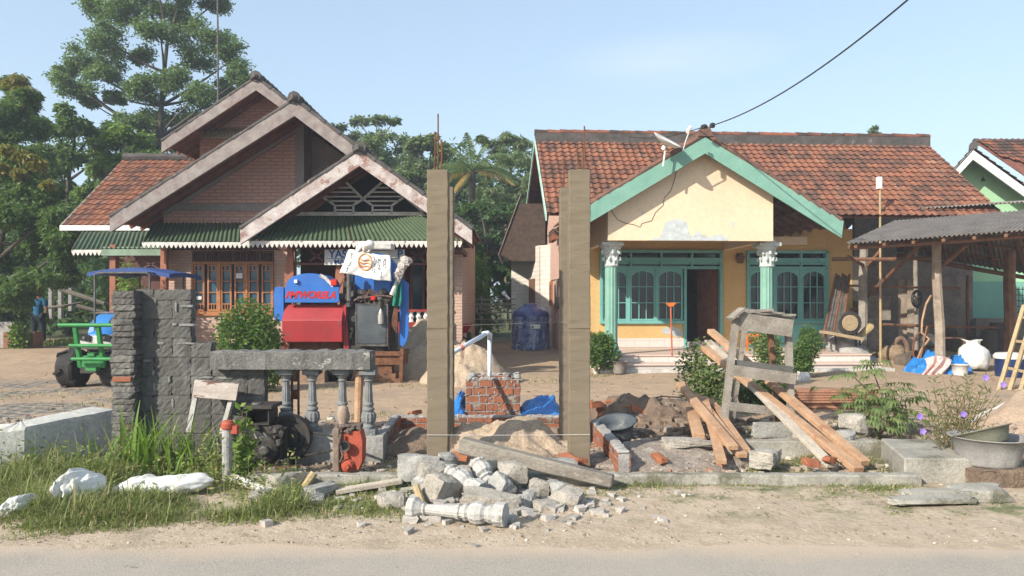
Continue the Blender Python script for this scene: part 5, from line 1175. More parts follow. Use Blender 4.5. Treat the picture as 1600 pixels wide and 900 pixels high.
bm_((1465, 420, 16.6), (1510, 382, 16.2), .06); bm_((1350, 420, 19), (1375, 392, 18.6), .05); bm_((1350, 415, 19), (1325, 400, 18), .045); bm_((1300, 405, 18.5), (1465, 403, 18), .05); bm_((1330, 487, 20), (1440, 380, 17), .055); bm_((1320, 446, 19.2), (1500, 450, 19), .03); bm_((1380, 507, 19), (1560, 512, 19), .04); bm_((1540, 512, 20), (1556, 570, 19.5), .04)
for t in np.linspace(.05, .95, 7): mb.bar(C_.lerp(D_, t) - Vector((0, 0, .1)), E_.lerp(F_, t) - Vector((0, 0, .1)), .06, .07); mb.bar(C_.lerp(D_, t) - Vector((0, 0, .09)), A_.lerp(B_, t) - Vector((0, 0, .09)), .06, .06)
for t in (.25, .5, .75): mb.bar(C_.lerp(E_, t) - Vector((0, 0, .06)), D_.lerp(F_, t) - Vector((0, 0, .06)), .05, .05)
mb.build('beam', m_woodb, sh)
# back and side walls of the shed
mb = MB(); m_gw = M('dusty_grey_wall', (.24, .2, .17), (.16, .13, .11), 1.5, .95, .3, c3=(.12, .1, .085), s3=1, lo3=.5, hi3=.62)
Y = 22.6; mb.box(X_(1335, Y), X_(1520, Y), Y, Y + .15, 0, Z_(334, Y)); mb.box(X_(1515, Y), X_(1640, Y), Y - .3, Y - .18, 0, Z_(497, Y)); mb.build('back_wall', m_gw, sh)
for (a, b, c, d, Y) in ((1322, 455, 1330, 520, 20), (1331, 400, 1343, 470, 20), (1344, 462, 1392, 500, 21), (1404, 437, 1418, 560, 20.5), (1418, 437, 1432, 562, 20.4), (1356, 497, 1376, 560, 20.6)):
    mb = MB(); pbox(mb, a, b, c, d, Y, .03); mb.build('plank', m_woodg if a < 1400 else m_postw, sh)
Y = 22.0; mb = MB(); 
for i in range(6): ptube(mb, [(1580 + i * 6, 448), (1580 + i * 6, 492)], Y, .012, 4)
for i in range(5): ptube(mb, [(1578, 452 + i * 9), (1620, 452 + i * 9)], Y, .012, 4)
mb.build('window_grille', m_dark, sh)

# things in and before the shed
mb = MB(); Y = 18.3; ptube(mb, [(1376, 571), (1375.5, 430), (1375, 296)], Y, [.032, .028, .026], 8); bp_ = single(mb, 'bamboo_pole', m_bamboo, 'tall upright bamboo pole carrying a small white box in front of the shed', 'pole')
mb = MB(); pbox(mb, 1371.5, 276, 1379, 295, Y - .05, .1); mb.build('white_box', m_white, bp_, bevel=.01)
# leaning bundle of steel pipes
for i in range(7):
    mb = MB(); a = P(1284 + i * 5, 540 - abs(i - 3), 18.6 - i * .03); b = P(1307 + i * 3.4, 428 + (i % 3) * 3, 19.3); mb.tube([a, b], .035 + .006 * (i % 3), 8)
    single(mb, 'steel_pipe', m_iron if i % 3 else m_rust, 'long pipe in the bundle leaning on the ochre wall right of the far window', 'pipe', 'pipes leaning on the ochre wall')
# cane chair
Y = 18.0; cc = thing('cane_chair', 'dark cane chair with oval woven back beside the leaning pipes', 'chair', (X_(1318, Y), Y, .1))
mb = MB(); mb.lathe([(.27, 0), (.3, .03), (.27, .06)], P(1328, 505, Y), 20, 'Y'); o = mb.build('back_frame', m_dark, cc)
mb = MB(); mb.lathe([(.19, 0), (.2, .02), (.17, .03)], P(1329, 505, Y - .04), 20, 'Y'); mb.build('woven_back', M('woven_cane', (.4, .3, .18), None, 20, .8), cc)
mb = MB(); mb.bar(P(1287, 519, Y - .3), P(1340, 529, Y - .3), .5, .07); mb.build('seat', bpy.data.materials['woven_cane'], cc)
for (a, b) in ((1290, 540), (1336, 545), (1305, 548), (1342, 540)): mb = MB(); ptube(mb, [(a, 522), (a + 2, b)], Y - .2, .025, 6); mb.build('leg', m_dark, cc)
def basin(name, c, r0, r1, h, mat, label, tilt=(0, 0, 0), th=.012, cat='basin', group=None, rim=.012):
    pr_ = [(r0 * .1, .0), (r0, 0), (r0 * 1.04, .02), ((r0 + r1) / 2, h * .5), (r1, h), (r1 + rim * 2, h + .004), (r1 + rim * 2, h + rim), (r1 - th, h + rim * .6), ((r0 + r1) / 2 - th, h * .5), (r0 - th, .02 + th), (r0 * .1, .02 + th)]
    mb = MB(); mb.T = Matrix.Translation(c) @ Euler(tilt).to_matrix().to_4x4(); mb.lathe(pr_, (0, 0, 0), 32); return single(mb, name, mat, label, cat, group, smooth=True)
# barrel lying, blue tarp with a pink cloth, white sack, cooler, ladder, tub
basin('clay_barrel', tuple(P(1405, 566, 18.2)), .19, .25, .5, M('brown_bucket', (.16, .12, .09), (.1, .08, .06), 5, .8), 'empty brown bucket lying on its side, mouth towards the road', (R(82), 0, R(25)), cat='bucket')
mb = MB(); mb.rock(P(1392, 556, 18.8), (.65, .5, .5), 8, 4, .25); single(mb, 'old_sack', M('dull_jute', (.28, .2, .13), (.2, .14, .09), 6, .95, .6), 'dull brown sack slumped left of the lying bucket', 'sack', smooth=True)
def drape(name, mat, label, cat, pts, Yb, hgt, seed=0, parent=None, amp=.06):
    """crumpled sheet over a low form; pts = x range px, y range px"""
    (x0, x1), (y0, y1) = pts; mb = MB()
    def f(u_, v_):
        xx = X_(x0 + (x1 - x0) * u_, Yb); e = min(u_, 1 - u_) * 2; dep = Yb - .35 + v_ * .8
        s_ = math.sin(min(1, e * 1.8) * math.pi / 2) * math.sin(min(1, v_ * 1.7) * math.pi / 2); w = amp * float(fbm(np.array(u_ * 5 + seed), np.array(v_ * 5 + seed)))
        return Vector((xx + w, dep + w, Z_(y1, Yb - .3) + hgt * s_ * (1 + .25 * math.sin(u_ * 7 + seed)) + w * 1.3 * (.25 + s_)))
    mb.grid(f, 48, 30, .015); return single(mb, name, mat, label, cat, smooth=True)
drape('blue_tarp', m_btarp, 'crumpled blue tarpaulin lying in front of the shed under a pink cloth', 'tarpaulin', ((1424, 1498), (553, 592)), 16.2, .42, 3, amp=.12)
drape('blue_tarp', m_btarp, 'small bunched blue tarpaulin end over a bucket by the white sack', 'tarpaulin', ((1486, 1512), (560, 592)), 16.4, .4, 8, amp=.1)
mb = MB(); mb.grid(lambda u_, v_: P(1446 + 36 * u_ - 6 * v_ + 5 * math.sin(v_ * 5 + u_), 560 + 35 * v_ - 6 * math.sin(u_ * 3) + 3 * u_, 15.75 + .25 * (1 - v_) + .06 * math.sin(u_ * 17 + v_ * 3)), 26, 20, (0, .03, -.02))
single(mb, 'pink_cloth', M('pink_floral_cloth', (.68, .5, .45), (.58, .3, .27), 16, .9, .4, lo=.5, hi=.58), 'pink patterned cloth thrown over the blue tarpaulin', 'cloth', smooth=True)
Y = 16.8; mb = MB(); n_ = 22; pf = [(.02, 0), (.27, .01), (.31, .12), (.32, .3), (.29, .44), (.2, .52), (.13, .56), (.15, .62), (.2, .66), (.12, .63), (.02, .6)]
vs = []; fs = []; c = P(1521, 576, Y)
for i, (rr, h) in enumerate(pf):
    for j in range(n_ * 2):
        a = math.pi * j / n_; w = 1 + .05 * math.sin(a * 5 + i) + .03 * math.sin(a * 11 - i * 2) + (.25 * math.sin(a * 3) if i > 6 else 0); vs.append((c.x + rr * w * math.cos(a), Y + rr * w * math.sin(a), c.z + h + .02 * math.sin(a * 3)))
for i in range(len(pf) - 1):
    for j in range(n_ * 2): a = i * n_ * 2 + j; b = i * n_ * 2 + (j + 1) % (n_ * 2); fs.append((a, b, b + n_ * 2, a + n_ * 2))
mb.add(vs, fs); single(mb, 'white_sack', m_wsack, 'full white woven sack standing upright at the shed opening', 'sack', smooth=True)
Y = 15.6; cl = thing('cooler_box', 'dark blue cooler drum with a white lid behind the wooden ladder', 'cooler', tuple(P(1578, 590, Y)))
mb = MB(); mb.lathe([(.25, 0), (.27, .05), (.29, .46), (.28, .48)], P(1578, 593, Y), 24); mb.build('body', M('navy_plastic', (.015, .03, .1), None, 3, .4, .05), cl)
mb = MB(); mb.lathe([(.3, 0), (.31, .05), (.27, .11), (.1, .13)], P(1578, 560, Y), 24); mb.build('lid', m_wsack, cl)
Y = 14.0; ld = thing('wooden_ladder', 'light brown wooden ladder leaning at the right edge in front of the shed', 'ladder', tuple(P(1575, 650, Y)))
for (a, b) in (((1552, 640, 12.6), (1600, 478, 14)), ((1582, 652, 12.6), (1636, 478, 14.0)), ((1566, 648, 12.6), (1612, 500, 13.8))): mb = MB(); pbar(mb, a, b, .06, .07); mb.build('rail', m_bamboo, ld)
for t in (.12, .38, .64, .88): mb = MB(); a = P(1552, 640, 12.6).lerp(P(1600, 478, 14), t); b = P(1582, 652, 12.6).lerp(P(1636, 478, 14), t); mb.bar(a, b, .03, .05); mb.build('rung', m_bamboo, ld)
# hoses, wheels and boards in the shed
mb = MB(); ptube(mb, [(1455, 461, 17), (1447, 475, 17), (1441, 500, 17), (1440, 520, 17), (1452, 530, 16.8), (1440, 545, 16.8), (1430, 570, 16.8), (1436, 580, 16.6)], 17, .025, 7); single(mb, 'garden_hose', M('tan_hose', (.4, .25, .15), None, 4, .6), 'tan hose looping up to the main shed post', 'hose', smooth=True)
def ringobj(name, px, py, Y, r_, th_, mat, label, cat, spokes=0, rx=0, squash=1):
    mb = MB(); c = P(px, py, Y); mb.tube([c + Vector((r_ * squash * math.cos(t), .1 * math.sin(t) * rx, r_ * math.sin(t))) for t in np.linspace(0, 2 * math.pi, 29)], th_, 7)
    for k in range(spokes): t = math.pi * 2 * k / spokes; mb.tube([c, c + Vector((r_ * squash * math.cos(t), 0, r_ * math.sin(t)))], th_ * .6, 5)
    return single(mb, name, mat, label, cat)
ringobj('pulley_wheel', 1433, 467, 19.2, .2, .04, m_dark, 'dark spoked pulley wheel hanging on a shed post', 'wheel', 5, squash=.6)
ringobj('tyre', 1407, 548, 18.9, .32, .06, M('brown_dusty_tyre', (.22, .14, .1), None, 5, .8), 'dusty brown tyre standing behind the lying bucket', 'tyre', 0, squash=.55)
ringobj('bicycle_wheel', 1440, 546, 17.2, .4, .025, m_rust, 'rusty thin wheel rim standing left of the main shed post', 'wheel', 0, squash=.5)
mb = MB(); pbar(mb, (1437, 575, 16.6), (1450, 512, 17.0), .03, .16); single(mb, 'board', m_woodb, 'narrow brown board leaning beside the tan hose', 'board')
Y = 17; en = thing('old_engine', 'old black engine with cables in the shade left of the main shed post', 'engine', tuple(P(1452, 575, Y)))
mb = MB(); 
for i in range(12): mb.rock(P(random.uniform(1443, 1462), random.uniform(525, 572), Y + .1), (.25, .25, .25), i, 2, .3)
mb.build('block', m_dark, en); mb = MB(); mb.lathe([(.12, 0), (.16, .03), (.16, .1), (.05, .12)], P(1453, 532, Y - .1), 16, 'Y'); mb.build('flywheel', m_iron, en)
for (px_, Y, h, rr) in ((1530, 20.5, .5, .3), (1545, 19.8, .7, .2), (1495, 20, .55, .22), (1560, 20.3, .9, .25), (1480, 20.4, .8, .25)):
    c = P(px_, 560, Y); c.z = .1; mb = MB(); mb.lathe([(rr * .85, 0), (rr, .05), (rr, h * .8), (rr * .8, h), (.02, h)], tuple(c), 18)
    single(mb, 'drum', M('dim_drum', (.09, .075, .06), None, 5, .9) if 'dim_drum' not in bpy.data.materials else bpy.data.materials['dim_drum'], {1530: 'squat wide drum at the back of the shed, nearly behind the white sack', 1545: 'narrow drum before the thin leaning strut in the shed', 1495: 'low drum under the work table in the shed', 1560: 'tall drum in the shed behind the blue cooler', 1480: 'drum right behind the main shed post'}[px_], 'drum', 'drums at the back of the shed')
mb = MB(); pbox(mb, 1475, 527, 1508, 529, 18.2, .5); pbox(mb, 1506, 529, 1508, 545, 18.2, .04); pbox(mb, 1475, 529, 1477, 560, 18.2, .04); pbox(mb, 1503, 529, 1505, 560, 18.6, .04); single(mb, 'work_table', m_woodb, 'low brown wooden table in the shed behind the white sack', 'table')
basin('small_bucket', tuple(P(1500, 592, 15.9)), .13, .17, .3, m_concl, 'pale bucket under the bunched blue tarpaulin', cat='bucket')
mb = MB(); mb.rock(P(1256, 590, 14.6), (.26, .2, .22), 6, 2, .12, box=.9, rot=Euler((0, .1, .2))); single(mb, 'foam_block', M('white_foam', (.75, .75, .73), (.62, .62, .6), 9, .8, .3), 'small white foam block on the bare yard right of the wooden stand', 'block')
mb = MB(); mb.rock(P(1352, 565, 18.4), (.6, .35, .25), 16, 3, .4); single(mb, 'plastic_bags', M('pale_blue_plastic', (.35, .45, .52), (.25, .33, .4), 9, .4, .4), 'pale blue plastic bags on the ground left of the bamboo pole', 'bag', smooth=True)
mb = MB(); mb.rock(P(1325, 545, 18.0), (1.0, .6, .45), 26, 3, .3); single(mb, 'cement_lump', m_conc, 'big grey cement lump under the cane chair', 'lump')
mb = MB(); mb.rock(P(1350, 520, 18.3), (.16, .16, .6), 2, 3, .05, rot=Euler((.3, .7, 0))); single(mb, 'wood_log', m_bamboo, 'short pale log leaning at the thick grey shed post', 'log')
# ------------------------------------------------------------ the person on the driveway, seen from behind
def skin_mesh(name, joints, edges, radii, mat, parent, lv=2, root=0):
    me = bpy.data.meshes.new(name); me.from_pydata([tuple(j) for j in joints], edges, []); o = bpy.data.objects.new(name, me); COL.objects.link(o); me.materials.append(mat)
    md = o.modifiers.new('skin', 'SKIN'); md.use_smooth_shade = True; sv_ = me.skin_vertices[0].data
    for i, r_ in enumerate(radii):
        sv_[i].radius = (r_, r_) if not isinstance(r_, tuple) else r_
        sv_[i].use_root = (i == root)
    s_ = o.modifiers.new('sub', 'SUBSURF'); s_.levels = lv; s_.render_levels = lv
    if parent is not None: o.parent = parent
    return o
Y = 22.6; px0 = X_(60, Y); g0 = ghf(px0, Y); H = 1.66; k_ = H / 1.7
J = {'pel': (0, 0, .95), 'wst': (0, 0, 1.08), 'chs': (0, -.01, 1.28), 'nk0': (0, -.01, 1.43), 'nk1': (0, .0, 1.5), 'hd0': (0, .02, 1.57), 'hd1': (0, .02, 1.66),
 'sL': (-.18, -.01, 1.39), 'eL': (-.36, .06, 1.24), 'wL': (-.22, .24, 1.2), 'hL': (-.16, .28, 1.2), 'sR': (.18, -.01, 1.39), 'eR': (.25, -.02, 1.12), 'wR': (.24, .1, .9), 'hR': (.235, .12, .82),
 'hpL': (-.1, 0, .9), 'kL': (-.12, -.01, .5), 'aL': (-.13, .03, .09), 'tL': (-.15, .16, .04), 'hpR': (.1, 0, .9), 'kR': (.13, .01, .5), 'aR': (.15, .02, .09), 'tR': (.19, .14, .04)}
Rr = {'pel': .13, 'wst': .12, 'chs': (.15, .115), 'nk0': .07, 'nk1': .055, 'hd0': .085, 'hd1': .075, 'sL': .065, 'eL': .045, 'wL': .03, 'hL': .035, 'sR': .065, 'eR': .045, 'wR': .03, 'hR': .035, 'hpL': .095, 'kL': .062, 'aL': .042, 'tL': .035, 'hpR': .095, 'kR': .062, 'aR': .042, 'tR': .035}
E = [('pel', 'wst'), ('wst', 'chs'), ('chs', 'nk0'), ('nk0', 'nk1'), ('nk1', 'hd0'), ('hd0', 'hd1'), ('nk0', 'sL'), ('sL', 'eL'), ('eL', 'wL'), ('wL', 'hL'), ('nk0', 'sR'), ('sR', 'eR'), ('eR', 'wR'), ('wR', 'hR'), ('pel', 'hpL'), ('hpL', 'kL'), ('kL', 'aL'), ('aL', 'tL'), ('pel', 'hpR'), ('hpR', 'kR'), ('kR', 'aR'), ('aR', 'tR')]
fing = {}
for s_, w_ in (('L', 1), ('R', -1)):
    h = Vector(J['h' + s_]); d = (h - Vector(J['w' + s_])).normalized(); sd = Vector((0, 0, 1)) if s_ == 'L' else Vector((0, 1, 0))
    for i in range(4):
        J[f'f{s_}{i}a'] = tuple(h + d * .05 + sd * (i - 1.5) * .02); J[f'f{s_}{i}b'] = tuple(h + d * (.1 - .006 * abs(i - 1.4)) + sd * (i - 1.5) * .022 + Vector((w_ * .02, 0, 0))); Rr[f'f{s_}{i}a'] = .01; Rr[f'f{s_}{i}b'] = .008
        E += [('h' + s_, f'f{s_}{i}a'), (f'f{s_}{i}a', f'f{s_}{i}b')]
    J[f'th{s_}'] = tuple(h + d * .02 + sd * .055); Rr[f'th{s_}'] = .011; E.append(('h' + s_, f'th{s_}'))
ks = list(J); ix = {n_: i for i, n_ in enumerate(ks)}
pe = skin_mesh('person', [Vector(J[q]) * k_ for q in ks], [(ix[a], ix[b]) for a, b in E], [Rr[q] if isinstance(Rr[q], tuple) else Rr[q] for q in ks], M('brown_skin', (.25, .13, .08), (.22, .11, .07), 5, .6, .1, fine=.03), None, 2, ix['pel'])
pe.location = (px0, Y, g0); pe.rotation_euler = (0, 0, R(8)); tag(pe, 'person in a blue t-shirt and dark trousers standing on the driveway, seen from behind', 'person')
def cloth(name, keys, add, mat, extra=None):
    jj = dict(J); 
    if extra: jj.update(extra)
    kk = list(keys); ii_ = {q: i for i, q in enumerate(kk)}; ee = [(ii_[a], ii_[b]) for a, b in E + add if a in ii_ and b in ii_]
    rr = [tuple(c + .02 for c in (Rr.get(q, .05) if isinstance(Rr.get(q, .05), tuple) else (Rr.get(q, .05),) * 2)) for q in kk]
    return skin_mesh(name, [Vector(jj[q]) * k_ for q in kk], ee, rr, mat, pe, 2, 0)
Rr['mL'] = .062; Rr['mR'] = .062; Rr['hem'] = .15; Rr['crL'] = .05; Rr['crR'] = .05
ex = {'mL': (-.3, .03, 1.29), 'mR': (.225, -.015, 1.22), 'hem': (0, 0, .93), 'crL': (-.13, .02, .12), 'crR': (.145, .02, .12)}
cloth('shirt', ['wst', 'hem', 'chs', 'nk0', 'sL', 'mL', 'sR', 'mR'], [('wst', 'hem'), ('sL', 'mL'), ('sR', 'mR')], M('blue_shirt', (.015, .12, .25), (.012, .1, .2), 6, .9, .3, fine=.05), ex)
cloth('trousers', ['pel', 'hpL', 'kL', 'crL', 'hpR', 'kR', 'crR'], [('kL', 'crL'), ('kR', 'crR')], M('dark_jeans', (.018, .024, .04), None, 6, .9, .3), ex)
mb = MB(); mb.rock(Vector((0, .0, 1.64)) * k_, (.19, .21, .2), 5, 3, .06, rot=Euler((0, 0, 0)), box=.15); mb.build('hair', m_black, pe, local=True, smooth=True)
for s_ in (-1, 1): mb = MB(); mb.rock(Vector((s_ * .09, .02, 1.59)) * k_, (.02, .035, .06), 5, 2, .05, rot=Euler((0, 0, 0)), box=.2); mb.build('ear', bpy.data.materials['brown_skin'], pe, local=True, smooth=True)
mb = MB(); mb.rock(Vector((0, .115, 1.575)) * k_, (.03, .04, .05), 5, 2, .05, rot=Euler((0, 0, 0)), box=.3); mb.build('nose', bpy.data.materials['brown_skin'], pe, local=True, smooth=True)
for s_ in ('L', 'R'): a = Vector(J['a' + s_]) * k_; t = Vector(J['t' + s_]) * k_; mb = MB(); mb.tube([a + Vector((0, -.05, -.055)), (a + t) / 2 + Vector((0, 0, -.02)), t + Vector((0, .03, -.01))], [.045, .05, .035], 10); mb.build('shoe', m_black, pe, local=True, smooth=True)
# ------------------------------------------------------------ the four gate posts with bare rebar
def gpost(x0, x1, top, bot, Y, label, rebars):
    mb = MB(); w = X_(x1, Y) - X_(x0, Y); a, b = X_(x0, Y), X_(x1, Y); zb_, zt_ = min(Z_(bot, Y), .1) - .15, Z_(top, Y); n_ = 55
    ring = []
    for i in range(n_ + 1):
        z = zb_ + (zt_ - zb_) * i / n_; j = lambda: random.uniform(-.003, .003)
        ring += [(a + j(), Y + j(), z), (b + j(), Y + j(), z), (b + j(), Y + w + j(), z), (a + j(), Y + w + j(), z)]
    fs = [(0, 3, 2, 1), (n_ * 4, n_ * 4 + 1, n_ * 4 + 2, n_ * 4 + 3)]
    for i in range(n_):
        for k in range(4): q = i * 4 + k; r_ = i * 4 + (k + 1) % 4; fs.append((q, r_, r_ + 4, q + 4))
    mb.add(ring, fs); o = single(mb, 'concrete_post', m_postg, label, 'post', 'square concrete gate posts with bare rebar', bevel=.006)
    for (px_, ty) in rebars:
        m2 = MB(); r_ = random.uniform(-2, 2); m2.tube([P(px_, top + 2, Y + random.uniform(.04, w - .04)), P(px_ + .3, (top + ty) / 2, Y + w / 2), P(px_ + r_ * .1, ty, Y + w / 2)], .008, 5); m2.build('rebar', m_rust, o)
    m2 = MB()
    for k in range(6): z = zt_ - .01; m2.rock((random.uniform(a + .02, b - .02), Y + random.uniform(.02, w - .02), z), (.05, .04, .03), k, 1, .4)
    m2.build('mortar_crumb', m_postg, o)
    if Y < 7.5:
        m2 = MB(); m2.box(a - .002, b + .002, Y - .004, Y + .02, Z_(514, Y), Z_(512.4, Y))
        m2.build('cast_seam', m_postd, o)
    return o
# post material: faint horizontal board marks
m_postg, n, l, b = nt('board_marked_post'); v_ = coords(n, l); sp = n.new('ShaderNodeSeparateXYZ'); l.new(v_, sp.inputs[0])
wv = n.new('ShaderNodeTexWave'); wv.bands_direction = 'Z'; wv.inputs['Scale'].default_value = 3.3; wv.inputs['Distortion'].default_value = 2.5; wv.inputs['Detail'].default_value = 3; l.new(v_, wv.inputs['Vector'])
cc_ = mixc(n, l, ramp(n, l, noise(n, l, v_, 2, 6), .35, .7), (.185, .15, .105), (.15, .122, .086)); cc_ = mixc(n, l, ramp(n, l, noise(n, l, coords(n, l, 1, scale=(1, 1, 9)), 3, 6, .7), .56, .72), cc_, (.12, .097, .068))
cc_ = mixc(n, l, ramp(n, l, noise(n, l, v_, 6, 9, .8), .62, .66), cc_, (.27, .225, .165)); cc_ = mixc(n, l, ramp(n, l, noise(n, l, v_, 2.6, 9, .75), .6, .66), cc_, (.13, .11, .08)); cc_ = mixc(n, l, ramp(n, l, noise(n, l, v_, 45, 3, .8), .66, .7), cc_, (.09, .075, .055)); l.new(cc_, b.inputs['Base Color']); b.inputs['Roughness'].default_value = .85; b.inputs['Specular IOR Level'].default_value = .25
hm = n.new('ShaderNodeMath'); hm.operation = 'MULTIPLY_ADD'; l.new(wv.outputs['Fac'], hm.inputs[0]); hm.inputs[1].default_value = .3; l.new(noise(n, l, coords(n, l, 1, scale=(1, 1, 4)), 30, 5, .7), hm.inputs[2]); bumpn(n, l, b, hm.outputs[0], .35, .008)
m_postd = M('post_drip', (.13, .105, .07), None, 9, .9)
gpost(667, 700, 265, 728, 7.0, 'left front concrete post, the one standing lowest and nearest the rubble', [(680, 206), (684.5, 178), (690, 218)])
gpost(889, 922.5, 265, 706, 7.0, 'right front concrete post with a single tall black rebar', [(902, 228), (913, 197), (910, 232)])
gpost(681, 708, 292, 690, 8.1, 'left rear concrete post mostly hidden behind the front one', [])
gpost(875, 902, 293, 690, 8.1, 'right rear concrete post peeking out left of the front one', [(881, 244)])
# strings
Y = 6.98; mb = MB(); mb.tube([P(667, 679.5, Y), P(780, 680, Y), P(922, 679, Y)], .0018, 4); single(mb, 'string_line', m_white, 'thin white builder string stretched low between the two front posts', 'string')
mb = MB(); mb.tube([P(660, 510, 6.99), P(708, 509, 8.0), P(875, 503, 8.1), P(925, 507, 6.99)], .002, 4); single(mb, 'string_line', m_woodg, 'thin string stretched between the posts at mid height', 'string')

# ------------------------------------------------------------ brick helper: real bricks in mortar
def brick_course(mb, mm, a, b, z, n_, w, h, t, off=0, gap=.014):
    """row of n bricks from a to b (ground points), thickness t; mortar box goes to mm"""
    a = Vector((a[0], a[1], z)); b = Vector((b[0], b[1], z)); d = (b - a) / n_
    for i in range(n_ + (1 if off else 0)):
        s_ = max(0, i - (.5 if off else 0)); e = min(n_, i + 1 - (.5 if off else 0)); p = a + d * s_; q = a + d * e
        if (q - p).length < .04: continue
        u_ = d.normalized(); j = random.uniform(-.006, .006); yv = Vector((-u_.y, u_.x, 0)) * j
        mb.bar(p + u_ * gap / 2 + yv + Vector((0, 0, h / 2)), q - u_ * gap / 2 + yv + Vector((0, 0, h / 2)), t + random.uniform(-.006, .006), h - gap)
    if mm is not None: u_ = d.normalized(); mm.bar(a + Vector((0, 0, h / 2)) + u_ * .004, b + Vector((0, 0, h / 2)) - u_ * .004, t - .018, h + .002)
def brick_wall(name, a, b, z0, rows, n_, t=.1, h=.068, label='', cat='wall', cap=False):
    mb = MB(); mm = MB()
    for r_ in range(rows): brick_course(mb, mm, a, b, z0 + r_ * h, n_, 0, h, t, r_ % 2)
    if cap:
        A_ = Vector((*a[:2], z0 + rows * h)); B_ = Vector((*b[:2], z0 + rows * h)); L = (B_ - A_).length
        for i in range(int(L / .07)): c = A_.lerp(B_, (i + .5) * .07 / L); mm.rock(c, (.1, t * .95, random.uniform(.03, .055)), i, 1, .3, rot=Euler((0, 0, math.atan2((B_ - A_).y, (B_ - A_).x))))
    o = single(mb, name, m_brickw, label, cat); mm.build('mortar', m_mortar, o); return o
m_brickw = rnd_mat('laid_red_brick', (.38, .14, .075), (.28, .105, .06), (.2, .1, .07), .8, 22, .9, .6, pc=(.32, .28, .24), ps=7, plo=.7, phi=.76)
# well: a square brick box
wx0, wx1, wy0, wy1 = X_(727, 9.2), X_(813, 9.2), 9.2, 9.85; wz_ = .12
well = thing('brick_well', 'square open topped brick box in rough mortar behind the sand mound', 'well', ((wx0 + wx1) / 2, 9.5, wz_))
hb = (Z_(593, 9.2) - wz_) / 5
for (a, b, n_) in (((wx0, wy0 + .05), (wx1, wy0 + .05), 4), ((wx1 - .05, wy0 + .1), (wx1 - .05, wy1), 3), ((wx0 + .05, wy0 + .1), (wx0 + .05, wy1), 3), ((wx0, wy1 - .05), (wx1, wy1 - .05), 4)):
    mb = MB(); mm = MB()
    for r_ in range(5): brick_course(mb, mm, a, b, wz_ + r_ * hb, n_, 0, hb, .1, r_ % 2, .018)
    A_ = Vector((*a, wz_ + 5 * hb)); B_ = Vector((*b, wz_ + 5 * hb))
    for i in range(9): mm.rock(A_.lerp(B_, (i + .5) / 9), (.1, .1, random.uniform(.02, .05)), i, 1, .3)
    w_ = mb.build('brick_side', m_brickw, well); mm.build('mortar', m_mortar, w_)
mb = MB()
for i in range(70):
    x = random.uniform(wx0, wx1); z = wz_ + random.randint(0, 5) * hb + random.uniform(-.01, .01); mb.rock((x, wy0 - .002, z), (random.uniform(.02, .07), .012, .012), i, 1, .3, rot=Euler((0, random.uniform(-.3, .3), 0)))
for i in range(24): x = random.uniform(wx0, wx1); z = wz_ + random.uniform(0, 5 * hb); mb.rock((x, wy0 - .002, z), (.018, .01, random.uniform(.02, .05)), i, 1, .3, rot=Euler((0, 0, 0)))
mb.build('mortar_smear', m_mortar, well)
# pvc pipe standing in the well with a slanting arm
pp_ = thing('pvc_pipe', 'white and blue plastic pipe rising from the brick well and bending down to the left', 'pipe', tuple(P(765, 590, 9.5)))
mb = MB(); mb.tube([P(765, 612, 9.5), P(765, 527, 9.5)], .026, 12); mb.build('upright', m_pvc, pp_, smooth=True)
mb = MB(); mb.tube([P(765, 530, 9.5), P(765.5, 523, 9.49), P(762, 520.5, 9.45), P(755, 522, 9.4)], .033, 12); mb.build('elbow', m_pvc, pp_, smooth=True)
mb = MB(); e0_, e1_ = P(760, 521, 9.44), P(673, 571, 8.3); mb.tube([e0_, e1_], .028, 12); arm = mb.build('arm', m_pvc, pp_, smooth=True)
mb = MB(); d_ = (e1_ - e0_).normalized(); mb.tube([e0_ + Vector((0, -.024, .008)), e1_ + Vector((0, -.024, .008))], .008, 6); mb.build('blue_stripe', M('pipe_blue_print', (.12, .25, .55), None, 4, .4, 0), arm)
mb = MB(); mb.tube([e1_ - d_ * .01, e1_ + d_ * .015], .023, 12); mb.build('pipe_mouth', M('yellow_ring', (.5, .36, .16), None, 4, .5), arm)
mb = MB(); c = e0_.lerp(e1_, .47)
for k in range(3): mb.tube([c + Vector((.02 * k, -.03, .03)), c + Vector((.02 * k - .01, -.04, -.03)), c + Vector((.01 * k - .01, -.03, -.12 - .02 * k))], .006, 4)
mb.rock(c + Vector((0, -.03, 0)), (.05, .07, .07), 3); mb.build('string_knot', M('pink_string', (.6, .25, .2), None, 9, .8), arm)
# brick footing (back, left, right)
brick_wall('brick_footing', (X_(612, 8.9), 8.9), (X_(876, 8.9), 8.9), .06, 2, 10, .11, .07, 'low brick footing running behind the sand mound', 'wall', True)
brick_wall('brick_footing', (X_(600, 7.7), 7.7), (X_(620, 8.8), 8.8), .02, 3, 5, .1, .07, 'short mortar topped brick footing at the left of the posts', 'wall', True)
brick_wall('brick_footing', (X_(975, 6.75), 6.75), (X_(930, 8.5), 8.5), .0, 3, 8, .12, .07, 'brick footing coming forward right of the right front post', 'wall', True)
drape('blue_tarp', m_btarp, 'bright blue tarpaulin bunched left of the brick well', 'tarpaulin', ((706, 728), (625, 646)), 9.4, .13, 5, amp=.06)
drape('blue_tarp', m_btarp, 'bright blue tarpaulin spread right of the brick well behind the footing', 'tarpaulin', ((814, 876), (636, 647)), 9.5, .09, 15, amp=.06)

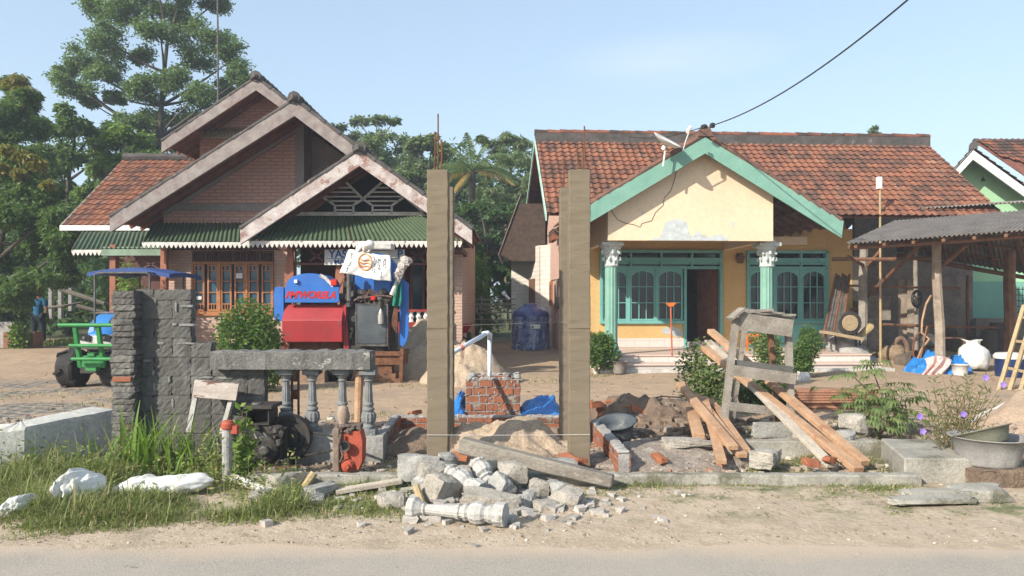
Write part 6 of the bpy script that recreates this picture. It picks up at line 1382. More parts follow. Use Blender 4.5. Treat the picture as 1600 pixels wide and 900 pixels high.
# ------------------------------------------------------------ grey block wall with pilaster, coping and balusters
m_gb = brick_mat('sooty_block_wall', (.105, .105, .1), (.07, .07, .068), (.085, .085, .08), .36, .165, .009, .9, wash=(.15, .148, .14), washlo=.56, washhi=.66)
Y = 7.35; bwall = thing('block_wall', 'dark grey concrete block wall with ragged pilaster at the left', 'wall', (X_(260, Y), Y, 0))
def rough_face(mb, poly, y0, y1, step=.05, amp=.012):
    """column of irregular blocks filling a rectangle (x0,z0,x1,z1)"""
    x0, z0, x1, z1 = poly; nz_ = max(2, int((z1 - z0) / step)); nx_ = max(2, int((x1 - x0) / step)); vs = []; fs = []
    for j in range(nz_ + 1):
        for i in range(nx_ + 1):
            x = x0 + (x1 - x0) * i / nx_; z = z0 + (z1 - z0) * j / nz_; e = (i in (0, nx_)) or (j == nz_)
            vs.append((x + (random.uniform(-amp, amp) if i in (0, nx_) else 0), y0 + random.uniform(-amp, amp) * .6 + (.006 if e else 0), z + (random.uniform(-amp, amp) * .8 if j == nz_ else 0)))
    k = nx_ + 1; fs = [(j * k + i, j * k + i + 1, (j + 1) * k + i + 1, (j + 1) * k + i) for j in range(nz_) for i in range(nx_)]
    base = len(vs); ring = [i for i in range(k)] + [j * k + nx_ for j in range(1, nz_ + 1)] + [nz_ * k + i for i in range(nx_ - 1, -1, -1)] + [j * k for j in range(nz_ - 1, 0, -1)]
    for q in ring: vs.append((vs[q][0], y1, vs[q][2]))
    m_ = len(ring)
    for i in range(m_): j = (i + 1) % m_; fs.append((ring[j], ring[i], base + i, base + j))
    fs.append(tuple(base + i for i in range(m_)))
    mb.add(vs, fs)
xs0, xs1, xs2, xs3 = X_(212, Y), X_(298, Y), X_(330, Y), X_(413, Y)
def block_rows(x0, x1, z0, z1, off0):
    mb = MB(); z = z0; r_ = 0
    while z < z1 - .02:
        h = min(.19, z1 - z); x = x0; first = True
        while x < x1 - .02:
            w = .36 if not first else (.18 if (r_ + off0) % 2 else .36); w = min(w, x1 - x); first = False
            if x1 - (x + w) < .08: w = x1 - x
            dy = random.uniform(-.006, .006); rough_face(mb, (x + .002, z + .001, x + w - .002, z + h - .003), Y + dy * .5, Y + .12, .03, .008); x += w
        z += h; r_ += 1
    return mb
mb = block_rows(xs0, xs1, -.1, Z_(452, Y), 0); mb.build('block_courses', m_sooty_block if 'm_sooty_block' in globals() else rnd_mat('sooty_block', (.14, .135, .125), (.1, .097, .09), (.17, .165, .15), .85, 10, .95, 1, bs=38, pc=(.17, .165, .155), ps=3, plo=.64, phi=.72), bwall)
m_sb = bpy.data.materials['sooty_block']
mb = block_rows(xs1, xs2, -.1, Z_(535, Y), 1); mb.build('block_courses', m_sb, bwall); mb = block_rows(xs2, xs3, -.1, Z_(577, Y), 0); mb.build('block_courses', m_sb, bwall)
mb = MB(); mb.box(xs0, xs1, Y + .03, Y + .11, -.1, Z_(455, Y)); mb.box(xs1, xs2, Y + .03, Y + .11, -.1, Z_(538, Y)); mb.box(xs2, xs3, Y + .03, Y + .11, -.1, Z_(580, Y)); mb.build('mortar', M('dark_mortar', (.14, .138, .13), (.09, .09, .085), 9, .95, .8, 40), bwall)
mb = MB(); z = -.1
while z < Z_(456, Y):
    h = random.uniform(.05, .075); w = random.uniform(-.012, .012); rough_face(mb, (X_(176, Y - .14) + w, z, X_(210, Y - .14) + random.uniform(-.008, .008), z + h - .006), Y - .16 + random.uniform(-.01, .01), Y + .12, .03, .01); z += h
mb.build('pilaster', rnd_mat('pilaster_brick', (.14, .132, .12), (.09, .086, .08), (.13, .09, .07), .93, 12, .95, 1, bs=40, pc=(.2, .19, .17), ps=4, plo=.66, phi=.74), bwall)
mb = MB(); mb.box(X_(178, Y - .14), X_(208, Y - .14), Y - .14, Y + .1, -.1, Z_(456, Y)); mb.build('pilaster_core', bpy.data.materials['dark_mortar'], bwall)
zr = Z_(592, Y - .16)                              # one bare red brick in the pilaster
mb = MB(); mb.box(X_(177, Y - .16), X_(206, Y - .16), Y - .178, Y - .1, zr - .03, zr + .02); mb.build('red_brick', m_brickw, bwall, bevel=.006)
mb = MB()
for i in range(9): a = random.uniform(218, 400); b = random.choice((480, 506, 535, 562, 590)); mb.rock(P(a if b > 540 else min(a, 292), b + random.uniform(-2, 2), Y - .004), (random.uniform(.05, .2), .02, .025), i, 1, .4, rot=Euler((0, 0, 0)))
for i in range(6): mb.rock(P(random.uniform(225, 290), random.uniform(470, 640), Y - .004), (.022, .02, random.uniform(.05, .12)), i, 1, .4, rot=Euler((0, 0, 0)))
mb.build('mortar_smear', M('pale_mortar', (.27, .265, .25), None, 12, .95, .6), bwall)
# coping beam
cb2 = MB(); rough_bar(cb2, X_(330, 7.25), X_(579, 7.25), 7.22, 7.5, Z_(577, 7.25), Z_(549, 7.22), .06, .01)
single(cb2, 'coping_beam', M('lichen_coping', (.2, .195, .18), (.12, .118, .11), 4, .95, 1, 34, c3=(.42, .4, .37), s3=4, lo3=.6, hi3=.66), 'long grey concrete coping beam carried by the balusters', 'beam')
mb = MB(); rough_bar(mb, X_(413, 7.3), X_(600, 7.3), 7.24, 7.5, -.05, Z_(680, 7.24), .08, .008); single(mb, 'sill_wall', m_conc, 'low concrete sill under the standing balusters', 'wall')
BAL = [(.075, 0), (.075, .07), (.055, .075), (.06, .1), (.05, .115), (.05, .13), (.066, .15), (.072, .185), (.066, .225), (.045, .245), (.055, .26), (.055, .275), (.04, .285), (.04, .3), (.05, .31), (.05, .325), (.042, .335), (.032, .54), (.045, .55), (.036, .565), (.06, .6), (.075, .615), (.075, .66)]
m_bal = M('dirty_cement_baluster', (.24, .25, .25), (.15, .155, .155), 9, .95, .5, 30, c3=(.36, .36, .34), s3=6, lo3=.6, hi3=.68)
H_ = Z_(577, 7.37) - Z_(680, 7.37); bz = Z_(680, 7.37)
mb = MB(); mb.lathe([(r_ * 1.08, h * H_ / .66) for r_, h in BAL], (0, 0, 0), 24, flute=.1, fl=(6, 7, 8, 16, 17), sq=(0, 1, 21, 22))
b0 = mb.build('baluster', m_bal, None, local=True); b0.location = (X_(488, 7.37), 7.37, bz); tag(b0, 'cement baluster, second from the left under the coping beam', 'baluster', 'standing balusters under the coping beam')
for px_, lb in ((447, 'leftmost cement baluster under the coping beam, its foot behind the engine wheel'), (535, 'cement baluster directly behind the red pump'), (577, 'rightmost cement baluster, its head standing past the coping end')):
    c_ = b0.copy(); COL.objects.link(c_); c_.location.x = X_(px_, 7.37); c_['label'] = lb
    if px_ == 577: c_.location.y = 7.33
mb = MB(); ptube(mb, [(562, 579), (560.5, 620), (559, 668)], 7.35, [.042, .04, .038], 10); single(mb, 'wooden_prop', m_woodo, 'round reddish wooden prop beneath the right end of the coping', 'prop')
mb = MB(); pbox(mb, 454, 577, 457, 668, 7.7, .03); pbox(mb, 464.5, 577, 467, 672, 7.7, .03); pbox(mb, 455, 609, 467, 624, 7.69, .02); mb.lathe([(.03, 0), (.035, .02)], P(461, 617, 7.66), 12, 'Y'); single(mb, 'rusty_bracket', m_rust, 'thin rusty upright bracket between the left two balusters', 'bracket')

# ------------------------------------------------------------ left white retaining wall
fr_ = [(-60, 672, 6.6), (0, 669, 6.62), (38, 667, 6.7), (110, 652, 7.2), (178, 640, 7.75)]; z0 = .45
F_pts = [Vector((X_(a, Y_), Y_, 0)) for a, b, Y_ in fr_]; B_pts = [p + Vector(d) for p, d in zip(F_pts, ((0, .22, 0), (-.0, .22, 0), (-.18, .26, 0), (-.28, .14, 0), (-.3, .12, 0)))]
mb = MB(); vs = []; 
FP = []; BP = []
for i in range(len(F_pts) - 1):
    for k in range(6):
        t = k / 6; FP.append(F_pts[i].lerp(F_pts[i + 1], t)); BP.append(B_pts[i].lerp(B_pts[i + 1], t))
FP.append(F_pts[-1]); BP.append(B_pts[-1])
for p, q in zip(FP, BP):
    j = random.uniform(-.006, .006); vs += [(p.x, p.y, -.1), (p.x, p.y, z0 - .03 + j), (p.x, p.y + .02, z0 + j), (q.x, q.y - .02, z0 + j + .015), (q.x, q.y, z0 - .02), (q.x, q.y, -.1)]
fs = []
for i in range(len(FP) - 1):
    for k in range(6): a = i * 6 + k; c = i * 6 + (k + 1) % 6; fs.append((c, a, a + 6, c + 6))
fs += [(0, 1, 2, 3, 4, 5), tuple((len(FP) - 1) * 6 + i for i in (5, 4, 3, 2, 1, 0))]
mb.add(vs, fs); single(mb, 'low_wall', M('weathered_white_wall', (.56, .54, .48), (.42, .42, .39), 2, .9, .3, 20, c3=(.17, .2, .18), s3=1.8, lo3=.55, hi3=.66), 'low bending whitewashed concrete wall at the left edge', 'wall')
# other low walls inside the plot
mb = MB(); rough_bar(mb, X_(1160, 7.55), X_(1378, 7.55), 7.5, 7.66, -.05, Z_(689, 7.5)); single(mb, 'inner_kerb', m_kerb, 'short second kerb behind the long one, under the wooden stand', 'kerb')
mb = MB(); vs = [P(1376, 694, 7.3), P(1515, 688, 7.3), P(1500, 733, 6.55), P(1412, 733, 6.55)]
z1 = .17; tp = [(X_(1376, 7.5), 7.5), (X_(1520, 7.4), 7.4), (X_(1600, 6.5), 6.5), (X_(1413, 6.55), 6.55)]
mb.prism([tp[3], tp[2], tp[1], tp[0]], -.05, z1 + .03, 'XY'); single(mb, 'culvert_slab', m_kerb, 'weathered concrete culvert slab left of the metal tubs', 'slab', bevel=.015)
for i, (a, b, c_, sz, lb) in enumerate((((1470), 757, 5.95, (.6, .2, .09), 'flat grey stone under the culvert slab edge, upper of the two'), (1455, 768, 5.8, (.7, .22, .06), 'pale flat stone, the lower of the two by the kerb end'), (1530, 760, 6.0, (.5, .3, .12), 'dark flat stone below the metal tubs'))):
    mb = MB(); q = P(a, b, c_); q.z = .03; mb.rock(q, sz, i + 3, 3, .15, rot=Euler((0, 0, .05 * i)), box=.8); single(mb, 'flat_stone', m_kerb, lb, 'stone')
mb = MB(); rough_bar(mb, X_(1500, 6.6), X_(1680, 6.6), 6.35, 6.75, -.1, .13, .1, .02); single(mb, 'stone_ledge', m_soil, 'dark earthy ledge under the metal tubs at the right edge', 'ledge')
basin('metal_tub', (X_(1546, 6.6), 6.62, .135), .23, .3, .24, M('dull_zinc', (.3, .29, .27), (.22, .21, .2), 7, .6, .3, 15, c3=(.4, .38, .34), s3=3, lo3=.55, hi3=.65), 'wide dull grey metal tub on the ledge at right')
basin('green_basin', (X_(1536, 6.6), 6.55, .31), .17, .225, .13, M('olive_plastic', (.17, .17, .12), (.13, .13, .095), 6, .6, .2), 'small olive green basin tilted inside the metal tub', (R(-18), R(-12), 0))
basin('black_tub', (X_(966, 8.1), 8.15, .1), .16, .2, .17, M('slate_plastic', (.06, .075, .09), (.1, .11, .115), 6, .5, .3, c3=(.2, .2, .19), s3=4, lo3=.56, hi3=.64), 'dusty black rubber tub of mortar on the soil heap', (R(14), R(-8), 0))
# canvas covered sand at the right edge
def canv(u_, v_):
    a = P(1452, 700, 8.2).lerp(P(1640, 590, 9.6), v_); b = P(1560, 706, 7.2).lerp(P(1720, 640, 7.6), v_); p = a.lerp(b, u_)
    p.z += .28 * math.sin(u_ * math.pi) ** .8 * v_ ** .6 + .06 * float(fbm(np.array(u_ * 4), np.array(v_ * 5))) + .03 * math.sin(u_ * 14 + v_ * 8) * v_; return p
mb = MB(); mb.grid(canv, 40, 40, (0, 0, -.3)); cv = single(mb, 'covered_sand_heap', M('wrinkled_tan_canvas', (.48, .35, .24), (.38, .27, .19), 3, .9, .6, 9, dist=.05), 'sand heap under a wrinkled tan cover at the right edge', 'heap', smooth=True)
mb = MB(); mb.tube([canv(0.0, i / 20) + Vector((0, 0, .02)) for i in range(21)], .03, 7); mb.build('white_edge', m_concl, cv)

# ------------------------------------------------------------ diesel engine and pump with belt
Y = 6.95; de = thing('diesel_engine', 'black sooty stationary diesel engine with an open radiator box on top', 'engine', (X_(415, Y), Y, 0))
mb = MB(); pbox(mb, 384, 640, 421, 642, Y, .26); pbox(mb, 384, 642, 387, 664, Y, .26); pbox(mb, 418, 642, 421, 664, Y, .26); pbox(mb, 384, 662, 421, 665, Y, .26); pbox(mb, 387, 642, 418, 662, Y + .2, .06); pbox(mb, 380, 634, 425, 640, Y - .03, .32)
mb.build('radiator_box', m_dark, de, bevel=.006)
mb = MB(); mb.lathe([(.05, 0), (.06, .01), (.05, .03), (.02, .035)], P(402, 634, Y + .1), 14); mb.bar(P(396, 629, Y + .1), P(410, 632, Y + .1), .03, .02); mb.build('radiator_cap', m_iron, de)
mb = MB(); pbox(mb, 382, 665, 432, 680, Y + .02, .3); pbox(mb, 388, 680, 440, 722, Y + .0, .32); pbox(mb, 432, 668, 448, 720, Y + .06, .2); pbox(mb, 385, 718, 448, 735, Y - .02, .36)
mb.lathe([(.02, 0), (.09, .0), (.13, .02), (.14, .06), (.14, .1)], P(410, 703, Y - .08), 20, 'Y')
for i in range(22): mb.rock(P(random.uniform(388, 438), random.uniform(668, 722), Y - .01), (random.uniform(.03, .09),) * 3, i, 1, .4)
mb.build('engine_block', m_dark, de, bevel=.008)
mb = MB(); mb.lathe([(.03, 0), (.045, .01), (.045, .04), (.02, .05)], P(411, 705, Y - .13), 14, 'Y'); mb.tube([P(398, 678, Y - .05), P(404, 690, Y - .09), P(402, 700, Y - .06)], .012, 6); mb.tube([P(412, 676, Y - .04), P(420, 686, Y - .06), P(424, 700, Y - .04)], .01, 6); mb.build('pipework', m_iron, de)
mb = MB(); c = P(452, 682, Y + .2); mb.lathe([(.03, -.05), (.1, -.05), (.11, -.02), (.16, -.02), (.17, -.055), (.215, -.06), (.22, 0), (.215, .05), (.16, .05), (.03, .04)], tuple(c), 40, 'Y'); mb.build('flywheel', m_dark, de, smooth=False)
mb = MB(); mb.tube([c + Vector((.2, .02, .04)), P(531, 684, 6.85)], .012, 6); mb.tube([c + Vector((.05, .02, -.21)), P(528, 702, 6.85)], .012, 6); mb.build('drive_belt', m_black, de)
mb = MB(); pbox(mb, 378, 730, 462, 740, Y - .06, .1); pbox(mb, 378, 728, 462, 738, Y + .25, .1); mb.build('skid', m_woodb, de)
Y = 6.72; pu = thing('water_pump', 'rusty red water pump housing with a grey flange, belt driven', 'pump', (X_(545, Y), Y, 0))
m_rp = M('rust_red_paint', (.42, .085, .045), (.3, .06, .035), 5, .65, .4, 20, c3=(.2, .1, .06), s3=4, lo3=.56, hi3=.64)
mb = MB(); n_ = 18; poly = [(X_(530, Y), Z_(735, Y)), (X_(560, Y), Z_(735, Y)), (X_(566, Y), Z_(722, Y)), (X_(567, Y), Z_(690, Y)), (X_(563, Y), Z_(674, Y)), (X_(530, Y), Z_(672, Y))]; mb.prism(poly, Y, Y + .16)
mb.lathe([(.01, -.03), (.045, -.03), (.06, 0)], P(543, 728, Y - .01), 16, 'Y'); mb.lathe([(.02, -.05), (.03, -.05), (.03, -.02)], P(543, 728, Y - .01), 6, 'Y'); mb.build('housing', m_rp, pu, bevel=.02)
mb = MB(); pbox(mb, 519.5, 670, 530, 738, Y - .04, .22); mb.build('flange', M('rusty_grey_flange', (.26, .2, .15), (.18, .13, .1), 9, .9, .5), pu, bevel=.008)
mb = MB(); q = P(538, 697, Y - .06); mb.lathe([(.036, .06), (.042, 0), (.05, -.01), (.05, .01), (.036, .0), (.03, .05), (.002, .055)], tuple(q), 18, 'Y'); mb.build('intake', m_iron, pu)
mb = MB(); pbox(mb, 524, 664, 563, 671, Y + .02, .14)
for i in range(14): mb.rock(P(random.uniform(524, 562), random.uniform(664, 676), Y), (.05, .05, .03), i, 1, .5)
mb.tube([P(533, 678, Y - .04), P(530, 690, Y - .05), P(536, 712, Y - .05), P(532, 722, Y - .04)], .012, 5); mb.build('top_plate', M('oily_scraps', (.2, .15, .12), (.1, .08, .07), 12, .9, .6), pu)
mb = MB(); mb.lathe([(.03, -.06), (.035, .0), (.055, .06), (.06, .1), (.045, .16), (.02, .18)], P(536, 664, Y + .1), 16); mb.build('spout', M('dusty_wood_knob', (.36, .27, .2), None, 6, .9), pu, smooth=True)
# weathered board on legs
Y = 7.1; bd = thing('peeling_board', 'small peeling white board on two splayed legs leaning on the dark block wall', 'board', (X_(336, Y), Y, 0))
mb = MB(); mb.slab([P(300, 620, Y), P(368, 626, Y - .03), P(373, 600, Y + .06), P(304, 594, Y + .1)], (0, .03, .004)); mb.build('board_top', M('peeling_white_wood', (.42, .37, .33), (.3, .25, .21), 5, .9, .7, 14, stretch=(.5, 1, 3), c3=(.13, .08, .06), s3=3.5, lo3=.56, hi3=.6), bd)
for (a, b, c_, d) in ((306, 618, 295, 676), (362, 624, 347, 678)): mb = MB(); pbar(mb, (a, b, Y + .04), (c_, d, Y - .08), .05, .03); mb.build('leg', M('pale_leg_wood', (.4, .38, .34), None, 5, .9) if 'pale_leg_wood' not in bpy.data.materials else bpy.data.materials['pale_leg_wood'], bd)
Y = 6.3; ps = thing('pipe_stub', 'upright concrete filled pipe stub with a rusty red cap in the grass', 'pipe', (X_(356, Y), Y, 0))
mb = MB(); mb.lathe([(.042, -.1), (.041, .2), (.043, .4), (.04, Z_(668, Y))], (X_(355, Y), Y, 0), 14); mb.build('pipe', m_conc, ps)
mb = MB(); zc = Z_(668, Y); mb.lathe([(.05, zc - .01), (.055, zc), (.055, zc + .035), (.045, zc + .05), (.04, zc + .06), (.01, zc + .062)], (X_(356, Y), Y, 0), 16); mb.box(X_(362, Y), X_(372, Y), Y - .03, Y + .03, zc - .05, zc + .02); mb.build('cap', m_rp, ps)

# ------------------------------------------------------------ rubble pile of broken concrete and balusters
m_rub = M('broken_pale_concrete', (.46, .42, .36), (.31, .28, .235), 7, .95, 1, 30, dist=.03, c3=(.26, .24, .21), s3=4, lo3=.58, hi3=.64); m_rubg = M('broken_grey_concrete', (.36, .35, .32), (.24, .235, .22), 6, .95, .8, 24)
RUB = [  # px,py,Y, size x,y,z, rot z, mat, label
 (392, 0, 0, 0, 0, 0, 0, 0, '')]
def chunk(px, py, Y, sx_, sy_, sz_, rz, pale, label, seed, z=None, tilt=0, box=.75, name='concrete_chunk', cat='rubble', group='broken concrete pieces in the rubble pile'):
    mb = MB(); c = P(px, py, Y); 
    if z is not None: c.z = z
    mb.rock(c, (sx_, sy_, sz_), seed, 6, .15, rot=Euler((tilt, tilt * .6, rz)), box=box)
    return single(mb, name, m_rub if pale else m_rubg, label, cat, group)
chunk(655, 730, 6.35, .36, .16, .22, .05, 0, 'flat grey slab standing at the foot of the left front post', 1, box=.95)
chunk(613, 790, 5.7, .22, .18, .19, .4, 1, 'rounded pale chunk lying apart at the left of the pile', 2)
chunk(690, 770, 5.9, .3, .25, .3, .9, 1, 'big pale wedge at the left of the pile', 3, tilt=.4)
chunk(673, 747, 6.1, .22, .2, .26, .2, 1, 'tall pale chunk behind the big wedge', 4, tilt=.3)
chunk(722, 745, 6.1, .2, .2, .16, .5, 1, 'pale lump near the top of the pile', 5)
chunk(768, 785, 5.65, .46, .17, .15, -.28, 1, 'long pale block lying on the pile front over the fallen baluster', 6, box=.9, tilt=.15)
chunk(800, 738, 6.2, .24, .2, .17, .2, 1, 'pale block right of the pile top under the beam', 7)
chunk(755, 728, 6.25, .22, .18, .15, .9, 1, 'whitish piece right beneath the long beam', 8)
chunk(822, 788, 5.75, .17, .15, .2, .2, 0, 'squarish upright grey block at the right front', 9, box=.95)
chunk(853, 797, 5.7, .19, .16, .15, .5, 1, 'crumbly tan pale lump right of the squarish block', 10)
chunk(884, 783, 5.75, .26, .2, .18, -.35, 1, 'big pale block at the right end of the pile', 11, box=.85, tilt=.2)
chunk(872, 765, 5.95, .17, .17, .14, .3, 0, 'grey block at the right rear of the pile', 12)
chunk(782, 762, 6.0, .18, .2, .2, .8, 0, 'dark faced block in the middle of the pile', 13, tilt=.5)
chunk(842, 760, 6.0, .16, .16, .13, .1, 1, 'small pale block between the grey one and the beam', 14)
chunk(700, 715, 6.4, .17, .15, .08, .3, 0, 'thin grey slab piece on the pile top left', 15)
chunk(880, 728, 6.75, .28, .2, .14, .1, 0, 'flat grey-brown stone behind the right end of the pile', 16)
chunk(945, 789, 5.75, .09, .07, .05, 0, 1, 'small white stone lying alone right of the pile', 17)
chunk(740, 700, 6.85, .14, .12, .1, .2, 0, 'small grey piece beside the beam head', 19)
chunk(735, 770, 5.95, .16, .2, .14, .6, 1, 'pale lump between wedge and long block', 20)
for (a, b, Y_, s_, lb, sd, pl_) in ((447, 750, 6.2, (.3, .17, .14), 'white faced slab chunk in the grass near the pipe stub', 31, 1), (468, 785, 5.85, (.16, .14, .13), 'broken pale block in the grass, left of a square one', 32, 1), (492, 785, 5.85, (.15, .14, .12), 'square grey block in the grass', 33, 0), (548, 799, 5.7, (.16, .1, .09), 'small pale stone in the grass in front of the plank', 34, 1), (500, 770, 6.0, (.3, .14, .13), 'brownish ribbed lump behind the two small blocks', 35, 0), (408, 775, 5.95, (.16, .13, .1), 'grey block beside the white bar', 36, 0), (1335, 662, 7.7, (.28, .2, .2), 'tilted pale concrete block behind the inner kerb', 37, 1), (1322, 680, 7.6, (.16, .14, .1), 'grey stone under the tilted pale block', 38, 0), (1196, 716, 6.9, (.26, .24, .17), 'rounded pale boulder between the two kerbs', 39, 1), (1140, 706, 7.2, (.14, .1, .08), 'small stone by the orange planks', 40, 1), (1250, 681, 7.8, (.14, .1, .07), 'white stone behind the inner kerb', 41, 1)):
    chunk(a, b, Y_, *s_, .3 * (sd % 4), pl_, lb, sd, group='loose concrete pieces on the ground')
chunk(1207, 671, 7.95, .42, .1, .16, 0, 0, 'dark upright block under the wooden stand', 45, box=.97, group='loose concrete pieces on the ground')
chunk(1075, 692, 7.3, .5, .16, .1, .0, 1, 'long pale broken slab under the orange planks', 46, box=.9, group='loose concrete pieces on the ground')
chunk(700, 0, 7, .01, .01, .01, 0, 0, '', 1) if 0 else None
# fallen balusters
def fallen(a, b, label, sc_=1.0, cut=None):
    a = Vector(a); b = Vector(b); d = (b - a); L = d.length; k = L / .66; pf_ = BAL if cut is None else BAL[cut[0]:cut[1]]
    h0 = pf_[0][1]; hs_ = (pf_[-1][1] - h0); M_ = Matrix.Translation(a) @ d.to_track_quat('Z', 'Y').to_matrix().to_4x4() @ Matrix.Rotation(.7, 4, 'Z')
    mb = MB(); mb.T = M_; q_ = [i for i in (0, 1, 21, 22)] if cut is None else [i - cut[0] for i in (0, 1, 21, 22) if cut[0] <= i < cut[1]]
    mb.lathe([(r_ * sc_ * 1.05, (h - h0) / hs_ * L) for r_, h in pf_], (0, 0, 0), 24, flute=.06, fl=range(len(pf_)), sq=q_)
    return single(mb, 'baluster', m_rubw, label, 'baluster', 'fallen balusters on the rubble pile')
m_rubw = M('chalky_baluster', (.42, .41, .38), (.36, .35, .33), 8, .95, .5, 30, c3=(.22, .21, .19), s3=5, lo3=.6, hi3=.66)
fallen((X_(790, 5.15), 5.2, .085), (X_(640, 5.4), 5.42, .075), 'whole fluted baluster lying in front of the rubble pile', 1.1)
fallen(P(690, 765, 5.95), P(742, 722, 6.3), 'broken baluster standing half buried on the left of the pile', 1.1, (0, 14)) if 0 else None
fallen(P(752, 770, 5.85), P(700, 735, 6.1), 'broken baluster lying across the middle of the pile', 1.15, (0, 17))
fallen(P(745, 722, 6.2), P(765, 755, 6.05), 'ringed baluster piece pointing up at the pile top', 1.2, (2, 17))
fallen(P(655, 762, 6.0), P(672, 745, 6.1), 'short baluster stump at the pile left', 1.1, (0, 9))
chunk(700, 742, 6.15, .16, .15, .18, .3, 0, 'square baluster block at the upper left of the pile', 51, box=.97)
mb = MB(); mb.bar(P(720, 695, 6.55), P(958, 752, 6.2), .13, .14, w2=.11, h2=.1); bm2 = single(mb, 'wooden_beam', M('grey_split_beam', (.27, .24, .2), (.17, .15, .125), 5, .95, .8, 16, stretch=(.4, 1, 1), c3=(.36, .33, .28), s3=3, lo3=.6, hi3=.68), 'long grey beam lying slanted from the pile top down to the kerb', 'beam', bevel=.012)
mb = MB(); pbar(mb, (845, 832, 5.25), (900, 806, 5.45), .07, .03, w_ if 0 else (0, 0, 1)); single(mb, 'wood_scrap', m_woodg, 'grey scrap of wood on the dirt right of the pile', 'board')
mb = MB(); pbar(mb, (612, 828, 5.25), (682, 826, 5.25), .06, .03); single(mb, 'wood_scrap', m_woodb, 'brown scrap of wood behind the lying baluster foot', 'board')
mb = MB(); pbar(mb, (524, 768, 6.05), (626, 751, 6.25), .1, .03); single(mb, 'plank', M('pale_plank', (.52, .45, .36), None, 4, .8, .3), 'pale straight plank lying in the grass left of the pile', 'plank')
mb = MB(); mb.tube([P(475, 762, 6.2), P(491, 739, 6.25)], .035, 8); single(mb, 'wood_stick', m_bamboo, 'short thick pale stick beside the white slab chunk', 'stick')
mb = MB(); mb.tube([P(362, 745, 6.3), P(412, 765, 6.1), P(440, 772, 6.05)], .035, 8); single(mb, 'broken_post', m_concl, 'pale broken bar lying right of the pipe stub', 'bar')
mb = MB(); mb.tube([P(650, 760, 5.8), P(660, 788, 5.7)], .03, 8); single(mb, 'wood_stick', m_bamboo, 'short brown stick leaning left of the lying baluster', 'stick')
# white sacks in the grass
def longsack(name, pts, rad, label, seed, tilt=0):
    mb = MB(); n_ = 60; m_ = 40; pts = [Vector(p) for p in pts]
    def fn(u_, v_):
        k = u_ * (len(pts) - 1); i = min(int(k), len(pts) - 2); c = pts[i].lerp(pts[i + 1], k - i); r_ = rad * (max(0, math.sin(math.pi * u_)) ** .5); a = v_ * 2 * math.pi
        w = 1 + .5 * float(fbm(np.array(u_ * 7 + seed), np.array(math.sin(a) * 1.6 + math.cos(a) + seed), 5)) + .05 * math.sin(u_ * 40 + 3 * math.sin(a * 2 + seed)); return c + Vector((.1 * r_ * math.sin(a * 2), math.cos(a) * r_ * 1.35 * w, math.sin(a) * r_ * .8 * w))
    mb.grid(fn, n_, m_); return single(mb, name, m_wsack, label, 'sack', 'white sacks lying in the roadside grass', smooth=True)
longsack('white_sack', [P(172, 772, 6.0), P(235, 762, 6.05), P(335, 750, 6.1)], .125, 'long flat white sack lying in the grass below the board', 3)
longsack('white_sack', [P(82, 776, 5.75), P(118, 758, 5.8), P(162, 762, 5.85)], .15, 'bulging white sack in the grass, middle of the three', 11)
longsack('white_sack', [P(0, 800, 5.45), P(30, 790, 5.5), P(62, 782, 5.6)], .09, 'small crumpled white sack at the left edge of the grass', 17)

# ------------------------------------------------------------ wooden stand, planks, bricks at right
Y = 8.3; st = thing('wooden_stand', 'tall rickety grey wooden stand with a plank top, right of centre', 'stand', (X_(1185, Y), Y, .06))
def sb(name, a, b, w, h, mat=m_woodg, up=(0, 0, 1)): mb = MB(); pbar(mb, a, b, w, h, up); return mb.build(name, mat, st)
sb('leg', (1150, 497, 8.2), (1128, 684, 8.0), .1, .06, up=(1, 0, 0)); sb('leg', (1165, 500, 8.9), (1142, 668, 8.8), .07, .05, up=(1, 0, 0)); sb('leg', (1231, 500, 8.3), (1237, 686, 8.1), .085, .06, up=(1, 0, 0)); sb('leg', (1203, 515, 8.9), (1216, 670, 8.9), .08, .05, m_woodb, up=(1, 0, 0))
sb('top_board', (1155, 502, 8.15), (1238, 513, 8.15), .03, .19); sb('crosspiece', (1145, 567, 8.12), (1238, 578, 8.12), .03, .075, M('dark_grey_board', (.13, .125, .115), None, 4, .9, .5)); sb('crosspiece', (1141, 578, 8.06), (1243, 592, 8.06), .03, .12); sb('crosspiece', (1134, 634, 8.02), (1240, 645, 8.02), .03, .09); sb('crosspiece', (1152, 505, 8.9), (1205, 518, 8.9), .03, .08)
mb = MB()
for i, (a, b) in enumerate((((1140, 498), (1160, 482)), ((1150, 489), (1205, 484)), ((1165, 484), (1222, 490)), ((1150, 494), (1240, 492)), ((1175, 487), (1238, 497)))): mb.bar(P(*a, 8.1 + i * .17), P(*b, 8.15 + i * .17), .13, .025)
mb.build('plank_top', m_woodg, st)
mb = MB(); m_ = M('nail_mark', (.1, .095, .09), None, 5, .9)
OR = 'fresh orange planks leaning behind the wooden stand'
for (a, b, w, h, lb) in (((1100, 543, 9.6), (1342, 735, 6.75), .11, .06, 'longest orange plank, running right through the stand to the kerb'), ((1110, 517, 9.9), (1352, 724, 6.95), .1, .06, 'orange plank with the highest tip behind the stand'), ((1106, 533, 9.8), (1300, 728, 6.8), .1, .04, 'paler plank between the two long orange ones')):
    mb = MB(); pbar(mb, a, b, w, h); single(mb, 'long_plank', m_woodo if 'paler' not in lb else bpy.data.materials['pale_plank'], lb, 'plank', OR, bevel=.004)
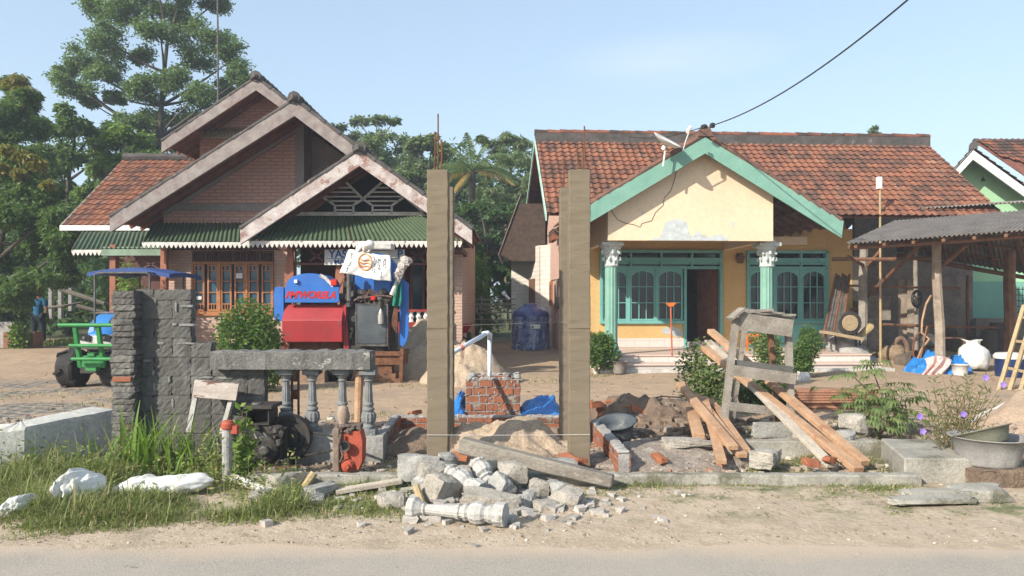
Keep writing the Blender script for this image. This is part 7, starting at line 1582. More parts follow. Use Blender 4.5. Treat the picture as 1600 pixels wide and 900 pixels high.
for (a, b, w, h, lb) in (((1062, 600, 8.7), (1146, 700, 7.0), .1, .05, 'leftmost long one of the short orange planks'), ((1088, 618, 8.6), (1160, 712, 7.0), .1, .05, 'second of the short orange planks'), ((1100, 622, 8.5), (1128, 722, 6.8), .09, .05, 'short orange plank reaching lowest, to the kerb'), ((1080, 640, 8.3), (1092, 682, 7.4), .12, .06, 'wide stubby orange offcut at the left'), ((1110, 625, 8.7), (1166, 705, 7.1), .08, .05, 'rightmost of the short orange planks')):
    mb = MB(); pbar(mb, a, b, w, h); single(mb, 'short_plank', m_woodo, lb, 'plank', 'short orange planks left of the stand', bevel=.004)
for i in range(8):
    mb = MB(); z = .05 + i * .036; x0, x1 = X_(1240 + random.uniform(-4, 6), 10.4), X_(1378 + random.uniform(-8, 4), 10.4); mb.box(x0, x1, 10.4 + random.uniform(-.03, .03), 10.75, z, z + .028); single(mb, 'stacked_board', m_stack if i else M('stacked_red_wood', (.4, .2, .12), (.28, .13, .08), 6, .8, .3), 'reddish board in the low flat stack behind the stand', 'board', 'flat stack of reddish boards') if i == 0 else single(mb, 'stacked_board', bpy.data.materials['stacked_red_wood'], 'reddish board in the low flat stack behind the stand', 'board', 'flat stack of reddish boards')
for i, (a, b, Y_, lb) in enumerate(((932, 632, 9.0, 'leftmost'), (945, 640, 9.1, 'tilted second'), (958, 630, 9.2, 'topmost'), (970, 636, 9.1, 'flat fourth'), (984, 632, 9.2, 'upright right hand'), (940, 651, 8.8, 'lowest'), (996, 641, 9.0, 'rightmost'))):
    mb = MB(); mb.rock(P(a, b, Y_), (.21, .1, .08), i + 60, 2, .05, rot=Euler((random.uniform(-.8, .8), random.uniform(-.6, .6), random.uniform(0, 3))), box=.98); single(mb, 'loose_brick', m_brickloose, lb + ' loose red brick of the heap behind the black tub', 'brick', 'loose bricks behind the black tub')
for i, (a, b, Y_, lb) in enumerate(((1268, 722, 6.7, 'pinkish brick piece under the ends of the long planks'), (1296, 718, 6.8, 'dark red brick piece right of the pinkish one'), (905, 720, 6.75, 'red brick shard right of the sand mound'), (885, 712, 6.9, 'small red shard at the foot of the right front post'), (648, 645, 9.3, 'red brick lying on the yard left of the posts'), (1030, 715, 6.9, 'red shard on the pale rubble'), (720, 712, 6.9, 'red shard behind the long beam head'))):
    mb = MB(); mb.rock(P(a, b, Y_), (.16, .1, .06), i + 80, 2, .1, rot=Euler((.2, .1, i)), box=.95); single(mb, 'brick_shard', m_brickloose, lb, 'brick')
mb = MB(); mb.tube([P(955, 610, 12) + Vector((0, 0, 0))] + [Vector((X_(a, Y_), Y_, ghf(X_(a, Y_), Y_) + .012)) for a, Y_ in ((965, 10.9), (990, 11.0), (1010, 11.4), (1035, 11.7), (1060, 11.6), (1080, 11.8))], .012, 5); mb.v = mb.v[5:]; mb.f = [tuple(i - 5 for i in f) for f in mb.f if min(f) >= 5 and len(f) == 4]; mb.r = mb.r[:len(mb.f)]
single(mb, 'extension_cord', m_black, 'thin dark cord snaking across the yard left of the green bush', 'cord')
# red broom against the porch
br = thing('broom', 'orange fan rake on a red handle standing upright before the porch', 'rake', tuple(P(1049, 552, 17.05)))
Y = 17.05; mb = MB(); ptube(mb, [(1050, 556), (1049, 515), (1048, 480)], Y, .02, 7); mb.build('handle', M('red_handle', (.5, .13, .07), None, 5, .5), br)
mb = MB(); mb.prism([(X_(1039, Y), Z_(473, Y)), (X_(1057, Y), Z_(473, Y)), (X_(1051, Y), Z_(479, Y)), (X_(1045, Y), Z_(479, Y))][::-1], Y - .02, Y + .02); mb.build('head', M('orange_plastic', (.62, .16, .03), None, 5, .5), br)
Y = 15; mb = MB(); pbox(mb, 1165, 522, 1188, 526, Y, .35); pbox(mb, 1166, 526, 1169, 548, Y, .04); pbox(mb, 1184, 526, 1187, 548, Y, .04); pbox(mb, 1170, 524, 1183, 538, Y + .3, .03); pbox(mb, 1166, 526, 1169, 548, Y + .3, .04); single(mb, 'plastic_stool', bpy.data.materials['orange_plastic'], 'orange plastic stool half hidden behind the wooden stand', 'stool')

# ------------------------------------------------------------ objects at far left
Y = 23; 
for i, (a, b, c_, lb) in enumerate(((78, 442, 490, 'leftmost concrete post under the trees'), (93, 430, 490, 'middle concrete post under the trees'), (109, 424, 478, 'right hand concrete post under the trees'))):
    mb = MB(); pbox(mb, a - 2.6, b, a + 2.6, c_ + 8, 24.5, .15); single(mb, 'concrete_stake', M('pale_stake', (.3, .3, .28), None, 5, .9) if i == 0 else bpy.data.materials['pale_stake'], lb, 'post')
for i, (a, b, r_, lb) in enumerate((((95, 452, 24), (230, 492, 25), .08, 'upper long pale felled log behind the driveway'), ((120, 478, 23.8), (228, 500, 23.5), .07, 'lower felled log behind the driveway'), ((60, 482, 24), (140, 470, 24.4), .05, 'thin felled log crossing the posts'))):
    mb = MB(); mb.tube([P(*a), P((a[0] + b[0]) / 2, (a[1] + b[1]) / 2 + 2, 24), P(*b)], [r_, r_ * .85, r_ * .6], 9); single(mb, 'felled_log', M('pale_log', (.17, .15, .125), None, 4, .95, .6) if i == 0 else bpy.data.materials['pale_log'], lb, 'log')
for i, (a, Y_, lb) in enumerate(((6, 21.2, 'grey planter box at the very left edge of the driveway'), (27, 21.0, 'terracotta planter trough left of the standing person'))):
    c = P(a, 545, Y_); mb = MB(); mb.box(c.x - (.25 if i == 0 else .42), c.x + (.25 if i == 0 else .5), Y_, Y_ + .4, ghf(c.x, Y_) - .05, ghf(c.x, Y_) + (.75 if i == 0 else .45)); pb_ = single(mb, 'planter', m_conc if i == 0 else M('terracotta', (.3, .15, .09), None, 5, .9), lb, 'planter', bevel=.02)
    if i:
        for k in range(2):
            mb = MB(); xx = c.x - .1 + k * .25; mb.box(xx, xx + .03, Y_ - .03, Y_ - .002, ghf(c.x, Y_), ghf(c.x, Y_) + .42); mb.build('trim', m_concl, pb_)
# ------------------------------------------------------------ trees
lm_open = leaf_mat('open_tree_leaf', (.075, .138, .044), (.125, .206, .069), (.200, .263, .112))
lm_mango = leaf_mat('mango_leaf', (.050, .106, .027), (.100, .175, .044), (.150, .237, .062))
lm_flush = leaf_mat('young_mango_leaf', (.2, .15, .03), (.14, .15, .03), (.28, .17, .05))
lm_mid = leaf_mat('mid_green_leaf', (.100, .188, .031), (.175, .263, .056), (.250, .338, .088))
lm_dark = leaf_mat('dark_wood_leaf', (.044, .100, .035), (.081, .150, .050), (.125, .200, .069))
lm_bright = leaf_mat('bright_shrub_leaf', (.11, .2, .03), (.18, .27, .045), (.25, .32, .07))
lm_shrub = leaf_mat('garden_shrub_leaf', (.05, .11, .02), (.1, .17, .035), (.16, .22, .05))
lm_pale = leaf_mat('pale_bush_leaf', (.1, .155, .045), (.16, .215, .07), (.22, .27, .1))
lm_wisp = leaf_mat('wispy_leaf', (.106, .156, .062), (.163, .219, .094), (.237, .263, .138))
def CL(lst, Y, dy=1.2, k=1.0):
    return [(P(a, b, Y + random.uniform(-dy, dy)), r_ * Y / F * k) for a, b, r_ in lst]
TG = 'trees behind the houses'
open_cl = [(115, 130, 28), (128, 95, 28), (165, 58, 32), (190, 18, 34), (240, 0, 36), (292, 20, 34), (332, 50, 34), (364, 92, 28), (378, 122, 18), (348, 142, 26), (300, 90, 32), (250, 55, 34), (200, 88, 30), (160, 118, 26), (142, 160, 15), (222, 138, 28), (268, 128, 28), (312, 150, 28), (240, 188, 30), (284, 192, 30), (208, 190, 22), (180, 150, 16), (215, 232, 28), (272, 238, 28), (325, 185, 18), (150, 8, 24), (195, -22, 32), (285, -30, 36), (100, 115, 16), (235, -50, 36), (335, 5, 22)]
tree('tall_tree', 'tall open crowned tree towering behind the brick house at left', 'tree', (X_(255, 33), 33, .2), P(262, 60, 33), .24, CL(open_cl, 33, 1.6), .145, 3000, lm_open, m_bark, TG, fork=.3, sub=9, subr=.62, shell=.0, aspect=.5)
tree('mango_tree', 'dark mango tree with orange young leaves on top at the left edge', 'tree', (X_(-10, 24), 24, .2), P(5, 220, 24), .22, CL([(8, 185, 32), (42, 205, 28), (0, 245, 36), (52, 262, 34), (30, 160, 22), (15, 300, 36), (60, 320, 30), (-30, 220, 36), (-30, 300, 38), (20, 130, 16), (45, 150, 12)], 24, .8), .17, 3400, lm_mango, m_bark, TG, sub=8, subr=.62, shell=.2, aspect=.3, droop=.6)
def flush(name, lst, Y, par, n=260):
    mb = MB()
    for a, b, r_ in lst: cluster_leaves(mb, P(a, b, Y), r_ * Y / F, n, .19, shell=.1, flat=.8, aspect=.28, droop=.7)
    return mb.build(name, lm_flush, par)
flush('young_leaves', [(28, 122, 12), (15, 128, 10), (48, 142, 10), (30, 138, 10)], 23.6, [o for o in bpy.data.objects if o.name == 'mango_tree'][0])
mt = tree('mango_tree', 'nearest mango tree with yellow young leaves beside the driveway at left', 'tree', (X_(-25, 20.5), 20.5, .1), P(10, 330, 20.5), .2, CL([(20, 262, 28), (62, 295, 30), (92, 335, 30), (20, 330, 36), (62, 375, 34), (100, 385, 28), (10, 402, 36), (62, 432, 28), (96, 428, 22), (20, 452, 30), (-40, 300, 40), (-50, 390, 40), (40, 240, 14), (-30, 460, 30)], 20.5, .7), .17, 3400, lm_mango, m_bark, TG, sub=8, subr=.62, shell=.2, aspect=.3, droop=.6)
flush('young_leaves', [(12, 232, 12), (32, 240, 12), (60, 256, 12), (48, 246, 10), (76, 285, 8), (0, 260, 12), (30, 268, 10)], 19.9, mt)
tree('leafy_tree', 'mid green leafy tree between the mango trees and the tall tree', 'tree', (X_(110, 29), 29, .2), P(110, 250, 29), .2, CL([(85, 200, 26), (115, 185, 26), (148, 200, 24), (75, 250, 28), (110, 250, 30), (150, 250, 28), (100, 300, 30), (140, 300, 28), (120, 350, 30), (160, 350, 26), (85, 350, 26), (130, 395, 26)], 29, 1), .2, 1700, lm_mango, m_bark, TG, sub=6, subr=.5, shell=.2)
tree('leafy_tree', 'light green leafy tree just left of the tiled wing roof', 'tree', (X_(175, 27), 27, .2), P(180, 270, 27), .18, CL([(165, 222, 22), (190, 212, 20), (215, 222, 20), (150, 258, 24), (180, 262, 24), (140, 300, 20), (165, 300, 22), (235, 240, 16), (205, 250, 20), (135, 330, 16)], 27, .8), .18, 1500, lm_mid, m_bark, TG, sub=6, subr=.5, shell=.2)
tree('wispy_tree', 'thin wispy tree above the porch gable ridge', 'tree', (X_(585, 36), 36, .2), P(590, 230, 36), .16, CL([(530, 196, 14), (545, 215, 16), (560, 190, 12), (592, 185, 14), (618, 188, 10), (600, 210, 18), (575, 222, 18), (625, 225, 18), (548, 240, 20), (600, 250, 22), (640, 245, 18), (620, 270, 22), (580, 262, 22)], 36, 1.5), .2, 420, lm_wisp, m_bark, TG, sub=7, subr=.6, shell=.05)
tree('leafy_tree', 'bushy green tree right of the porch gable, left of the palm', 'tree', (X_(660, 33), 33, .2), P(660, 300, 33), .2, CL([(650, 228, 18), (675, 222, 16), (640, 265, 22), (665, 262, 22), (690, 235, 14), (650, 300, 24), (685, 300, 24), (620, 300, 24), (700, 330, 24), (600, 330, 26), (650, 340, 26)], 33, 1), .2, 1300, lm_wisp, m_bark, TG, sub=6, subr=.5, shell=.1)
tree('leafy_tree', 'dense dark tree filling the gap between the two houses', 'tree', (X_(760, 28), 28, .2), P(760, 380, 28), .2, CL([(720, 340, 24), (750, 330, 26), (782, 335, 26), (812, 330, 20), (715, 380, 26), (745, 375, 28), (780, 380, 28), (720, 420, 26), (760, 425, 28), (795, 425, 22), (740, 460, 24), (785, 460, 24), (700, 440, 20), (810, 380, 22)], 28, .9), .2, 1500, lm_dark, m_bark, TG, sub=6, subr=.5, shell=.15)
tree('bamboo_clump', 'feathery bamboo clump above the gap, right of the palm', 'bamboo', (X_(795, 34), 34, .2), P(795, 280, 34), .1, CL([(770, 228, 16), (795, 215, 14), (815, 222, 16), (785, 245, 20), (815, 250, 20), (770, 265, 22), (800, 280, 24), (830, 280, 20), (765, 300, 24), (790, 310, 24), (752, 215, 8), (822, 305, 22)], 34, 1), .26, 800, lm_wisp, m_stem, TG, sub=7, subr=.5, shell=.05, aspect=.2, droop=.7)
tree('small_tree', 'tiny far tree top just above the ridge of the yellow house', 'tree', (X_(1367, 42), 42, .2), P(1367, 225, 42), .1, CL([(1362, 205, 5), (1370, 210, 5), (1357, 214, 4), (1366, 200, 3), (1374, 216, 4)], 42, .3), .2, 150, lm_wisp, m_bark, TG, sub=4, subr=.7, shell=.05)
# coconut palm
pb0 = (X_(737, 29), 29, .2); pm = thing('coconut_palm', 'coconut palm with drooping yellowing fronds behind the left posts', 'palm', pb0, 0, TG)
hd = P(738, 268, 29); mb = MB(); limb(mb, Vector(pb0), hd, .2, .13, .04, 10, 8); mb.build('trunk', m_bark, pm, smooth=True)
lm_palm = leaf_mat('palm_leaflet', (.07, .12, .035), (.12, .17, .06), (.17, .2, .08)); lm_dry = leaf_mat('dry_palm_leaflet', (.3, .2, .06), (.36, .25, .09), (.42, .3, .13), .2)
def frond(dx, dz, dy, L, droop, mat, name='frond'):
    mb = MB(); pts = []; n_ = 16; d = Vector((dx, dy, dz)).normalized()
    for i in range(n_ + 1): t = i / n_; pts.append(hd + d * L * t - Vector((0, 0, droop * L * t ** 2.2)))
    mb.tube(pts, [.03 * (1 - i / n_ * .8) for i in range(n_ + 1)], 5, .2)
    nl = 64
    for i in range(nl):
        t = .14 + .86 * i / nl; k = min(int(t * n_), n_ - 1); p = pts[k].lerp(pts[k + 1], t * n_ - k); ax = (pts[k + 1] - pts[k]).normalized(); sd = ax.cross(Vector((0, 0, 1)))
        if sd.length < .1: sd = Vector((1, 0, 0))
        sd.normalize(); ll = L * .3 * math.sin(math.pi * (.15 + .8 * t)) * random.uniform(.85, 1.1)
        for s_ in (-1, 1):
            q = p + sd * s_ * ll * .55 + ax * ll * .45 - Vector((0, 0, ll * random.uniform(.35, .6))); w = ax * .009; m_ = p.lerp(q, .5) + Vector((0, 0, ll * .1)); mb.add([p - w, p + w, m_ + w * 1.3, q, m_ - w * 1.3], [(0, 1, 2, 4), (4, 2, 3)], random.random())
    mb.build(name, mat, pm)
for a in ((-.9, .6, .2, 2.1, .5), (-.5, 1, .3, 2.1, .35), (-.1, 1, -.3, 2.0, .25), (.3, 1, .2, 2.0, .35), (.7, .8, -.2, 2.1, .45), (1, .45, .3, 2.1, .5), (1, .15, -.4, 2.0, .45), (-1, .2, -.4, 2.0, .5), (.2, .7, 1, 1.9, .4), (-.5, .6, -1, 1.9, .5), (.5, .6, -1, 1.9, .5), (-.7, .3, .9, 1.9, .5)): frond(*a, lm_palm)
for a in ((1, .1, -.5, 1.9, .45), (-1, .0, -.3, 1.9, .5), (-.5, -.3, -.7, 1.4, .5)): frond(*a, lm_dry, 'dry_frond')
# woods further off: one mass
mb = MB()
def woods(x0, x1, Y0, Y1, top, n):
    for i in range(n):
        Y = random.uniform(Y0, Y1); a = random.uniform(x0, x1); zt_ = Z_(top, Y) * random.uniform(.7, 1.05); z = random.uniform(.3, 1) ** .8 * zt_; r_ = random.uniform(.9, 1.6); cluster_leaves(mb, (X_(a, Y), Y, z), r_, 330, .34, shell=.25, flat=.8)
woods(-420, 110, 31, 38, 215, 150); woods(100, 300, 31, 40, 300, 70); woods(480, 870, 36, 42, 240, 170); woods(-900, -420, 30, 40, 250, 60); woods(1650, 2100, 30, 40, 300, 50); woods(1280, 1650, 33, 40, 345, 40); woods(60, 260, 27, 30, 400, 22)
tag(mb.build('far_wood', lm_dark), 'dark wood closing off the view behind and between the houses', 'wood', kind='stuff')
# shrubs
shrub('round_shrub', 'round clipped green shrub with small red flowers behind the coping beam', (X_(390, 12.4), 12.4, ghf(-4.4, 12.4)), .58, .5, Z_(490, 12.4) - .0, 9500, .075, lm_shrub, m_stem, stems=12, flowers=(7, M('red_blossom', (.5, .05, .03), None, 5, .7)), lump=10, open_=.3)
shrub('porch_plant', 'light green potted plant in the shade of the left porch behind the tractor canopy', (X_(208, 17.0), 17.0, .1), .42, .35, Z_(420, 17) - .1, 2200, .1, lm_bright, m_stem, open_=.2)
shrub('yellow_shrub', 'bright yellow green shrub behind the bamboo fence', (X_(745, 24.2), 24.2, .2), .85, .6, Z_(405, 24.2) - .2, 5200, .14, lm_bright, m_stem, droop=.5, aspect=.35, open_=.3)
shrub('yard_shrub', 'green shrub at the porch step right of the right front post', (X_(935, 16.3), 16.3, .02), .42, .35, Z_(528, 16.3), 3400, .085, lm_shrub, m_stem, open_=.3)
basin('plant_pot', (X_(968, 16.2), 16.2, .0), .13, .17, .26, M('grey_pot', (.25, .22, .19), None, 6, .9), 'empty grey plant pot on the ground by the porch step shrub', cat='pot')
shrub('leafy_bush', 'tall loose bush with fine leaves between the short planks and the stand', (X_(1098, 9.7), 9.7, .06), .4, .32, Z_(545, 9.7) - .04, 2600, .06, lm_pale, m_stem, open_=.1, stems=16, lump=12)
shrub('leafy_bush', 'low dark green bush behind the legs of the wooden stand', (X_(1185, 10.2), 10.2, .06), .5, .35, Z_(600, 10.2), 3400, .07, lm_mango, m_stem, open_=.2, stems=10)
shrub('leafy_bush', 'green bush seen through the top half of the wooden stand', (X_(1195, 13.4), 13.4, .04), .38, .3, Z_(522, 13.4), 2200, .08, lm_pale, m_stem, open_=.1)
shrub('leafy_bush', 'dense small leaved bush right of the wooden stand, under the far window', (X_(1256, 15.4), 15.4, .03), .36, .35, Z_(518, 15.4), 4600, .065, lm_shrub, m_stem, open_=.3)
shrub('border_plant', 'yellow leaved plant by the terracotta planter', (X_(28, 20.8), 20.8, .2), .3, .3, .75, 1300, .12, lm_bright, m_stem, open_=.1)
shrub('dark_bush', 'dark bush under the mango trees at the left edge', (X_(-8, 22.5), 22.5, .2), .9, .7, 1.6, 4500, .14, lm_mango, m_stem, open_=.2)
# cassava: palmate leaves on long stalks
def cassava(base, tips, label):
    t = thing('cassava_plant', label, 'plant', tuple(base)); sb_ = MB(); cb = MB()
    for tip in tips:
        pts = limb(sb_, Vector(base) + Vector((random.uniform(-.05, .05), random.uniform(-.05, .05), -.03)), tip, .014, .006, .15, 5, 6)
        for k in range(17):
            a0 = pts[-1 - (k % 4)]; ang = random.uniform(0, 6.28); d = Vector((math.cos(ang), math.sin(ang) * .8, random.uniform(-.15, .5))); e = a0 + d * random.uniform(.12, .3); sb_.tube([a0, (a0 + e) / 2 + Vector((0, 0, .03)), e], .0025, 4)
            dn = Vector((d.x, d.y, -.35)).normalized(); sd = dn.cross(Vector((0, 0, 1))).normalized(); r_ = random.random()
            for j in range(7):
                th_ = (j - 3) * .42; q = (dn * math.cos(th_) + sd * math.sin(th_)); L = random.uniform(.1, .15) * (1 - .09 * abs(j - 3)); w = q.cross(Vector((0, 0, 1))).normalized() * L * .13
                m_ = e + q * L * .6 + Vector((0, 0, .01)); f = e + q * L - Vector((0, 0, L * .35)); cb.add([e, m_ + w, f, m_ - w], [(0, 1, 2, 3)], r_)
    sb_.build('stem', m_stem, t); cb.build('foliage', lm_pale, t); return t
cassava(Vector((X_(1395, 8.8), 8.8, .06)), [P(1335, 590, 8.6), P(1360, 570, 9), P(1318, 615, 8.5), P(1395, 610, 8.4), P(1420, 640, 8.6)], 'cassava plant with drooping star shaped leaves in front of the shed')
cassava(Vector((X_(1370, 8.4), 8.4, .06)), [P(1355, 640, 8.2), P(1385, 650, 8.3), P(1410, 620, 8.6)], 'lower cassava plant right behind the tilted pale concrete block')
# ruellia with violet flowers
t = thing('flowering_plant', 'sparse stalky plant with violet flowers left of the metal tub', 'plant', (X_(1490, 7.0), 7.0, .1)); sb_ = MB(); cb = MB(); tips = []
for k in range(52):
    b = Vector((X_(1490, 7) + random.uniform(-.16, .2), 7.0 + random.uniform(-.12, .12), .08)); e = P(random.uniform(1450, 1562), random.uniform(588, 662), 7.0 + random.uniform(-.25, .25)); pts = limb(sb_, b, e, .0055, .0025, .1, 4, 7); tips.append(e)
    for i in range(2, 8):
        for s_ in (-1, 1):
            p = pts[min(i, 7)]; 
            if random.random() < .75: d = Vector((s_ * random.uniform(.3, 1), random.uniform(-.6, .6), random.uniform(.1, .9))).normalized(); L = random.uniform(.04, .08); w = d.cross(Vector((0, 1, 0))).normalized() * L * .1; cb.add([p, p + d * L * .5 + w, p + d * L, p + d * L * .5 - w], [(0, 1, 2, 3)], random.random())
cb.build('foliage', leaf_mat('olive_thin_leaf', (.1, .12, .04), (.16, .15, .06)), t)
m_vio = M('violet_petal', (.3, .2, .62), (.24, .15, .55), 9, .6, 0, fine=0)
for (a, b) in ((1505, 647), (1540, 590), (1567, 601), (1437, 651), (1442, 674)):
    mb = MB(); c = P(a, b, 6.8); limb(sb_, (X_(1485, 7), 6.95, .08), c, .005, .0025, .08, 4, 7)
    for j in range(5): th_ = j * 1.2566; q = Vector((math.cos(th_), -.25, math.sin(th_))); w = Vector((-math.sin(th_), 0, math.cos(th_))) * .014; mb.slab([c, c + q * .018 + w, c + q * .034, c + q * .018 - w], (0, .002, 0))
    mb.build('blossom', m_vio, t)
sb_.build('stem', M('purple_brown_stem', (.2, .13, .08), (.14, .14, .06), 9, .8), t)
# weedy stalk by the engine and reeds before the block wall
t = thing('tall_weed', 'spindly yellowing weed between the pipe stub and the engine', 'weed', (X_(384, 6.45), 6.45, .02)); sb_ = MB(); cb = MB()
for (a, b) in ((378, 640), (388, 660), (395, 690), (372, 690)):
    pts = limb(sb_, (X_(384, 6.45), 6.45, 0), P(a, b, 6.45), .006, .003, .08, 4, 9); q = np.array([list(p) for p in pts for _ in range(9)]) + rng.normal(size=(90, 3)) * .02; vs, fs = leaf_quads(q, .075, .5, .1); cb.np(vs, fs, rng.uniform(0, 1, 90))
sb_.build('stem', M('reddish_stem', (.22, .12, .06), None, 8, .8), t); cb.build('foliage', lm_bright, t)
lm_grass = leaf_mat('grass_blade', (.13, .17, .045), (.24, .25, .085), (.48, .4, .22), .3); lm_reed = leaf_mat('reed_blade', (.1, .2, .02), (.17, .28, .04), (.28, .27, .1), .4)
for i, (cx, n_, h, lb) in enumerate(((655, 75, .62, ''), )): pass
for (px_, py_, n_, h0, h1, lb) in ((235, 6.75, 90, .3, .62, 'tall bright reeds right at the middle of the block wall'), (190, 6.7, 45, .25, .5, 'reed tuft at the foot of the ragged pilaster'), (290, 6.8, 55, .25, .55, 'arching reeds in front of the peeling board')):
    mb = MB(); p = np.stack([rng.normal(X_(px_, py_), .17, n_), rng.normal(py_, .12, n_), np.zeros(n_)], 1); blades(mb, p, h0 * 1.25, h1 * 1.25, .026, .8, 5); single(mb, 'reed_clump', lm_reed, lb, 'reeds', 'reeds before the block wall')
# grass
def dens(x, y):
    """how grassy the verge is"""
    px_ = 800 + x * F / y; d = 0
    edge = 5.12 + .45 * float(fbm(np.array(x * .9), np.array(1.), 5))
    if px_ < 640 and edge < y < 6.75: d = (1.0 if px_ < 470 else .75) * min(1, (y - edge) * 2.2 + .15)
    if px_ < 30 and y < 5.6: d *= .8
    if 372 < px_ < 480 and y > 6.52: d *= .15
    if 480 <= px_ < 640 and y > 6.38: d *= .25
    if px_ > 600 and px_ < 900 and y > 5.9: d = max(d, .1)
    if px_ > 640 and 6.2 < y < 6.4: d = max(d, .85 if px_ > 930 else .3)
    if px_ > 640 and 5.95 < y <= 6.2: d = max(d, .28 if px_ > 900 else .1)
    if 1160 < px_ < 1420 and 6.55 < y < 7.45: d = max(d, .6)
    if px_ > 1380 and 5.5 < y < 6.3: d = max(d, .2)
    n1 = float(fbm(np.array(x * 1.7), np.array(y * 2.3 + 5), 4)); return d * min(1.3, max(0, .55 + 2.2 * n1))
pts = []; hh = []
while len(pts) < 34000:
    x = random.uniform(-6.2, 6.2); y = random.uniform(4.9, 7.5)
    if abs(x) > .72 * y + .4: continue
    d = dens(x, y)
    if random.random() < d * (1.2 if x < 0 else .8):
        px_ = 800 + x * F / y; lf = px_ < 480
        h = random.uniform(.03, .075) * (1 + .9 * max(0, float(fbm(np.array(x * 5), np.array(y * 5), 2)) + .3)) * (2 if random.random() < .06 else 1) * (1.5 if lf and y > 5.35 else 1) * (.6 + .6 * d) * (1.35 if lf and y > 6.1 else 1)
        if px_ > 640: h *= .6
        if 480 <= px_ <= 640: h *= .75
        pts.append((x, y, ghf(x, y) - .005)); hh.append(h)
mb = MB(); pts = np.array(pts); blades(mb, pts, 0, 0, .008, 1.5, 3, hv=np.array(hh)); tag(mb.build('verge_grass', lm_grass), 'rough grass growing along the roadside and kerb', 'grass', kind='stuff')
mb = MB(); wpts = []
while len(wpts) < 6500:
    x = random.uniform(-5.3, -1.0); y = random.uniform(5.5, 6.9); px_ = 800 + x * F / y
    if px_ > 470 or (px_ > 372 and y > 6.5): continue
    if random.random() < (.25 + float(fbm(np.array(x * 2), np.array(y * 2.6))) * 1.6) * (1.3 if y > 6.1 else .5): wpts.append((x, y, .02 + abs(random.gauss(0, .09)) * (1.6 if y > 6.1 else .7)))
vs, fs = leaf_quads(np.array(wpts), .045, .4, .1, up=.8); mb.np(vs, fs, rng.uniform(0, 1, len(wpts)))
for i in range(0, len(wpts), 16): q = Vector(wpts[i]); mb.tube([Vector((q.x, q.y, 0)), q], .002, 3, .9)
tag(mb.build('verge_weeds', leaf_mat('weed_leaf', (.11, .16, .035), (.19, .22, .06), (.32, .28, .12))), 'low leafy weeds mixed into the grass before the block wall', 'weeds', kind='stuff')
mb = MB(); p = []
while len(p) < 6500:
    x = random.uniform(X_(60, 23), X_(200, 23)); y = random.uniform(22.3, 27); p.append((x, y, ghf(x, y)))
blades(mb, np.array(p), .08, .2, .03, .8, 2); tag(mb.build('lawn', leaf_mat('lawn_blade', (.17, .22, .04), (.24, .28, .06))), 'bright strip of lawn behind the standing person', 'grass', kind='stuff')  # lawn blades in a bright yellow green
mb = MB(); p = []
for cx, cy, s_, n_ in ((X_(520, 13), 12.8, .3, 90), (X_(880, 14.5), 14.5, .5, 160), (X_(650, 13.5), 13.2, .2, 40), (X_(730, 15.5), 17.5, .4, 120), (X_(960, 14), 15.8, .3, 100), (X_(1250, 11), 11, .3, 60), (X_(600, 10), 9.8, .2, 60), (X_(230, 12), 11, .5, 120), (X_(100, 13), 12, .6, 120), (X_(1290, 9), 9, .4, 120), (X_(1420, 8.4), 8.3, .5, 160), (X_(640, 7.4), 7.4, .2, 60), (X_(1190, 8.5), 8.6, .4, 160)):
    for _ in range(n_): x = random.gauss(cx, s_); y = random.gauss(cy, s_ * .7); p.append((x, y, ghf(x, y)))
blades(mb, np.array(p), .03, .09, .012, 1.0, 2); tag(mb.build('yard_tufts', lm_grass), 'small scattered grass tufts on the bare yard', 'grass', kind='stuff')
# ------------------------------------------------------------ pebbles, clods and litter on the ground (too many to count)
def scatter(name, n_, region, smin, smax, mat, label, flat=.6, dz=None):
    mb = MB(); base = np.array([(x, y, z) for z in (-.7, .7) for y in (-.75, .75) for x in (-.8, .8)], float); fc = np.array([(0, 2, 3, 1), (4, 5, 7, 6), (0, 1, 5, 4), (2, 6, 7, 3), (0, 4, 6, 2), (1, 3, 7, 5)])
    V = []; Fc = []; Rr_ = []; k = 0
    while k < n_:
        x, y = region()
        s_ = smin + (smax - smin) * random.random() ** 3; a = random.uniform(0, 3.14); c_, sn = math.cos(a), math.sin(a); b = base * np.array([s_ * random.uniform(.7, 1.4), s_ * random.uniform(.6, 1), s_ * flat]) * rng.uniform(.55, 1.25, (8, 3))
        bx = b[:, 0] * c_ - b[:, 1] * sn; by = b[:, 0] * sn + b[:, 1] * c_; V.append(np.stack([bx + x, by + y, b[:, 2] + ghf(x, y) + s_ * flat * .3 + (dz(x, y) if dz else 0)], 1)); Fc.append(fc + 8 * k); Rr_ += [random.random()] * 6; k += 1
    mb.np(np.concatenate(V), np.concatenate(Fc), Rr_); tag(mb.build(name, mat), label, 'gravel', kind='stuff')
m_peb = rnd_mat('pebble', (.42, .35, .27), (.26, .2, .15), (.58, .53, .46), .82, 20, .95, .4)
def reg(y0, y1): 
    def f():
        y = y0 + (y1 - y0) * random.random() ** 1.3; return random.uniform(-.75, .75) * y, y
    return f
scatter('pebbles', 1700, reg(4.85, 6.6), .003, .014, m_peb, 'pebbles and clods scattered on the dirt verge')
scatter('clods', 6500, reg(6.7, 9.8), .006, .055, m_peb, 'broken clods and shards on the building plot')
scatter('yard_clods', 1800, reg(9.6, 17), .006, .035, rnd_mat('yard_clod', (.4, .29, .2), (.26, .19, .13), (.34, .14, .08), .9, 20, .95, .4), 'small clods and chips on the yard')
scatter('road_grit', 1500, lambda: ((random.uniform(-3.6, 3.6)), random.uniform(4.1, 4.9)), .002, .008, m_peb, 'fine grit on the road edge')
def around(cx, cy, s_): return lambda: (random.gauss(cx, s_), random.gauss(cy, s_ * .7))
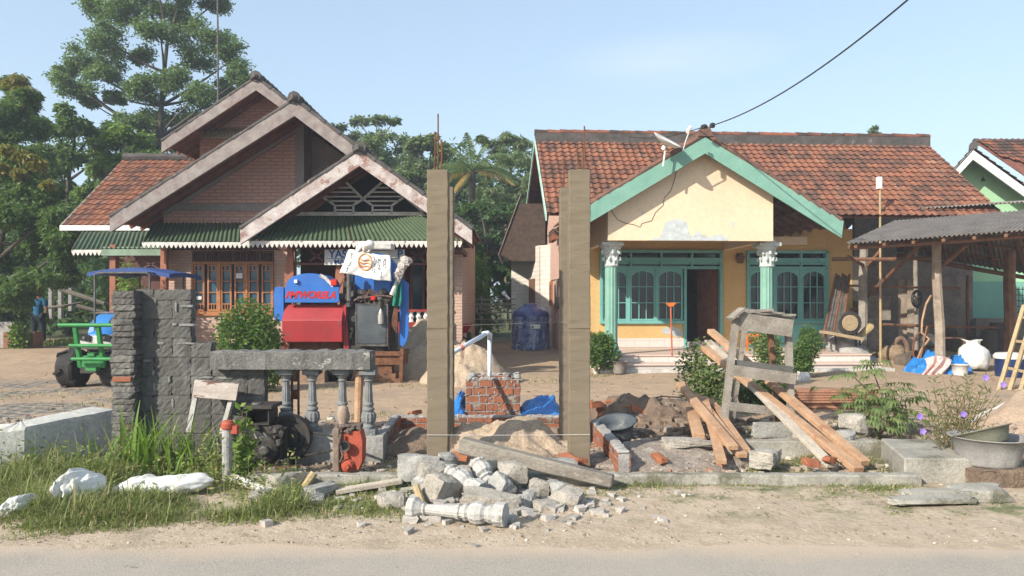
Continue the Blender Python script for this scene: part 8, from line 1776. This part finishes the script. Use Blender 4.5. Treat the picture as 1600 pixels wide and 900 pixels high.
scatter('rubble_crumbs', 700, around(X_(770, 5.9), 5.9, .5), .008, .065, rnd_mat('rubble_crumb', (.55, .51, .46), (.38, .35, .31), None, .9, 20, .95, .4), 'small concrete crumbs around the rubble pile', .7)
scatter('soil_lumps', 1700, around(X_(1010, 9), 8.9, .48), .012, .1, rnd_mat('soil_lump', (.3, .22, .16), (.18, .13, .1), (.4, .34, .28), .85, 20, .97, .6), 'soil lumps around the soil heap', .8, lambda x, y: .26 * max(0, 1 - math.hypot((x - X_(1010, 9.2)) / .95, (y - 9.2) / .62)))
scatter('shard_bed', 1500, around(X_(1050, 7.4), 7.4, .42), .01, .05, rnd_mat('rubble_shard', (.46, .4, .33), (.3, .22, .17), (.4, .17, .1), .66, 20, .95, .5), 'pale rubble shards around the short orange planks', .6, lambda x, y: .09 * max(0, 1 - math.hypot((x - X_(1040, 7.5)) / .95, (y - 7.4) / .65)))
scatter('charred_bits', 260, around(X_(860, 7.5), 7.5, .25), .01, .04, m_dark, 'dark cement crumbs at the foot of the right posts', .7)
mb = MB(); n_ = 900; p = np.stack([rng.uniform(-5, 5, n_), rng.uniform(4.95, 6.4, n_), np.zeros(n_)], 1); p[:, 2] = gh(p[:, 0], p[:, 1]) + .008; vs, fs = leaf_quads(p, .035, .4, 0, up=3); vs = vs.reshape(-1, 4, 3); vs[:, :, 2] = p[:, None, 2] + (vs[:, :, 2] - p[:, None, 2]) * .2 + .004; mb.np(vs.reshape(-1, 3), fs, rng.uniform(0, 1, n_)); tag(mb.build('dead_leaves', leaf_mat('dead_leaf', (.3, .22, .12), (.16, .11, .06), None, .1)), 'dry leaves and straw bits lying on the verge', 'litter', kind='stuff')

# ------------------------------------------------------------ thin morning haze
mb = MB(); mb.box(-75, 75, -8, 75, -1.2, 19); hzo = mb.build('haze', bpy.data.materials.new('haze_air'), local=True); hzo['kind'] = 'stuff'; hzo['label'] = 'thin pale haze in the air'
hm_ = bpy.data.materials['haze_air']; hm_.use_nodes = True; hn = hm_.node_tree.nodes; hn.clear(); ho = hn.new('ShaderNodeOutputMaterial'); hv = hn.new('ShaderNodeVolumePrincipled'); hv.inputs['Color'].default_value = (.8, .88, 1, 1); hv.inputs['Density'].default_value = .0018; hm_.node_tree.links.new(hv.outputs[0], ho.inputs['Volume'])
